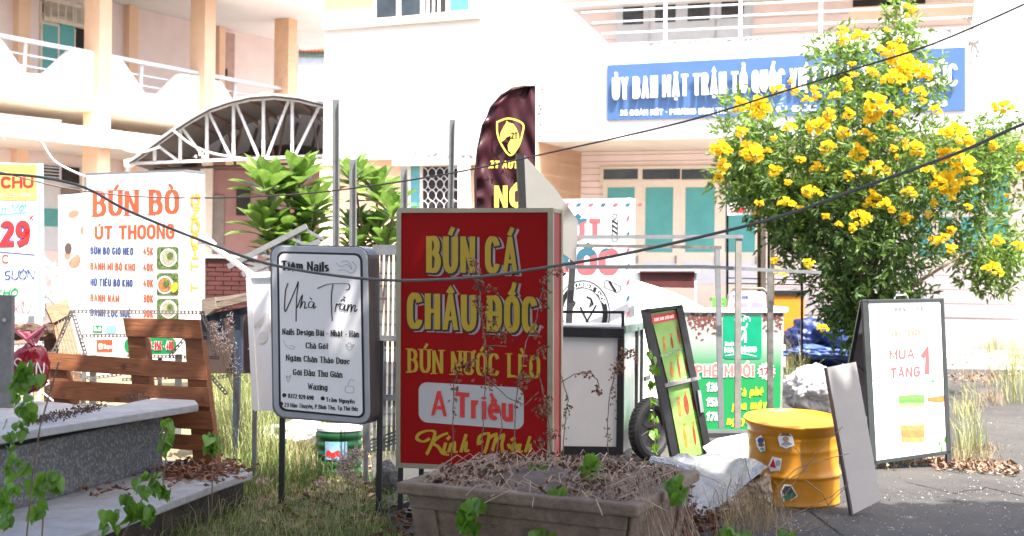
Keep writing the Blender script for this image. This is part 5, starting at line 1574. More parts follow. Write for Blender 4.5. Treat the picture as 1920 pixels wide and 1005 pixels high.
# slanted slatted crate behind
CR = Pl(120, 620, 9.9, yaw=-25, lean=14)
cr_ = thing('slatted_crate_side', CR.pt(130, 664), 'pale slatted crate side tilted behind the left end of the pallet', 'crate')
MB().px(CR, [(86, 577), (126, 561), (133, 588), (99, 606)], .05, .02).build('top_board', wl, cr_)
for i in range(6):
    a, b = 98 + i * 5.4, 112 + i * 6.4
    MB().px(CR, [(a, 600 - i * 2), (a + 4.4, 598 - i * 2), (b + 5.2, 664), (b, 664)], .015, .0).build('slat', wl, cr_)

for x in (118, 146):
    p = CR.pt(x, 662, -.03)
    MB().bar(V((p.x, p.y, 0)), p, .04).build('leg', wl, cr_)
# perforated angle rack
RKP = Pl(250, 630, 9.6, yaw=6)
rkk = thing('perforated_angle_rack', RKP.pt(260, 760), 'rusty perforated steel angle rack fallen behind the wooden pallet', 'rack')
rusty = mat('rusty_angle', (.20, .175, .16), .6, metal=.3, var=.3, scale=14, dirt=.7, dirtcol=(.16, .08, .05))
def angle_bar(a, b, wpx, off=0.0, depth=.03):
    (x0, y0), (x1, y1) = a, b
    L = math.hypot(x1 - x0, y1 - y0); tx, ty = (x1 - x0) / L, (y1 - y0) / L
    nx, ny = -ty * wpx / 2, tx * wpx / 2
    k = MB()
    e = .28
    for s0, s1 in ((-1, -1 + 2 * e), (1 - 2 * e, 1)):
        k.px(RKP, [(x0 + nx * s0, y0 + ny * s0), (x1 + nx * s0, y1 + ny * s0), (x1 + nx * s1, y1 + ny * s1), (x0 + nx * s1, y0 + ny * s1)], .003, off)
    n = max(2, int(L / 7))
    for i in range(n + 1):
        c = i / n
        cx, cy = x0 + (x1 - x0) * c, y0 + (y1 - y0) * c
        h = 1.6
        k.px(RKP, [(cx - tx * h + nx * .9, cy - ty * h + ny * .9), (cx + tx * h + nx * .9, cy + ty * h + ny * .9), (cx + tx * h - nx * .9, cy + ty * h - ny * .9), (cx - tx * h - nx * .9, cy - ty * h - ny * .9)], .0028, off - .0001)
    k.px(RKP, [(x0 + nx, y0 + ny), (x1 + nx, y1 + ny), (x1 + nx * .8, y1 + ny * .8), (x0 + nx * .8, y0 + ny * .8)], depth, off - .003)
    return k.build('angle_bar', rusty, rkk)
for a, b, w_, o2 in (((133, 584), (382, 586), 7, 0), ((134, 584), (101, 660), 8, .02), ((136, 585), (160, 664), 8, .04), ((378, 586), (396, 628), 8, .02), ((155, 630), (240, 629), 7, -.05), ((240, 629), (392, 626), 7, -.05), ((240, 667), (410, 671), 6, -.08),
                     ((345, 636), (318, 668), 6, -.03), ((392, 622), (404, 672), 7, -.05), ((130, 698), (178, 712), 7, -.1), ((178, 708), (226, 702), 6, -.12), ((230, 712), (360, 706), 6, -.12), ((396, 706), (424, 738), 8, -.1), ((410, 708), (448, 700), 6, -.12), ((200, 752), (330, 748), 6, -.1)):
    angle_bar(a, b, w_, o2)

for x, y in ((158, 662), (388, 668), (300, 670)):
    p = RKP.pt(x, y, -.1)
    MB().bar(V((p.x, p.y, 0)), p, .025).build('leg', rusty, rkk)
# ------------------------------------------------------------------ small yard objects
def cyl(a, b, r, n=12, r1=None): return MB().tube([a, b], r, n, r1)
GB = G(629, 903); GB = V((GB.x, GB.y + .17, 0))
gb = thing('green_barrel', GB, 'ribbed green plastic barrel with blue paper label and white lid, under the nail sign', 'barrel')
rb_ = 43.5 / FPX * GB.y
hb2 = P(629, 803, GB.y).z
prof = [(0, 0), (rb_ * .93, 0), (rb_ * .96, .02)]
nrib = 5
for i in range(nrib):
    z0 = .02 + (hb2 - .03) * i / nrib; dz = (hb2 - .03) / nrib
    prof += [(rb_ * .97, z0 + dz * .15), (rb_ * 1.0, z0 + dz * .3), (rb_ * 1.0, z0 + dz * .75), (rb_ * .95, z0 + dz * .88)]
prof += [(rb_ * .96, hb2 - .01), (0, hb2 - .01)]
MB().lathe(GB, prof, 40).build('barrel_body', mat('barrel_green', (.010, .075, .022), .35, var=.2, scale=8, dirt=.3), gb, smooth=True)
MB().lathe(GB, [(0, hb2 - .008), (rb_ * .99, hb2 - .008), (rb_ * 1.0, hb2 + .012), (rb_ * .9, hb2 + .02), (0, hb2 + .02)], 40).build('lid', print_white, gb)
k = MB()
lv = []
for i in range(9):
    a = R(-118 + i * 7)
    for z in (.155, .285): lv.append(GB + V((math.cos(a) * rb_ * 1.012, math.sin(a) * rb_ * 1.012, z)))
k.add(lv, [(2 * i, 2 * i + 2, 2 * i + 3, 2 * i + 1) for i in range(8)])
lb_ = k.build('paper_label', mat('label_blue', (.08, .30, .48), .5, var=.3, scale=12, col2=(.35, .45, .5)), gb)
k = MB()
lv = []
for i in range(6):
    a = R(-114 + i * 7)
    for z in (.175, .215): lv.append(GB + V((math.cos(a) * rb_ * 1.02, math.sin(a) * rb_ * 1.02, z + .012 * math.sin(i * 2))))
k.add(lv, [(2 * i, 2 * i + 2, 2 * i + 3, 2 * i + 1) for i in range(5)])
k.build('label_stripe', print_red, lb_)

# wire rack between nail sign and red sign
WR = Pl(725, 700, 9.6, yaw=12)
wr = thing('wire_basket_rack', WR.pt(725, 880), 'grey wire mesh rack standing in the gap between nail sign and red sign', 'rack')
wires = MB()
for x in range(704, 760, 9): wires.rect(WR, x, 462, x + .55, 846, .002, 0)
for y in range(486, 846, 24): wires.rect(WR, 700, y, 760, y + .9, .003, .004)
wires.build('wire_mesh', galv, wr, kind='stuff')
for q in ([(698, 459), (760, 459), (760, 478), (698, 478)], [(700, 628), (760, 630), (760, 641), (700, 639)], [(700, 738), (760, 742), (760, 753), (700, 749)], [(680, 752), (692, 752), (692, 850), (680, 850)]):
    MB().px(WR, q, .03, .012).build('frame_bar', galv, wr)
for i in range(4): MB().px(WR, [(692, 846 - i * 7), (760, 822 - i * 7), (760, 826 - i * 7), (692, 850 - i * 7)], .25, .0).build('shelf_bar', galv, wr)
p = WR.pt(686, 850); MB().bar(V((p.x, p.y, 0)), p, .03).build('leg', galv, wr)
for (px_, py_) in ((728, 862), (715, 870)):
    pass
def stone(name, px_, py_, w_, h_, mt, lab, cat='stone', seed=1):
    c = G(px_, py_); rn2 = random.Random(seed)
    bm = bmesh.new(); bmesh.ops.create_icosphere(bm, subdivisions=3, radius=1)
    sx = w_ / 2 / FPX * c.y; sz = h_ / 2 / FPX * c.y
    from mathutils import noise as _n
    for v in bm.verts:
        d = 1 + .28 * _n.noise(v.co * 1.6 + V((seed, 0, 0))) + .1 * _n.noise(v.co * 5)
        v.co = V((v.co.x * sx * d, v.co.y * sx * d, v.co.z * sz * d + sz * .9))
    me = bpy.data.meshes.new(name); bm.to_mesh(me); bm.free()
    me.materials.append(mt); o = bpy.data.objects.new(name, me); COL.objects.link(o); o.location = c
    return tag(o, lab, cat)
stone('rubble_block', 727, 925, 46, 62, mat('dark_rubble', (.10, .10, .10), .95, var=.4, scale=20, bump=.8), 'broken dark concrete lump under the wire rack beside the nail sign leg', 'rubble', 4)

# ---- steel channel posts in the middle distance
posts = (((624, 186), (636, 470), 'tallest grey steel post, in front of the white block over the nail sign', 12.6), ((656, 298), (668, 480), 'shorter grey steel post just right of the tallest one', 12.9),
         ((752, 313), (764, 480), 'short galvanised post rising behind the left corner of the red sign', 12.2), ((843, 224), (853, 480), 'slim leaning pale post behind the red sign, before the grilled window', 11.6))
for (x0, y0), (x1, y1), lab, D in posts:
    pp = Pl(x0, y0, D, yaw=12)
    a, b = pp.pt((x0 + x1) / 2, y0), pp.pt((x0 + x1) / 2 - (5 if y0 == 224 else 0), y1)
    dd = (b - a); b = a + dd * (a.z / max(.1, -dd.z))
    o = thing('steel_post', V((b.x, b.y, 0)), lab, 'post', 'steel channel posts')
    wd_ = (x1 - x0) / FPX * D
    MB().bar(a + V((0, wd_ * .4, 0)), b + V((0, wd_ * .4, 0)), wd_, .008, V((0, 1, 0))).build('channel_web', galv, o)
    for s_ in (-1, 1): MB().bar(a + V((s_ * wd_ * .46, 0, 0)), b + V((s_ * wd_ * .46, 0, 0)), .008, wd_ * .8, V((0, 1, 0))).build('channel_flange', galv, o)
# ---- white wrapped pole and roof truss piece
o = thing('wrapped_pole', P(430, 480, 11), 'white pole with plastic wrapped end slanting down behind the nail sign', 'pole')
MB().tube([P(390, 455, 11), P(480, 520, 10.9)], .022, 8).build('tube', print_white, o, smooth=True)
MB().tube([P(374, 447, 11), P(384, 450, 11), P(394, 456, 11), P(402, 462, 11)], .045, 8, r1=.03).build('plastic_wrap', mat('plastic_wrap', (.75, .74, .76), .3, var=.1, bump=1, bscale=20), o)
o = thing('steel_truss_piece', P(500, 460, 11.6), 'loose grey lattice girder lying aslant behind the nail sign', 'girder')
a, b = P(428, 500, 11.6), P(575, 424, 11.6)
a2, b2 = P(455, 515, 11.6), P(600, 452, 11.6)
MB().bar(a, b, .045).build('chord', galv, o); MB().bar(a2, b2, .045).build('chord', galv, o)
MB().bar(P(450, 502, 11.6), P(505, 508, 11.6), .035).build('strut', galv, o)
for x_, y_ in ((560, 440), (590, 460)): MB().bar(P(x_, y_, 11.62), V((P(x_, y_, 11.62).x, 11.62, 0)), .03).build('strut', galv, o)
for t_ in (.15, .35, .55, .75, .95): MB().bar(a.lerp(b, t_), a2.lerp(b2, t_ - .1 + .2 * (int(t_ * 20) % 2)), .022).build('lattice_bar', galv, o)

# ---- plank shelf beside the noodle menu
PS = Pl(420, 570, 10.6, yaw=10)
o = thing('plank_shelf', PS.pt(425, 600), 'weathered plank shelf on dark struts, right of the noodle menu sign', 'shelf')
greyw = wood('grey_wood', (.22, .18, .14), (.11, .08, .06))
MB().px(PS, [(378, 561), (402, 557), (405, 578), (386, 592), (378, 588)], .12, .02).build('end_board', greyw, o)
MB().px(PS, [(404, 568), (470, 550), (470, 562), (404, 580)], .10).build('front_plank', greyw, o)
MB().prism([PS.pt(378, 562), PS.pt(470, 548), PS.pt(470, 548) + PS.ey * 1.3, PS.pt(378, 562) + PS.ey * 1.3], V((0, 0, -.03))).build('shelf_top', mat('pale_sand', (.28, .23, .18), .9, var=.2, scale=8, dirt=.4), o)
navy = mat('navy_steel', (.02, .03, .05), .5)
for q in ([(380, 590), (470, 574), (470, 588), (380, 604)], [(400, 592), (412, 590), (425, 640), (414, 642)], [(440, 582), (452, 580), (452, 700), (440, 700)]): MB().px(PS, q, .05, -.1).build('strut', navy, o)
MB().px(PS, [(382, 600), (472, 590), (472, 700), (390, 700)], .05, -1.1).build('back_panel', mat('brown_dark', (.05, .03, .025), .9), o)

for x_ in (384, 446):
    p = PS.pt(x_, 590, -.1); MB().bar(V((p.x, p.y, 0)), p, .05).build('leg', navy, o)
# ---- left side bits: log, red bag, thin bars, white rack
LG = Pl(60, 620, 9.9)
o = thing('old_log', LG.pt(60, 640), 'rough brown log lying behind the steel post at far left', 'log')
k = MB(); pts = [P(24 + i * 9, 622 + 3 * math.sin(i * 1.3), 9.9) for i in range(10)]
vs0 = len(k.v); k.tube(pts, .055, 10)
for v in k.v: v += V((random.uniform(-.008, .008), random.uniform(-.008, .008), random.uniform(-.008, .008)))
bark = mat('bark', (.10, .055, .038), .95, var=.35, scale=12, bump=1, bscale=25, dirt=.4)
k.build('trunk', bark, o)
cyl(P(96, 628, 9.95), V((P(100, 740, 9.95).x, 9.95, 0)), .05, 10).build('upright_stump', bark, o)
RB = G(60, 760); RB = P(60, 690, 8.85)
bm = bmesh.new(); bmesh.ops.create_icosphere(bm, subdivisions=4, radius=1)
from mathutils import noise as NZ
for v in bm.verts:
    d = 1 + .25 * NZ.noise(v.co * 1.5) + .12 * NZ.noise(v.co * 4)
    v.co = V((v.co.x * .125 * d, v.co.y * .11 * d, v.co.z * .15 * d))
me = bpy.data.meshes.new('red_bag'); bm.to_mesh(me); bm.free(); me.polygons.foreach_set('use_smooth', [True] * len(me.polygons))
me.materials.append(mat('red_plastic', (.22, .008, .018), .25, var=.3, scale=9, bump=.6, bscale=12))
rbg = bpy.data.objects.new('red_bag', me); COL.objects.link(rbg); rbg.location = RB
tag(rbg, 'crumpled red plastic bag with white writing beside the steel post', 'bag')
RBP = Pl(60, 690, 8.66)
script(RBP, rbg, [[(40, 676), (33, 672), (27, 680), (36, 690), (42, 700), (30, 706), (24, 702)], [(48, 702), (54, 680), (62, 703)], [(51, 694), (61, 694)], [(68, 702), (70, 680), (80, 703), (83, 680)]], print_white, .9, 1.3, off=-.04)
k = MB()
k.tube([RB + V((0, 0, .14)), RB + V((-.03, 0, .22)), RB + V((-.10, -.02, .24)), RB + V((-.03, 0, .18)), RB + V((.08, -.02, .26)), RB + V((.02, 0, .17))], .02, 6)
k.build('knotted_handle', mat('pink_plastic', (.62, .16, .22), .3), rbg)
o = thing('clothes_rack', P(100, 740, 9.5), 'thin white metal rods tangled in the grass left of the pallet', 'rods')
for a, b in (((30, 655), (60, 740)), ((60, 720), (100, 752)), ((52, 718), (92, 714)), ((40, 745), (100, 715))):
    cyl(P(*a, 9.5), P(*b, 9.5), .006, 6).build('rod', print_white, o)
o = thing('white_steel_rack', P(90, 540, 13), 'jumble of white steel bars between the price menu and the massage panel', 'rack')
for x in (76, 108): cyl(P(x, 520, 13.1), V((P(x, 520, 13.1).x, 13.1, 0)), .02, 6).build('leg', print_white, o)
for a, b in (((68, 475), (112, 512)), ((68, 492), (118, 540)), ((70, 510), (112, 508)), ((70, 548), (112, 536)), ((70, 530), (116, 580)), ((66, 565), (112, 562)), ((80, 480), (84, 600)), ((100, 495), (103, 600))):
    MB().bar(P(*a, 13), P(*b, 13.2), .04).build('bar', print_white, o)

# ---- far objects by the porch
def simple(name, lab, cat, D, items, grp=None, yaw=0):
    xs = [x for q, *_ in items for x, y in q]; ys_ = [y for q, *_ in items for x, y in q]
    pl = Pl(sum(xs) / len(xs), max(ys_), D, yaw=yaw)
    b = pl.pt(sum(xs) / len(xs), max(ys_))
    o = thing(name, b, lab, cat, grp)
    for q, mt, th, off, nm in items: MB().px(pl, q, th, off).build(nm, mt, o)
    return o, pl
orange_b = mat('orange_cabinet', (.50, .18, .01), .5, var=.06)
o, pl = simple('orange_cabinet', 'orange counter cabinet with black top behind the coffee stall', 'cabinet', 22.5, [([(1440, 552), (1508, 552), (1508, 640), (1440, 640)], orange_b, .5, 0, 'door_panel'), ([(1436, 545), (1512, 545), (1512, 553), (1436, 553)], black_frame, .55, .03, 'top'), ([(1482, 640), (1506, 640), (1506, 690), (1482, 690)], mat('dark_orange', (.35, .13, .02), .6), .4, 0, 'base_panel')])
o, pl = simple('menu_boards', 'pastel printed menu cards leaning on the coffee stall top', 'menu card', 13.3, [([(1364, 556), (1376, 543), (1436, 547), (1437, 582), (1364, 582)], mat('pastel_print', (.60, .58, .66), .5), .03, 0, 'card')])
patch(pl, [(1408, 548), (1434, 549), (1434, 562), (1408, 562)], mat('pastel_peach', (.82, .55, .38), .5), o, .003)
patch(pl, [(1376, 567), (1402, 568), (1402, 580), (1376, 580)], mat('pastel_mauve', (.42, .22, .32), .5), o, .003)
patch(pl, [(1410, 567), (1432, 568), (1432, 580), (1410, 580)], MATS['pastel_mauve'], o, .003)
text(pl, o, 'THỰC ĐƠN', 1374, 560, 1403, 561, 7, print_navy, 1.2, off=.004)
k = MB(); k.tube([pl.pt(1362, 582), pl.pt(1366, 553), pl.pt(1376, 541), pl.pt(1430, 541), pl.pt(1438, 548)], .012, 6); k.build('wicker_rim', mat('wicker', (.2, .17, .14), .8), o)
lg_ = mat('lime_plastic', (.10, .40, .05), .4)
o, pl = simple('green_stool', 'lime green plastic stool between rack upright and menu cards', 'stool', 16.5, [([(1337, 558), (1361, 558), (1363, 565), (1335, 565)], lg_, .25, 0, 'seat'), ([(1336, 565), (1342, 565), (1339, 757), (1332, 757)], lg_, .03, 0, 'leg'), ([(1357, 565), (1363, 565), (1367, 757), (1360, 757)], lg_, .03, 0, 'leg'), ([(1342, 568), (1357, 568), (1357, 572), (1342, 572)], lg_, .03, -.01, 'rung')])
mar = mat('maroon_board', (.085, .02, .02), .5)
o, pl = simple('maroon_counter', 'maroon fronted white counter stall before the glazed doors', 'stall', 20, [([(1200, 511), (1302, 511), (1302, 540), (1200, 538)], mar, .05, .02, 'front_board'), ([(1190, 505), (1312, 505), (1312, 511), (1190, 511)], grey_paint, .6, .05, 'top'), ([(1302, 511), (1306, 511), (1306, 716), (1302, 716)], grey_paint, .04, 0, 'leg'), ([(1196, 511), (1200, 511), (1200, 714), (1196, 714)], grey_paint, .04, 0, 'leg'), ([(1200, 508), (1303, 508), (1303, 511), (1200, 511)], mar, .02, .07, 'trim')])
ypl = mat('pale_yellow_post', (.78, .66, .30), .6)
o, pl = simple('stall_canopy_frame', 'dark and cream striped stall frame with hanging shop board, left of the flowering tree', 'stall', 19, [
    ([(1362, 376), (1366, 376), (1366, 726), (1362, 726)], black_frame, .05, 0, 'post'), ([(1421, 390), (1426, 390), (1426, 726), (1421, 726)], mat('brown_post', (.12, .05, .02), .6), .05, 0, 'post'), ([(1427, 388), (1436, 388), (1436, 726), (1427, 726)], mat('cream_post', (.78, .62, .45), .6), .05, .01, 'post'),
    ([(1440, 388), (1444, 388), (1444, 726), (1440, 726)], black_frame, .05, 0, 'post'), ([(1446, 380), (1452, 380), (1452, 727), (1446, 727)], ypl, .05, .01, 'post'),
    ([(1362, 520), (1505, 524), (1505, 526), (1362, 522)], black_frame, .03, 0, 'wire_rail'), ([(1362, 530), (1505, 533), (1505, 535), (1362, 532)], black_frame, .03, 0, 'wire_rail'),
    ([(1502, 500), (1506, 500), (1506, 727), (1502, 727)], black_frame, .04, 0, 'post'),
    ([(1364, 376), (1409, 376), (1409, 402), (1364, 404)], print_white, .04, .04, 'hanging_board'), ([(1417, 380), (1450, 380), (1450, 400), (1417, 402)], orange_b, .4, .02, 'orange_awning'), ([(1453, 404), (1480, 404), (1480, 428), (1453, 428)], mat('purple_poster', (.22, .03, .10), .5), .03, 0, 'poster'), ([(1453, 432), (1480, 432), (1480, 460), (1453, 460)], MATS['purple_poster'], .03, 0, 'poster')])
text(pl, o, 'CAMNTT', 1371, 399, 1406, 399, 10, print_red, 2, off=.045)
# blue tarp bundle
def lump(name, cx, cy, D, rx, ry, rz, mt, lab, cat, seed, fr=1.6, amp=.35, fold=.12):
    bm = bmesh.new(); bmesh.ops.create_icosphere(bm, subdivisions=5, radius=1)
    for v in bm.verts:
        n0 = v.co.copy()
        d = 1 + amp * NZ.noise(n0 * fr + V((seed, seed, 0))) + fold * abs(NZ.noise(n0 * 5 + V((0, seed, 0)))) + .03 * NZ.noise(n0 * 16)
        v.co = V((n0.x * rx * d, n0.y * ry * d, n0.z * rz * d))
    me = bpy.data.meshes.new(name); bm.to_mesh(me); bm.free(); me.polygons.foreach_set('use_smooth', [True] * len(me.polygons))
    me.materials.append(mt); o = bpy.data.objects.new(name, me); COL.objects.link(o); o.location = P(cx, cy, D)
    return tag(o, lab, cat)
bt = mat('blue_tarp', (.010, .025, .11), .4, var=.3, scale=5, bump=.6, bscale=6)
lump('blue_tarp_bundle', 1545, 640, 22, .52, .5, .36, bt, 'heap of bunched blue tarpaulin under the yellow flowering tree', 'tarpaulin', 2, amp=.5, fold=.3)
lump('blue_tarp_edge', 1545, 660, 21.6, .6, .4, .10, mat('light_blue_tarp', (.05, .09, .26), .4, bump=.6, bscale=6), 'lighter blue edge of tarpaulin lying flat below the blue heap', 'tarpaulin', 5, amp=.5, fold=.3)
lump('white_trash_bag', 1522, 730, 15.6, .27, .25, .23, mat('clear_bag', (.42, .40, .39), .15, var=.15, scale=7, bump=1, bscale=16, spec=.7, dirt=.8, dirtcol=(.10, .05, .04)), 'stuffed translucent white plastic sack behind the yellow drum', 'bag', 8, fr=1.3, amp=.5, fold=.22)

# ------------------------------------------------------------------ vegetation helpers
leaf_g = mat('leaf_fresh', (.19, .31, .055), .5, var=.3, scale=3, trans=.40)
leaf_d = mat('leaf_shaded', (.085, .165, .04), .5, var=.3, scale=3, trans=.30)  # darker copy of the leaf green, painting shade into the crown
leaf_b = mat('leaf_broad', (.19, .32, .06), .33, var=.3, scale=4, trans=.35, spec=.6)
leaf_c = mat('leaf_creeper', (.15, .31, .03), .4, var=.3, scale=9, trans=.35)
dry_l = mat('dry_leaf', (.30, .15, .085), .8, var=.35, scale=9, trans=.15)
dry_r = mat('dry_rust_leaf', (.13, .05, .028), .8, var=.35, scale=9, trans=.1)
straw = mat('straw', (.34, .25, .14), .8, var=.3, scale=9, trans=.2)
pale_leaf = mat('bleached_leaf', (.34, .21, .14), .8, var=.35, scale=9)
grass_m = mat('grass_green', (.14, .21, .04), .6, var=.35, scale=4, trans=.3)
grass_p = mat('grass_pale', (.36, .38, .16), .6, var=.3, scale=4, trans=.3)
yel = mat('flower_yellow', (.85, .62, .035), .5, var=.06, scale=20, trans=.3)
twig = mat('twig', (.18, .12, .085), .9, var=.2, scale=10)
rn = random.Random(21)
def rdir(r_=rn):
    z = r_.uniform(-1, 1); a = r_.uniform(0, 6.283); q = math.sqrt(1 - z * z)
    return V((q * math.cos(a), q * math.sin(a), z))
def leafquad(mb, p, d, L, W_, r_=rn, fold=.25):
    s_ = d.cross(rdir(r_))
    if s_.length < .05: s_ = d.cross(V((0, 0, 1.01)))
    s_.normalize(); n_2 = d.cross(s_)
    a, b, c_ = p, p + d * L * .45 + s_ * W_ / 2 + n_2 * W_ * fold, p + d * L
    e_ = p + d * L * .45 - s_ * W_ / 2 + n_2 * W_ * fold
    k = len(mb.v); mb.v += [a, b, c_, e_]; mb.f += [(k, k + 1, k + 2), (k, k + 2, k + 3)]

# ------------------------------------------------------------------ yellow flowering tree
TD = 17.9
yt = thing('flowering_tree', V((P(1608, 700, TD).x, TD, 0)), 'large shrub-like tree covered with bright yellow trumpet flowers at the right', 'tree')
blobs = [(1600, 330, 190, 120, 1.6, 900, 0), (1690, 330, 165, 105, 1.4, 640, 0), (1480, 330, 120, 100, 1.0, 700, 0), (1610, 200, 100, 70, .8, 300, 1), (1600, 480, 135, 95, 1.2, 600, 2), (1560, 430, 110, 90, 1, 380, 2), (1660, 570, 85, 60, .7, 300, 2), (1580, 570, 45, 50, .4, 160, 2), (1600, 620, 45, 45, .4, 160, 2),
         (1840, 440, 70, 80, .7, 240, 1), (1860, 510, 55, 45, .4, 170, 1), (1890, 310, 70, 60, .5, 150, 1), (1810, 300, 85, 65, .8, 330, 1), (1690, 60, 30, 60, .3, 110, 1), (1570, 110, 45, 60, .4, 120, 1), (1725, 150, 45, 60, .5, 110, 1), (1400, 240, 60, 60, .5, 160, 1), (1400, 330, 70, 55, .5, 210, 1), (1880, 250, 40, 50, .4, 30, 1), (1670, 460, 80, 80, 1.0, 230, 2), (1490, 420, 65, 60, .7, 200, 2), (1650, 120, 60, 60, .5, 130, 1)]
fol, fol2 = MB(), MB()
ry = random.Random(4)
for cx, cy, rx, ry_, rd, n, kd in blobs:
    c = P(cx, cy, TD)
    for i in range(n):
        d = rdir(ry) * (ry.random() ** .42)
        p = c + V((d.x * rx, 0, d.z * ry_)) * (TD / FPX) + V((0, d.y * rd, 0))
        tgt = fol if (kd == 1 or ry.random() < (.6 if kd == 0 else .25)) else fol2
        ax = (rdir(ry) + V((0, 0, .35)) + d * .6).normalized()
        L = ry.uniform(.10, .2)
        for j in range(5):
            q = p + ax * L * (j // 2 + 1) / 3
            dd = (ax * .7 + rdir(ry) * .75 + V((0, 0, -.18))).normalized()
            leafquad(tgt, q, dd, ry.uniform(.09, .15), ry.uniform(.028, .045), ry)
fol.build('fresh_foliage', leaf_g, yt, kind='stuff'); fol2.build('shaded_foliage', leaf_d, yt, kind='stuff')
base = yt.location.copy()
hub_ = V((base.x, TD, .75))
MB().tube([base, base + V((.03, 0, .4)), hub_], .09, 8, r1=.07).build('trunk', twig, yt, smooth=True)
for i, (x, y) in enumerate([(1480, 330), (1400, 260), (1560, 250), (1650, 200), (1690, 90), (1740, 250), (1820, 330), (1850, 450), (1600, 400), (1520, 460), (1680, 480), (1570, 130)]):
    t_ = P(x, y, TD + ry.uniform(-.5, .5)); m1 = hub_.lerp(t_, .5) + V((ry.uniform(-.15, .15), ry.uniform(-.2, .2), .12))
    MB().tube([hub_, hub_.lerp(m1, .5) + V((0, 0, .04)), m1, m1.lerp(t_, .5), t_], .04, 6, r1=.008).build('limb', twig, yt, smooth=True)
for x, y in ((1693, -10), (1690, 30), (1568, 70)):
    t_ = P(x, y, TD); MB().tube([P(x + 5, y + 120, TD), t_], .012, 5, r1=.004).build('shoot', twig, yt)
def cluster_mesh(seed, n=15):
    r_ = random.Random(seed); mb = MB()
    for i in range(n):
        d = (rdir(r_) + V((0, -.25, .2))).normalized()
        c = d * r_.uniform(.35, .85)
        ax = (d + V((0, -.4, .0)) + rdir(r_) * .35).normalized()
        s_ = ax.cross(V((0, 0, 1.01))).normalized(); u = ax.cross(s_)
        k = len(mb.v); mb.v.append(c - ax * .30)
        R_ = r_.uniform(.24, .34)
        for j in range(10):
            a = j * .6283; rr_ = R_ * (1 if j % 2 == 0 else .72)
            mb.v.append(c + (s_ * math.cos(a) + u * math.sin(a)) * rr_ + ax * (.05 if j % 2 == 0 else .10))
        mb.v.append(c - ax * .02)
        for j in range(10):
            mb.f += [(k, k + 1 + j, k + 1 + (j + 1) % 10)]
    me = bpy.data.meshes.new('flower_cluster'); me.from_pydata(mb.v, [], mb.f); me.materials.append(yel)
    return me
cm = [cluster_mesh(s_) for s_ in (1, 2, 3, 4)]
FLW = [(1425, 205, 22), (1350, 280, 24), (1405, 285, 26), (1355, 312, 17), (1345, 333, 13), (1610, 70, 17), (1653, 97, 15), (1683, 110, 32), (1700, 130, 28), (1673, 150, 24), (1725, 133, 25), (1640, 200, 32), (1633, 220, 18), (1723, 173, 14), (1685, 75, 8), (1550, 278, 22), (1608, 285, 22), (1642, 322, 26), (1708, 278, 26),
       (1515, 360, 18), (1637, 375, 24), (1660, 388, 18), (1613, 411, 22), (1698, 410, 17), (1547, 405, 9), (1473, 382, 18), (1423, 382, 10), (1780, 348, 32), (1757, 342, 22), (1703, 362, 16), (1753, 452, 16), (1783, 433, 13), (1870, 452, 14), (1860, 507, 20), (1910, 462, 14), (1515, 495, 13), (1453, 488, 11), (1460, 512, 13), (1540, 615, 13), (1740, 402, 11), (1750, 380, 10),
       (1790, 257, 34), (1803, 308, 28), (1423, 198, 22), (1387, 197, 20), (1417, 217, 14), (1347, 283, 18), (1413, 290, 22), (1453, 320, 16), (1533, 317, 18), (1530, 240, 24), (1553, 217, 17), (1590, 213, 14), (1480, 240, 14), (1877, 203, 22), (1913, 313, 13), (1390, 247, 14), (1563, 180, 12), (1457, 170, 16), (1482, 153, 8), (1527, 167, 9), (1753, 207, 13), (1500, 300, 12), (1580, 250, 16), (1770, 290, 20), (1740, 320, 14), (1820, 340, 14), (1590, 330, 12), (1490, 170, 10), (1620, 250, 14)]
for i in range(60):
    cx, cy, rx, ry_, rd, n, kd = ry.choice(blobs[:5] + blobs[9:17] + [blobs[3]])
    a = ry.uniform(0, 6.28); q = ry.uniform(.5, 1)
    if cy + math.sin(a) * ry_ * q < 470: FLW.append((cx + math.cos(a) * rx * q, cy + math.sin(a) * ry_ * q, ry.uniform(6, 13)))
for i, (x, y, r_) in enumerate(FLW):
    o = bpy.data.objects.new('flower_cluster', cm[i % 4]); COL.objects.link(o); o.parent = yt
    p = P(x, y, TD - 1.0 - .5 * ry.random())
    o.location = p - yt.location
    s_ = r_ / FPX * TD * 1.05
    o.scale = (s_, s_, s_ * ry.uniform(.75, .95)); o.rotation_euler = (ry.uniform(-.3, .3), ry.uniform(-.4, .4), ry.uniform(-.5, .5))

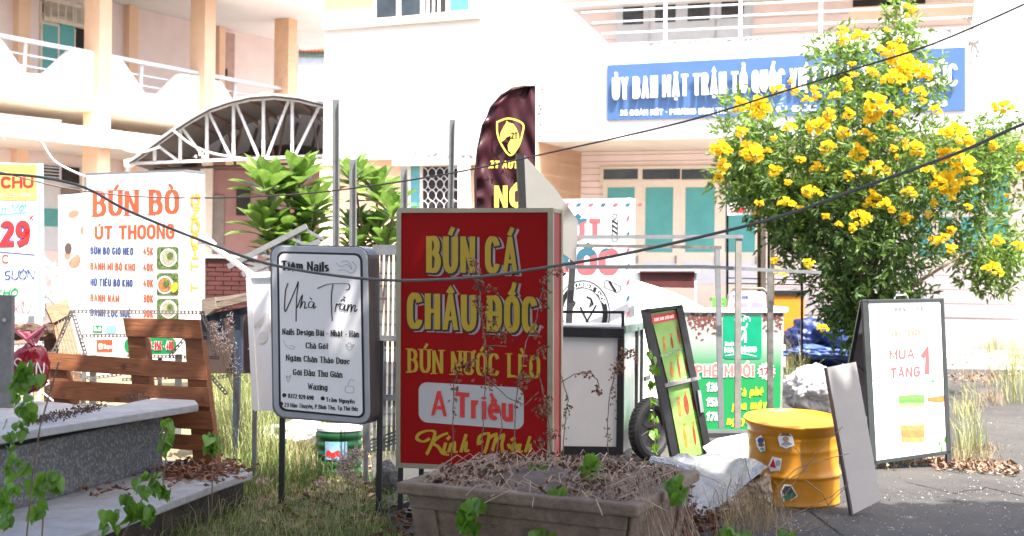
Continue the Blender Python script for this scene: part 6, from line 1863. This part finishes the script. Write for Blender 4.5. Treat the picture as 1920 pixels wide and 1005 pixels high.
# ------------------------------------------------------------------ broad-leaved shrubs
def broad_leaf(seed):
    r_ = random.Random(seed); mb = MB(); n = 7
    prof_ = [.05, .12, .30, .62, .92, 1.0, .72, .08]
    bend = r_.uniform(.05, .35)
    for i in range(n + 1):
        t_ = i / n; z = -bend * t_ * t_ * .8
        w_ = .20 * prof_[i]
        mb.v += [V((-w_, t_, z + w_ * .35)), V((0, t_, z)), V((w_, t_, z + w_ * .35))]
    for i in range(n):
        k = i * 3; mb.f += [(k, k + 1, k + 4, k + 3), (k + 1, k + 2, k + 5, k + 4)]
    me = bpy.data.meshes.new('leaf'); me.from_pydata(mb.v, [], mb.f); me.polygons.foreach_set('use_smooth', [True] * len(mb.f)); me.materials.append(leaf_b)
    return me
lm = [broad_leaf(s_) for s_ in range(4)]
def shrub(D, bx, by, ros, lab, seed):
    r_ = random.Random(seed)
    b = P(bx, by, D)
    o = thing('broad_leaved_shrub', V((b.x, b.y, 0)), lab, 'shrub', 'broad-leaved shrubs')
    for x, y, n, sc in ros:
        c = P(x, y, D + r_.uniform(-.25, .25))
        MB().tube([V((b.x, b.y, 0)), V((b.x, b.y, 0)).lerp(c, .5) + V((r_.uniform(-.1, .1), 0, 0)), c], .022, 6, r1=.012).build('stem', twig, o)
        for i in range(n):
            az = i * 2.4 + r_.uniform(-.3, .3)
            el = R(80 - 74 * (i / n) ** .85 + r_.uniform(-8, 8))
            dirv = V((math.cos(az) * math.cos(el), math.sin(az) * math.cos(el), math.sin(el)))
            q = dirv.to_track_quat('Y', 'Z')
            L = sc * 1.18 * r_.uniform(.8, 1.1) * (.75 if i < 3 else 1)
            lf = bpy.data.objects.new('leaf', lm[r_.randrange(4)]); COL.objects.link(lf); lf.parent = o
            lf.location = c - o.location - V((0, 0, .10 * i / n)); lf.rotation_mode = 'QUATERNION'; lf.rotation_quaternion = q; lf.scale = (L, L, L)
shrub(14.6, 540, 700, [(503, 352, 32, .36), (562, 338, 30, .34), (575, 415, 32, .34), (495, 425, 28, .34), (540, 375, 24, .32), (588, 385, 20, .3), (575, 462, 24, .3), (520, 470, 24, .32), (535, 440, 24, .32), (560, 480, 20, .3)], 'larger lush shrub with broad glossy leaves, left of the steel posts', 3)
shrub(15.2, 700, 700, [(706, 362, 32, .35), (702, 442, 32, .35), (664, 335, 24, .32), (662, 425, 24, .3), (735, 400, 22, .32), (668, 470, 24, .3), (725, 460, 22, .3)], 'smaller broad-leaved shrub between the steel posts and the red sign', 5)

# ------------------------------------------------------------------ creeper sprigs in the foreground
def heart(mb, p, d, L, r_):
    s_ = d.cross(rdir(r_)); s_.normalize(); n_2 = d.cross(s_)
    k = len(mb.v)
    out = [(0, .0), (.22, -.10), (.42, -.02), (.50, .20), (.42, .48), (.22, .78), (0, 1.05), (-.22, .78), (-.42, .48), (-.50, .20), (-.42, -.02), (-.22, -.10)]
    mb.v.append(p + d * L * .38)
    for u_, v_ in out: mb.v.append(p + s_ * L * u_ + d * L * v_ + n_2 * L * (.25 * abs(u_) - .18 * max(0, v_ - .5)))
    mb.f += [(k, k + 1 + i, k + 1 + (i + 1) % 12) for i in range(12)]
def sprig(D, pts, lv, lab, seed, n=14, L=.05):
    L *= 1.22
    r_ = random.Random(seed)
    P_ = [P(x, y, D + .05 * math.sin(i)) for i, (x, y) in enumerate(pts)]
    if P_[0].z > .02: P_.insert(0, V((P_[0].x, P_[0].y, 0)))
    b = P_[0]; o = thing('creeper_sprig', b, lab, 'plant', 'green creeper sprigs in front')
    MB().tube(P_, .0035, 5).build('stem', twig, o)
    mb = MB()
    for x, y, rr_, m_ in lv:
        c = P(x, y, D)
        for i in range(int(m_ * 1.3)):
            d0 = rdir(r_); q = c + d0 * rr_ / FPX * D * r_.random() ** .5
            heart(mb, q, (V((0, -.2, -.9)) + rdir(r_) * .7).normalized(), L * r_.uniform(.65, 1.15), r_)
    mb.build('leaves', leaf_c, o, kind='stuff')
sprig(5.6, [(45, 1060), (60, 900), (75, 800), (110, 680)], [(60, 690, 22, 9), (45, 710, 20, 6), (40, 745, 20, 5), (30, 800, 25, 6), (45, 770, 18, 6), (15, 830, 18, 4), (25, 870, 22, 7), (20, 930, 22, 7), (55, 870, 14, 3), (20, 975, 18, 4)], 'tall creeper climbing at the left edge before the steel post', 1, L=.045)
sprig(5.8, [(76, 1050), (85, 900), (98, 905)], [(98, 893, 16, 6), (96, 915, 14, 4), (62, 912, 16, 4), (75, 950, 18, 5)], 'short creeper with paired leaves before the ledge block', 2, L=.05)
sprig(6.3, [(200, 1060), (260, 950), (300, 860), (312, 800)], [(280, 905, 28, 14), (240, 940, 25, 9), (265, 960, 25, 9), (210, 965, 16, 4), (320, 920, 12, 3), (205, 990, 14, 3), (285, 960, 18, 5)], 'bushy creeper sprig before the pale lower ledge', 3, L=.05)
sprig(7.6, [(306, 900), (312, 850), (312, 800)], [(312, 795, 13, 6), (314, 818, 12, 6), (308, 835, 8, 3)], 'small green sprig at the corner of the terrazzo block', 4, L=.06)
sprig(7.9, [(398, 900), (398, 860), (396, 820)], [(396, 822, 15, 7), (392, 838, 12, 5)], 'small green sprig before the foot of the pallet', 5, L=.06)
sprig(6.2, [(870, 1050), (880, 990), (882, 950)], [(878, 945, 20, 10), (880, 970, 18, 8), (868, 962, 14, 4)], 'drooping green sprig on the front face of the planter', 6, L=.062)
sprig(6.2, [(985, 1040), (1010, 980), (1050, 930)], [(1043, 918, 14, 6), (1056, 952, 14, 5), (1012, 995, 14, 5), (1040, 1003, 12, 3)], 'sprig with pale arching stem below the planter rim', 7, L=.055)
sprig(6.6, [(1095, 1010), (1100, 930), (1112, 860)], [(1115, 858, 16, 8), (1105, 880, 18, 9), (1108, 905, 18, 9), (1125, 930, 15, 7), (1080, 940, 10, 2)], 'tallest leafy sprig rising over the planter soil', 8, L=.052)
sprig(6.8, [(1010, 920), (1005, 890)], [(1000, 872, 12, 6), (1012, 880, 10, 4)], 'little sprig in the middle of the planter', 9, L=.045)
sprig(6.3, [(1262, 1010), (1268, 950), (1270, 910)], [(1268, 905, 18, 9), (1272, 925, 16, 7)], 'dark green sprig over the right end of the planter', 10, L=.055)
sprig(6.0, [(1365, 1060), (1368, 1000)], [(1366, 992, 18, 8), (1350, 1003, 14, 5), (1388, 1003, 14, 4), (1475, 1003, 12, 4)], 'low sprig at the picture bottom under the foil', 11, L=.05)
sprig(10.0, [(1230, 880), (1226, 780), (1222, 700), (1222, 660)], [(1222, 662, 12, 5), (1224, 690, 9, 4), (1222, 720, 8, 5), (1224, 750, 8, 5), (1226, 780, 8, 5), (1226, 810, 8, 5), (1228, 840, 8, 5)], 'slender green creeper hanging between cart wheel and snack menu', 12, L=.045)

# ------------------------------------------------------------------ dead creeper standing in the planter
dc = thing('dead_creeper', V((.2, 7.9, .5)), 'withered brown creeper stems curling up before the red sign', 'plant')
rd_ = random.Random(8)
def dstem(pts, D, r_=.0032):
    P_ = []
    for j in range(len(pts) - 1):
        a, b = pts[j], pts[j + 1]
        for t_ in (0, .25, .5, .75): P_.append(P(a[0] + (b[0] - a[0]) * t_ + rd_.uniform(-1.5, 1.5), a[1] + (b[1] - a[1]) * t_, D + rd_.uniform(-.02, .02)))
    P_.append(P(*pts[-1], D))
    if pts[0][1] > 840: P_.insert(0, V((P_[0].x, P_[0].y, 0)))
    MB().tube(P_, r_, 5).build('dry_stem', twig, dc)
    return P_
dl, dl2 = MB(), MB()
def curl(x, y, rx, ry_, n, D, big=1.0, tgt=None):
    for i in range(n):
        q = P(x + rd_.gauss(0, rx * .55), y + rd_.gauss(0, ry_ * .55), D + rd_.uniform(-.05, .03))
        leafquad(tgt or (dl if rd_.random() < .75 else dl2), q, (rdir(rd_) + V((0, 0, -.8))).normalized(), rd_.uniform(.014, .034) * big, rd_.uniform(.012, .022) * big, rd_, fold=.5)
for pts, D in (([(905, 860), (905, 780), (912, 720), (910, 650), (902, 580), (897, 520), (888, 490)], 7.9), ([(848, 850), (850, 780), (852, 720), (862, 690), (880, 680)], 7.7), ([(965, 850), (966, 780), (972, 720), (978, 690), (985, 640), (1005, 600)], 7.8),
               ([(1035, 860), (1030, 800), (1022, 760), (1015, 720)], 8.0), ([(1000, 620), (1012, 570), (1018, 530), (1038, 505)], 7.9), ([(905, 700), (925, 720), (950, 745), (985, 760), (1010, 735)], 7.8),
               ([(1048, 720), (1075, 702), (1105, 697), (1120, 712), (1124, 728)], 8.1), ([(1140, 850), (1138, 790), (1145, 730), (1160, 680), (1175, 660)], 8.3), ([(1055, 860), (1058, 800), (1065, 750), (1050, 700)], 8.2),
               ([(905, 650), (930, 648), (950, 650)], 7.9), ([(985, 720), (1010, 700), (1020, 735)], 7.8), ([(930, 860), (940, 800), (936, 760)], 7.6)):
    dstem(pts, D)
for x, y, rx, ry_, n, D in ((888, 495, 9, 12, 26, 7.9), (897, 530, 9, 18, 34, 7.9), (895, 560, 8, 14, 16, 7.9), (918, 540, 12, 8, 16, 7.9), (905, 575, 10, 14, 20, 7.9), (912, 610, 9, 22, 18, 7.9), (940, 625, 14, 14, 30, 7.9), (930, 600, 8, 12, 10, 7.9), (915, 650, 10, 18, 16, 7.9),
                            (870, 690, 16, 14, 34, 7.7), (880, 675, 14, 8, 18, 7.7), (855, 720, 8, 20, 14, 7.7), (850, 770, 6, 25, 10, 7.7), (912, 700, 12, 16, 22, 7.8), (925, 720, 10, 10, 14, 7.8), (985, 700, 12, 14, 30, 7.8), (978, 720, 8, 10, 16, 7.8), (970, 760, 6, 20, 10, 7.8),
                            (1015, 655, 12, 12, 20, 7.9), (1005, 620, 10, 16, 18, 7.9), (1022, 560, 8, 22, 26, 7.9), (1018, 525, 8, 10, 14, 7.9), (1044, 508, 14, 7, 18, 7.9), (1000, 670, 12, 8, 14, 7.9), (1022, 765, 14, 18, 40, 8.0), (1010, 770, 10, 10, 20, 8.0), (1025, 745, 10, 8, 16, 8.0), (1030, 815, 16, 12, 40, 8.0), (1015, 830, 12, 14, 26, 8.0),
                            (1100, 700, 20, 6, 18, 8.1), (1123, 728, 5, 10, 18, 8.1), (1160, 685, 12, 18, 40, 8.3), (1175, 660, 14, 10, 26, 8.3), (1190, 665, 12, 10, 20, 8.3), (1150, 740, 6, 40, 16, 8.3), (1064, 770, 6, 40, 20, 8.2), (1140, 800, 6, 30, 10, 8.3), (940, 855, 30, 12, 60, 7.7)):
    curl(x, y, rx, ry_, n, D)
dl.build('curled_leaves', mat('dry_tan_leaf', (.30, .15, .085), .8, var=.3, scale=20, trans=.25), dc, kind='stuff')
dl2.build('rust_leaves', dry_r, dc, kind='stuff')
# straw and dead stalks lying over the planter
def on_planter(u, v, h=.0):
    p = ins[0].lerp(ins[1], u).lerp(ins[3].lerp(ins[2], u), v)
    return p + V((0, 0, h + .09 * math.exp(-((u - .5) ** 2 + (v - .5) ** 2) * 7)))
st_, lf_ = MB(), MB()
for i in range(420):
    u = rd_.uniform(0, 1) ; v = rd_.uniform(.0, 1)
    if abs(u - .5) < .22 and .1 < v < .6 and rd_.random() < .75: continue
    p = on_planter(u, v, .02); a = rd_.uniform(0, 6.28); L = rd_.uniform(.06, .28)
    d = V((math.cos(a), math.sin(a), rd_.uniform(-.05, .55))).normalized()
    q = p + d * L * .5 + V((0, 0, .02)); e_ = q + V((d.x, d.y, -abs(d.z) - .25)) * L * .5
    st_.tube([p, q, e_], rd_.uniform(.0015, .0035), 3, cap=False)
for i in range(70):
    u, v = 1.0 + rd_.uniform(-.08, .08), rd_.random()
    p = on_planter(min(u, 1.05), v, .07); d = V((rd_.uniform(.0, .2), rd_.uniform(-.1, .1), -.35))
    st_.tube([p + V((-.08, 0, .0)), p + V((0, 0, .03)), p + d * .6, p + d * 1.2], .002, 3, cap=False)
for i in range(520):
    u, v = rd_.random(), rd_.random()
    if abs(u - .5) < .2 and .1 < v < .55 and rd_.random() < .7: continue
    leafquad(lf_, on_planter(u, v, .03 + rd_.uniform(0, .05)), (rdir(rd_) + V((0, 0, .1))).normalized(), rd_.uniform(.02, .045), rd_.uniform(.012, .025), rd_, fold=.5)
sw_ = tag(st_.build('dead_stalks', mat('bleached_straw', (.52, .37, .27), .8, var=.35, scale=8), base=V((0, 0, 0))), 'bleached dead stalks heaped over the planter', kind='stuff')
tag(lf_.build('dry_leaves', dry_r), 'shrivelled rust brown leaves heaped in the planter', kind='stuff')

# ------------------------------------------------------------------ grass, litter, petals
rg = random.Random(31)
def in_poly(x, y, poly):
    c = False; n = len(poly)
    for i in range(n):
        (x0, y0), (x1, y1) = poly[i], poly[i - 1]
        if (y0 > y) != (y1 > y) and x < (x1 - x0) * (y - y0) / (y1 - y0) + x0: c = not c
    return c
def sample(poly, n):
    xs = [p[0] for p in poly]; ys_ = [p[1] for p in poly]; out = []
    while len(out) < n:
        x, y = rg.uniform(min(xs), max(xs)), rg.uniform(min(ys_), max(ys_))
        if in_poly(x, y, poly): out.append(G(x, y))
    return out
def blade(mb, p, h, w_, lean):
    a = rg.uniform(0, 6.28); d = V((math.cos(a), math.sin(a), 0)); s_ = V((-d.y, d.x, 0)) * w_ / 2
    if abs(s_.x) < w_ * .2: s_.x = w_ * .3
    m_ = p + V((0, 0, h * .55)) + d * lean * h * .3; t_ = p + V((0, 0, h * (1 - lean * .35))) + d * lean * h
    k = len(mb.v); mb.v += [p - s_, p + s_, m_ + s_ * .8, m_ - s_ * .8, t_]; mb.f += [(k, k + 1, k + 2, k + 3), (k + 3, k + 2, k + 4)]
def grass(name, lab, mt, regs):
    mb = MB()
    for poly, n, h0, h1, w_, ln in regs:
        cen = sample(poly, max(6, n // 14))
        for i in range(n):
            c = rg.choice(cen); p = c + V((rg.gauss(0, .07), rg.gauss(0, .09), 0)); p.z = 0
            blade(mb, p, rg.uniform(h0, h1), w_, rg.uniform(.15, ln))
    return tag(mb.build(name, mt), lab, kind='stuff')
R1 = [(395, 700), (510, 700), (520, 900), (430, 880), (400, 800)]
R2 = [(300, 905), (480, 890), (700, 900), (690, 960), (760, 1040), (200, 1100)]
R3 = [(520, 780), (590, 780), (590, 890), (515, 900)]
grass('green_grass', 'green weeds and grass at the foot of the ledge and signs', grass_m, [(R1, 1500, .18, .50, .006, .9), (R2, 7500, .03, .13, .006, 1.2), ([(440, 870), (560, 860), (620, 920), (430, 950)], 1300, .08, .3, .005, 1.0), ([(470, 700), (520, 700), (520, 860), (470, 870)], 700, .3, .7, .005, .8), ([(690, 905), (745, 905), (750, 960), (690, 960)], 300, .03, .09, .005, 1.2)])
grass('pale_grass', 'pale sunlit grass between the pallet and the nail sign', grass_p, [(R1, 1600, .25, .62, .005, 1.0), (R3, 500, .2, .5, .005, .9), ([(390, 640), (500, 640), (500, 740), (390, 740)], 900, .3, .8, .008, 1.0), ([(410, 740), (510, 740), (515, 870), (420, 870)], 800, .35, .85, .004, .9), (R2, 900, .1, .3, .004, 1.3), ([(600, 700), (740, 700), (740, 860), (600, 860)], 500, .1, .4, .006, 1), ([(60, 700), (130, 700), (130, 780), (60, 780)], 300, .3, .6, .006, .9), ([(1490, 640), (1500, 640), (1500, 760), (1470, 760)], 200, .3, .9, .006, .6)])
grass('dry_grass', 'dry straw coloured grass tufts on the yard', straw, [(R3, 900, .1, .4, .004, 1.0), ([(1370, 950), (1470, 950), (1480, 1010), (1350, 1040)], 330, .12, .38, .004, 1.1), ([(1790, 840), (1870, 840), (1850, 880), (1780, 880)], 500, .03, .12, .005, 1.3), ([(1790, 700), (1860, 690), (1890, 760), (1800, 780)], 500, .05, .2, .006, 1.2), ([(1640, 850), (1780, 850), (1780, 872), (1640, 880)], 500, .03, .1, .004, 1.2)])
grass('green_tufts', 'thin green tufts growing through the asphalt beside the cafe board', grass_p, [([(1800, 830), (1835, 830), (1835, 870), (1800, 870)], 90, .25, .5, .006, .5), ([(1880, 700), (1920, 700), (1920, 770), (1880, 770)], 140, .3, .6, .008, .7), ([(1850, 650), (1930, 650), (1930, 700), (1850, 700)], 200, .2, .5, .01, .7), ([(1790, 740), (1830, 740), (1830, 790), (1790, 790)], 90, .15, .35, .006, .8)])
# long dry stalks before the drum
ds_ = thing('dry_weed_stalks', V((1.3, 8.3, 0)), 'long bent dry weed stalks fanning up before foil sheet and yellow drum', 'plant')
for pts in ([(1400, 1000), (1420, 940), (1405, 890), (1395, 850)], [(1410, 1010), (1440, 930), (1490, 880), (1545, 862), (1592, 850)], [(1430, 1010), (1470, 930), (1530, 850), (1580, 800)], [(1440, 1010), (1500, 960), (1560, 930), (1592, 905)], [(1460, 1010), (1520, 980), (1590, 910)], [(1390, 1010), (1380, 950), (1365, 930)],
            [(1420, 1010), (1412, 950), (1425, 900), (1430, 880)], [(1400, 1010), (1385, 930), (1392, 905)], [(1425, 1000), (1445, 950), (1440, 905)], [(1480, 900), (1510, 880), (1500, 850), (1490, 840)], [(1510, 900), (1540, 925), (1560, 960)], [(1470, 1010), (1545, 985), (1560, 965), (1550, 950)], [(1380, 1010), (1362, 935), (1370, 900)], [(1405, 1005), (1435, 985), (1470, 990), (1500, 1003)]):
    P_ = []
    for j in range(len(pts) - 1):
        for t_ in (0, .33, .66): P_.append(P(pts[j][0] + (pts[j + 1][0] - pts[j][0]) * t_ + rg.uniform(-1.5, 1.5), pts[j][1] + (pts[j + 1][1] - pts[j][1]) * t_ + rg.uniform(-1, 1), 8.25 - .0 * j))
    P_.append(P(*pts[-1], 8.25)); MB().tube(P_, .0035, 4, r1=.0022).build('dry_stalk', straw, ds_)
def litter(name, lab, mt, regs, z=.01, sz=(.03, .06)):
    mb = MB()
    for poly, n, k_ in regs:
        for p in sample(poly, n):
            p.z = z + rg.uniform(0, .03 * k_)
            leafquad(mb, p, (V((rg.uniform(-1, 1), rg.uniform(-1, 1), rg.uniform(-.2, .45)))).normalized(), rg.uniform(*sz) * 1.3, rg.uniform(*sz) * .7, rg, fold=.4)
    return tag(mb.build(name, mt), lab, kind='stuff')
litter('fallen_leaves', 'fallen tan leaves scattered over the yard', pale_leaf, [([(1740, 866), (1900, 872), (1920, 895), (1760, 885)], 260, 1), ([(1100, 860), (1300, 860), (1300, 900), (1100, 900)], 60, 1), ([(500, 880), (700, 900), (720, 1000), (450, 1020)], 380, 1), ([(1480, 655), (1920, 650), (1920, 690), (1480, 690)], 700, 1), ([(1640, 868), (1740, 860), (1760, 872), (1660, 885)], 40, 1), ([(520, 800), (720, 820), (700, 890), (520, 880)], 200, 1), ([(1780, 705), (1920, 700), (1920, 712), (1780, 722)], 120, 1), ([(380, 740), (560, 740), (560, 860), (420, 860)], 220, 1)])
litter('rust_leaf_litter', 'rust brown leaf litter round the planter', dry_r, [([(1150, 960), (1280, 930), (1300, 1010), (1200, 1100)], 900, 6), ([(560, 900), (740, 960), (760, 1060), (480, 1060)], 260, 1), ([(1290, 950), (1360, 985), (1330, 1010), (1280, 1010)], 120, 2), ([(740, 960), (760, 960), (800, 1080), (740, 1080)], 60, 3)])
mb = MB()
for x, y, n, zz_, sx, sy in ((375, 885, 330, zl + .012, 42, 10), (345, 889, 120, zl + .012, 30, 7), (200, 925, 26, zl + .01, 60, 8)):
    for i in range(n):
        p = G(x + rg.gauss(0, sx), y + rg.gauss(0, sy), zz_)
        if p.y > 9.1: continue
        p.z = zz_ + rg.uniform(0, .03)
        leafquad(mb, p, V((rg.uniform(-1, 1), rg.uniform(-1, 1), rg.uniform(-.1, .3))).normalized(), rg.uniform(.04, .07), rg.uniform(.02, .035), rg, fold=.4)
tag(mb.build('ledge_leaves', mat('copper_leaf', (.24, .105, .06), .75, var=.35, scale=9)), 'copper coloured dead leaves drifted on the lower ledge', kind='stuff')
mb = MB()
for i in range(700):
    t_ = rg.random()
    x, y = (60 + 130 * t_ + rg.gauss(0, 7), 794 - 30 * t_ + rg.gauss(0, 3)) if i < 560 else (262 + rg.gauss(0, 14), 745 + rg.gauss(0, 3))
    p = G(x, y, zt3 + .003); p.z += rg.uniform(0, .025)
    leafquad(mb, p, rdir(rg), rg.uniform(.008, .022), rg.uniform(.008, .016), rg, fold=.5)
tag(mb.build('ledge_debris', mat('debris_brown', (.13, .09, .07), .95, var=.3, scale=20)), 'crumbly brown debris along the ledge joint', kind='stuff')
mb = MB()
for poly, n in (([(1380, 960), (1920, 900), (1920, 1040), (1380, 1040)], 800), ([(1500, 900), (1920, 880), (1920, 930), (1500, 940)], 200), ([(1790, 690), (1920, 690), (1920, 860), (1790, 860)], 260)):
    for p in sample(poly, n):
        p.z = .006; leafquad(mb, p, V((rg.uniform(-1, 1), rg.uniform(-1, 1), .05)).normalized(), rg.uniform(.008, .02), rg.uniform(.006, .011), rg, fold=.15)
tag(mb.build('fallen_petals', mat('petal_white', (.30, .30, .29), .7)), 'tiny pale petals strewn on the asphalt', kind='stuff')
# pinkish feathery seed heads
fh = thing('feathery_weed', P(410, 640, 9.3), 'weed with pinkish white feathery seed heads behind the pallet corner', 'plant')
mb = MB()
for x, y, rx, ry_, n in ((432, 600, 6, 14, 50), (415, 628, 14, 10, 110), (425, 648, 16, 12, 90), (440, 690, 14, 26, 70), (405, 610, 8, 8, 30)):
    for i in range(n): leafquad(mb, P(x + rg.gauss(0, rx * .6), y + rg.gauss(0, ry_ * .6), 9.3 + rg.uniform(-.1, .1)), rdir(rg), rg.uniform(.012, .03), .008, rg)
mb.build('seed_heads', mat('seed_pink', (.60, .48, .44), .8, trans=.3), fh, kind='stuff')
for i in range(6): MB().tube([P(470 - i * 9, 850, 9.3), P(440 + i * 2, 740 + i * 5, 9.3), P(405 + i * 7, 625 + (i * 37 % 50), 9.3)], .002, 4).build('stalk', straw, fh)
fh = thing('withered_bush', P(650, 870, 9.1), 'withered greyish pink weed leaning against the green barrel', 'plant')
mb = MB()
for x, y, rx, ry_, n in ((650, 862, 24, 12, 150), (670, 845, 12, 8, 50), (640, 885, 22, 8, 90), (490, 900, 16, 6, 60), (600, 905, 14, 6, 40), (665, 900, 14, 14, 60)):
    for i in range(n): leafquad(mb, P(x + rg.gauss(0, rx * .55), y + rg.gauss(0, ry_ * .6), 9.1 + rg.uniform(-.1, .1)), rdir(rg), rg.uniform(.015, .035), .014, rg)
mb.build('withered_leaves', mat('withered', (.40, .28, .25), .85, trans=.2), fh, kind='stuff')
MB().tube([P(655, 930, 9.1), P(650, 880, 9.1), P(668, 845, 9.1)], .004, 4).build('stalk', twig, fh)

# ------------------------------------------------------------------ overhead cables
cab = mat('cable_grey', (.13, .125, .12), .4)
cab2 = mat('cable_white', (.62, .62, .62), .5)
def cable(pts, D, r_, mt, lab):
    q = []
    for j in range(len(pts) - 1):
        a, b, c, d = pts[max(j - 1, 0)], pts[j], pts[j + 1], pts[min(j + 2, len(pts) - 1)]
        for t_ in (0, .25, .5, .75):
            q.append(tuple(.5 * (2 * b[i] + (c[i] - a[i]) * t_ + (2 * a[i] - 5 * b[i] + 4 * c[i] - d[i]) * t_ * t_ + (3 * b[i] - a[i] - 3 * c[i] + d[i]) * t_ ** 3) for i in (0, 1)))
    q.append(pts[-1])
    DD = D if isinstance(D, tuple) else (D, D)
    x0, x1 = pts[0][0], pts[-1][0]
    P_ = [P(x, y, DD[0] + (DD[1] - DD[0]) * (x - x0) / (x1 - x0)) for x, y in q]
    o = MB().tube(P_, r_, 8).build('cable', mt, base=P_[len(P_) // 2], smooth=True)
    return tag(o, lab, 'cable')
cable([(2050, 190), (1920, 232), (1800, 285), (1620, 350), (1450, 410), (1190, 472), (1050, 497), (900, 519), (760, 526), (640, 518), (500, 494), (380, 452), (240, 395), (160, 352), (75, 332), (0, 326), (-60, 322)], (5.6, 7.4), .0075, cab, 'thick dark cable sagging low across the red and nail signs')
cable([(2050, -55), (1920, 8), (1750, 82), (1600, 130), (1480, 168), (1280, 229), (1000, 293), (850, 324), (700, 348), (560, 364), (400, 371), (250, 368), (120, 352), (0, 322)], (6.5, 9.5), .0052, mat('cable_brown', (.14, .10, .09), .5), 'thin upper cable crossing before the blue board')
cable([(78, 265), (100, 300), (130, 318), (162, 332)], 12, .010, cab2, 'short white wire drooping to the top of the noodle menu')
cable([(182, 243), (225, 277), (262, 286), (300, 276)], 20, .018, cab2, 'white wire looping to the left end of the arched canopy')
cable([(325, 245), (360, 272), (400, 288), (460, 298)], 20, .018, cab2, 'white wire slung inside the arched canopy truss')

# ------------------------------------------------------------------ shade tree standing beside the photographer: its crown shades the foreground
stt = thing('shade_tree', V((5.2, 1.2, 0)), 'spreading shade tree beside the yard, overhanging the signs', 'tree')
rs_ = random.Random(77)
cv = MB()
def shade_ok(x, y):
    if x < -9 or x > 8: return False
    edge = 6.95 + .18 * math.sin(x * 2.1) + .12 * math.sin(x * 5.3 + 1)
    if x > 3.2: edge = 6.45 + .15 * math.sin(x * 4)
    if x < -1.0: edge = 6.3 + .3 * math.sin(x * 3)
    if y < edge: return True
    return (x - 2.55) ** 2 / .65 ** 2 + (y - 8.3) ** 2 / 1.0 ** 2 < 1 or (x > -.6 and x < .6 and y < 7.2)
cnt = 0
while cnt < 52000:
    x, y, z = rs_.uniform(-9, 8), rs_.uniform(-9, 9.3), 7 + rs_.uniform(-.45, .45)
    X0, Y0 = x - .3 * (z - 7), y + .4 * (z - 7)
    if not shade_ok(X0, Y0): continue
    if NZ.noise(V((x * .9, y * .9, 3))) + .35 * NZ.noise(V((x * 3, y * 3, 5))) < (-.5 if Y0 > 3.0 else -.2): 
        if Y0 < 6.7 and (abs(X0 - 1.2) > 2.0 or Y0 < 3): continue
    d = V((rs_.uniform(-1, 1), rs_.uniform(-1, 1), rs_.uniform(-.5, .2))).normalized()
    s_ = d.cross(V((rs_.uniform(-.5, .5), rs_.uniform(-.5, .5), 1))).normalized()
    L, W_ = rs_.uniform(.14, .24), rs_.uniform(.07, .11)
    if Y0 < 6.35: L, W_ = L * 1.9, W_ * 2.2
    elif X0 < 3.2: L, W_ = L * 1.35, W_ * 1.5
    p = V((x, y, z)); k = len(cv.v)
    cv.v += [p, p + d * L * .5 + s_ * W_ / 2, p + d * L, p + d * L * .5 - s_ * W_ / 2]; cv.f.append((k, k + 1, k + 2, k + 3))
    cnt += 1
cv.build('crown', mat('leaf_shade', (.06, .12, .03), .5, var=.3, trans=.15), stt, kind='stuff')
b0_ = V((5.2, 1.2, 0))
MB().tube([b0_, b0_ + V((0, 0, 2)), b0_ + V((-.2, .3, 4.5))], .22, 10, r1=.14).build('trunk', bark, stt, smooth=True)
for tx, ty in ((0, 3), (-3, 4), (2.5, 8.3), (1, 6), (3.5, 5.5), (-1, 5.8), (5, 5), (2, 3.5)):
    a = b0_ + V((-.2, .3, 4.4)); b = V((tx, ty, 6.9)); MB().tube([a, a.lerp(b, .5) + V((0, 0, .6)), b], .07, 6, r1=.02).build('limb', bark, stt)

lump('white_plastic_heap', 560, 812, 11.2, .28, .2, .09, sheet_m, 'flat white plastic heap in the dry grass behind the nail sign legs', 'plastic', 12, amp=.4, fold=.2)

# cracks in the asphalt
ck = MB()
for pts in ([(1395, 930), (1500, 945), (1560, 990), (1600, 1020)], [(1700, 905), (1790, 925), (1850, 915), (1960, 940)], [(1790, 800), (1850, 790), (1960, 800)], [(1800, 730), (1870, 722), (1960, 730)]):
    P_ = []
    for j in range(len(pts) - 1):
        for t_ in (0, .2, .4, .6, .8):
            q = G(pts[j][0] + (pts[j + 1][0] - pts[j][0]) * t_, pts[j][1] + (pts[j + 1][1] - pts[j][1]) * t_)
            P_.append(V((q.x, q.y + rg.uniform(-.03, .03), .003)))
    for a, b in zip(P_, P_[1:]):
        n_ = V((-(b - a).y, (b - a).x, 0)).normalized() * rg.uniform(.003, .007)
        ck.add([a - n_, a + n_, b + n_, b - n_], [(0, 1, 2, 3)])
tag(ck.build('ground_cracks', mat('crack_dark', (.008, .007, .006), .95)), 'thin dark cracks in the asphalt', kind='structure')
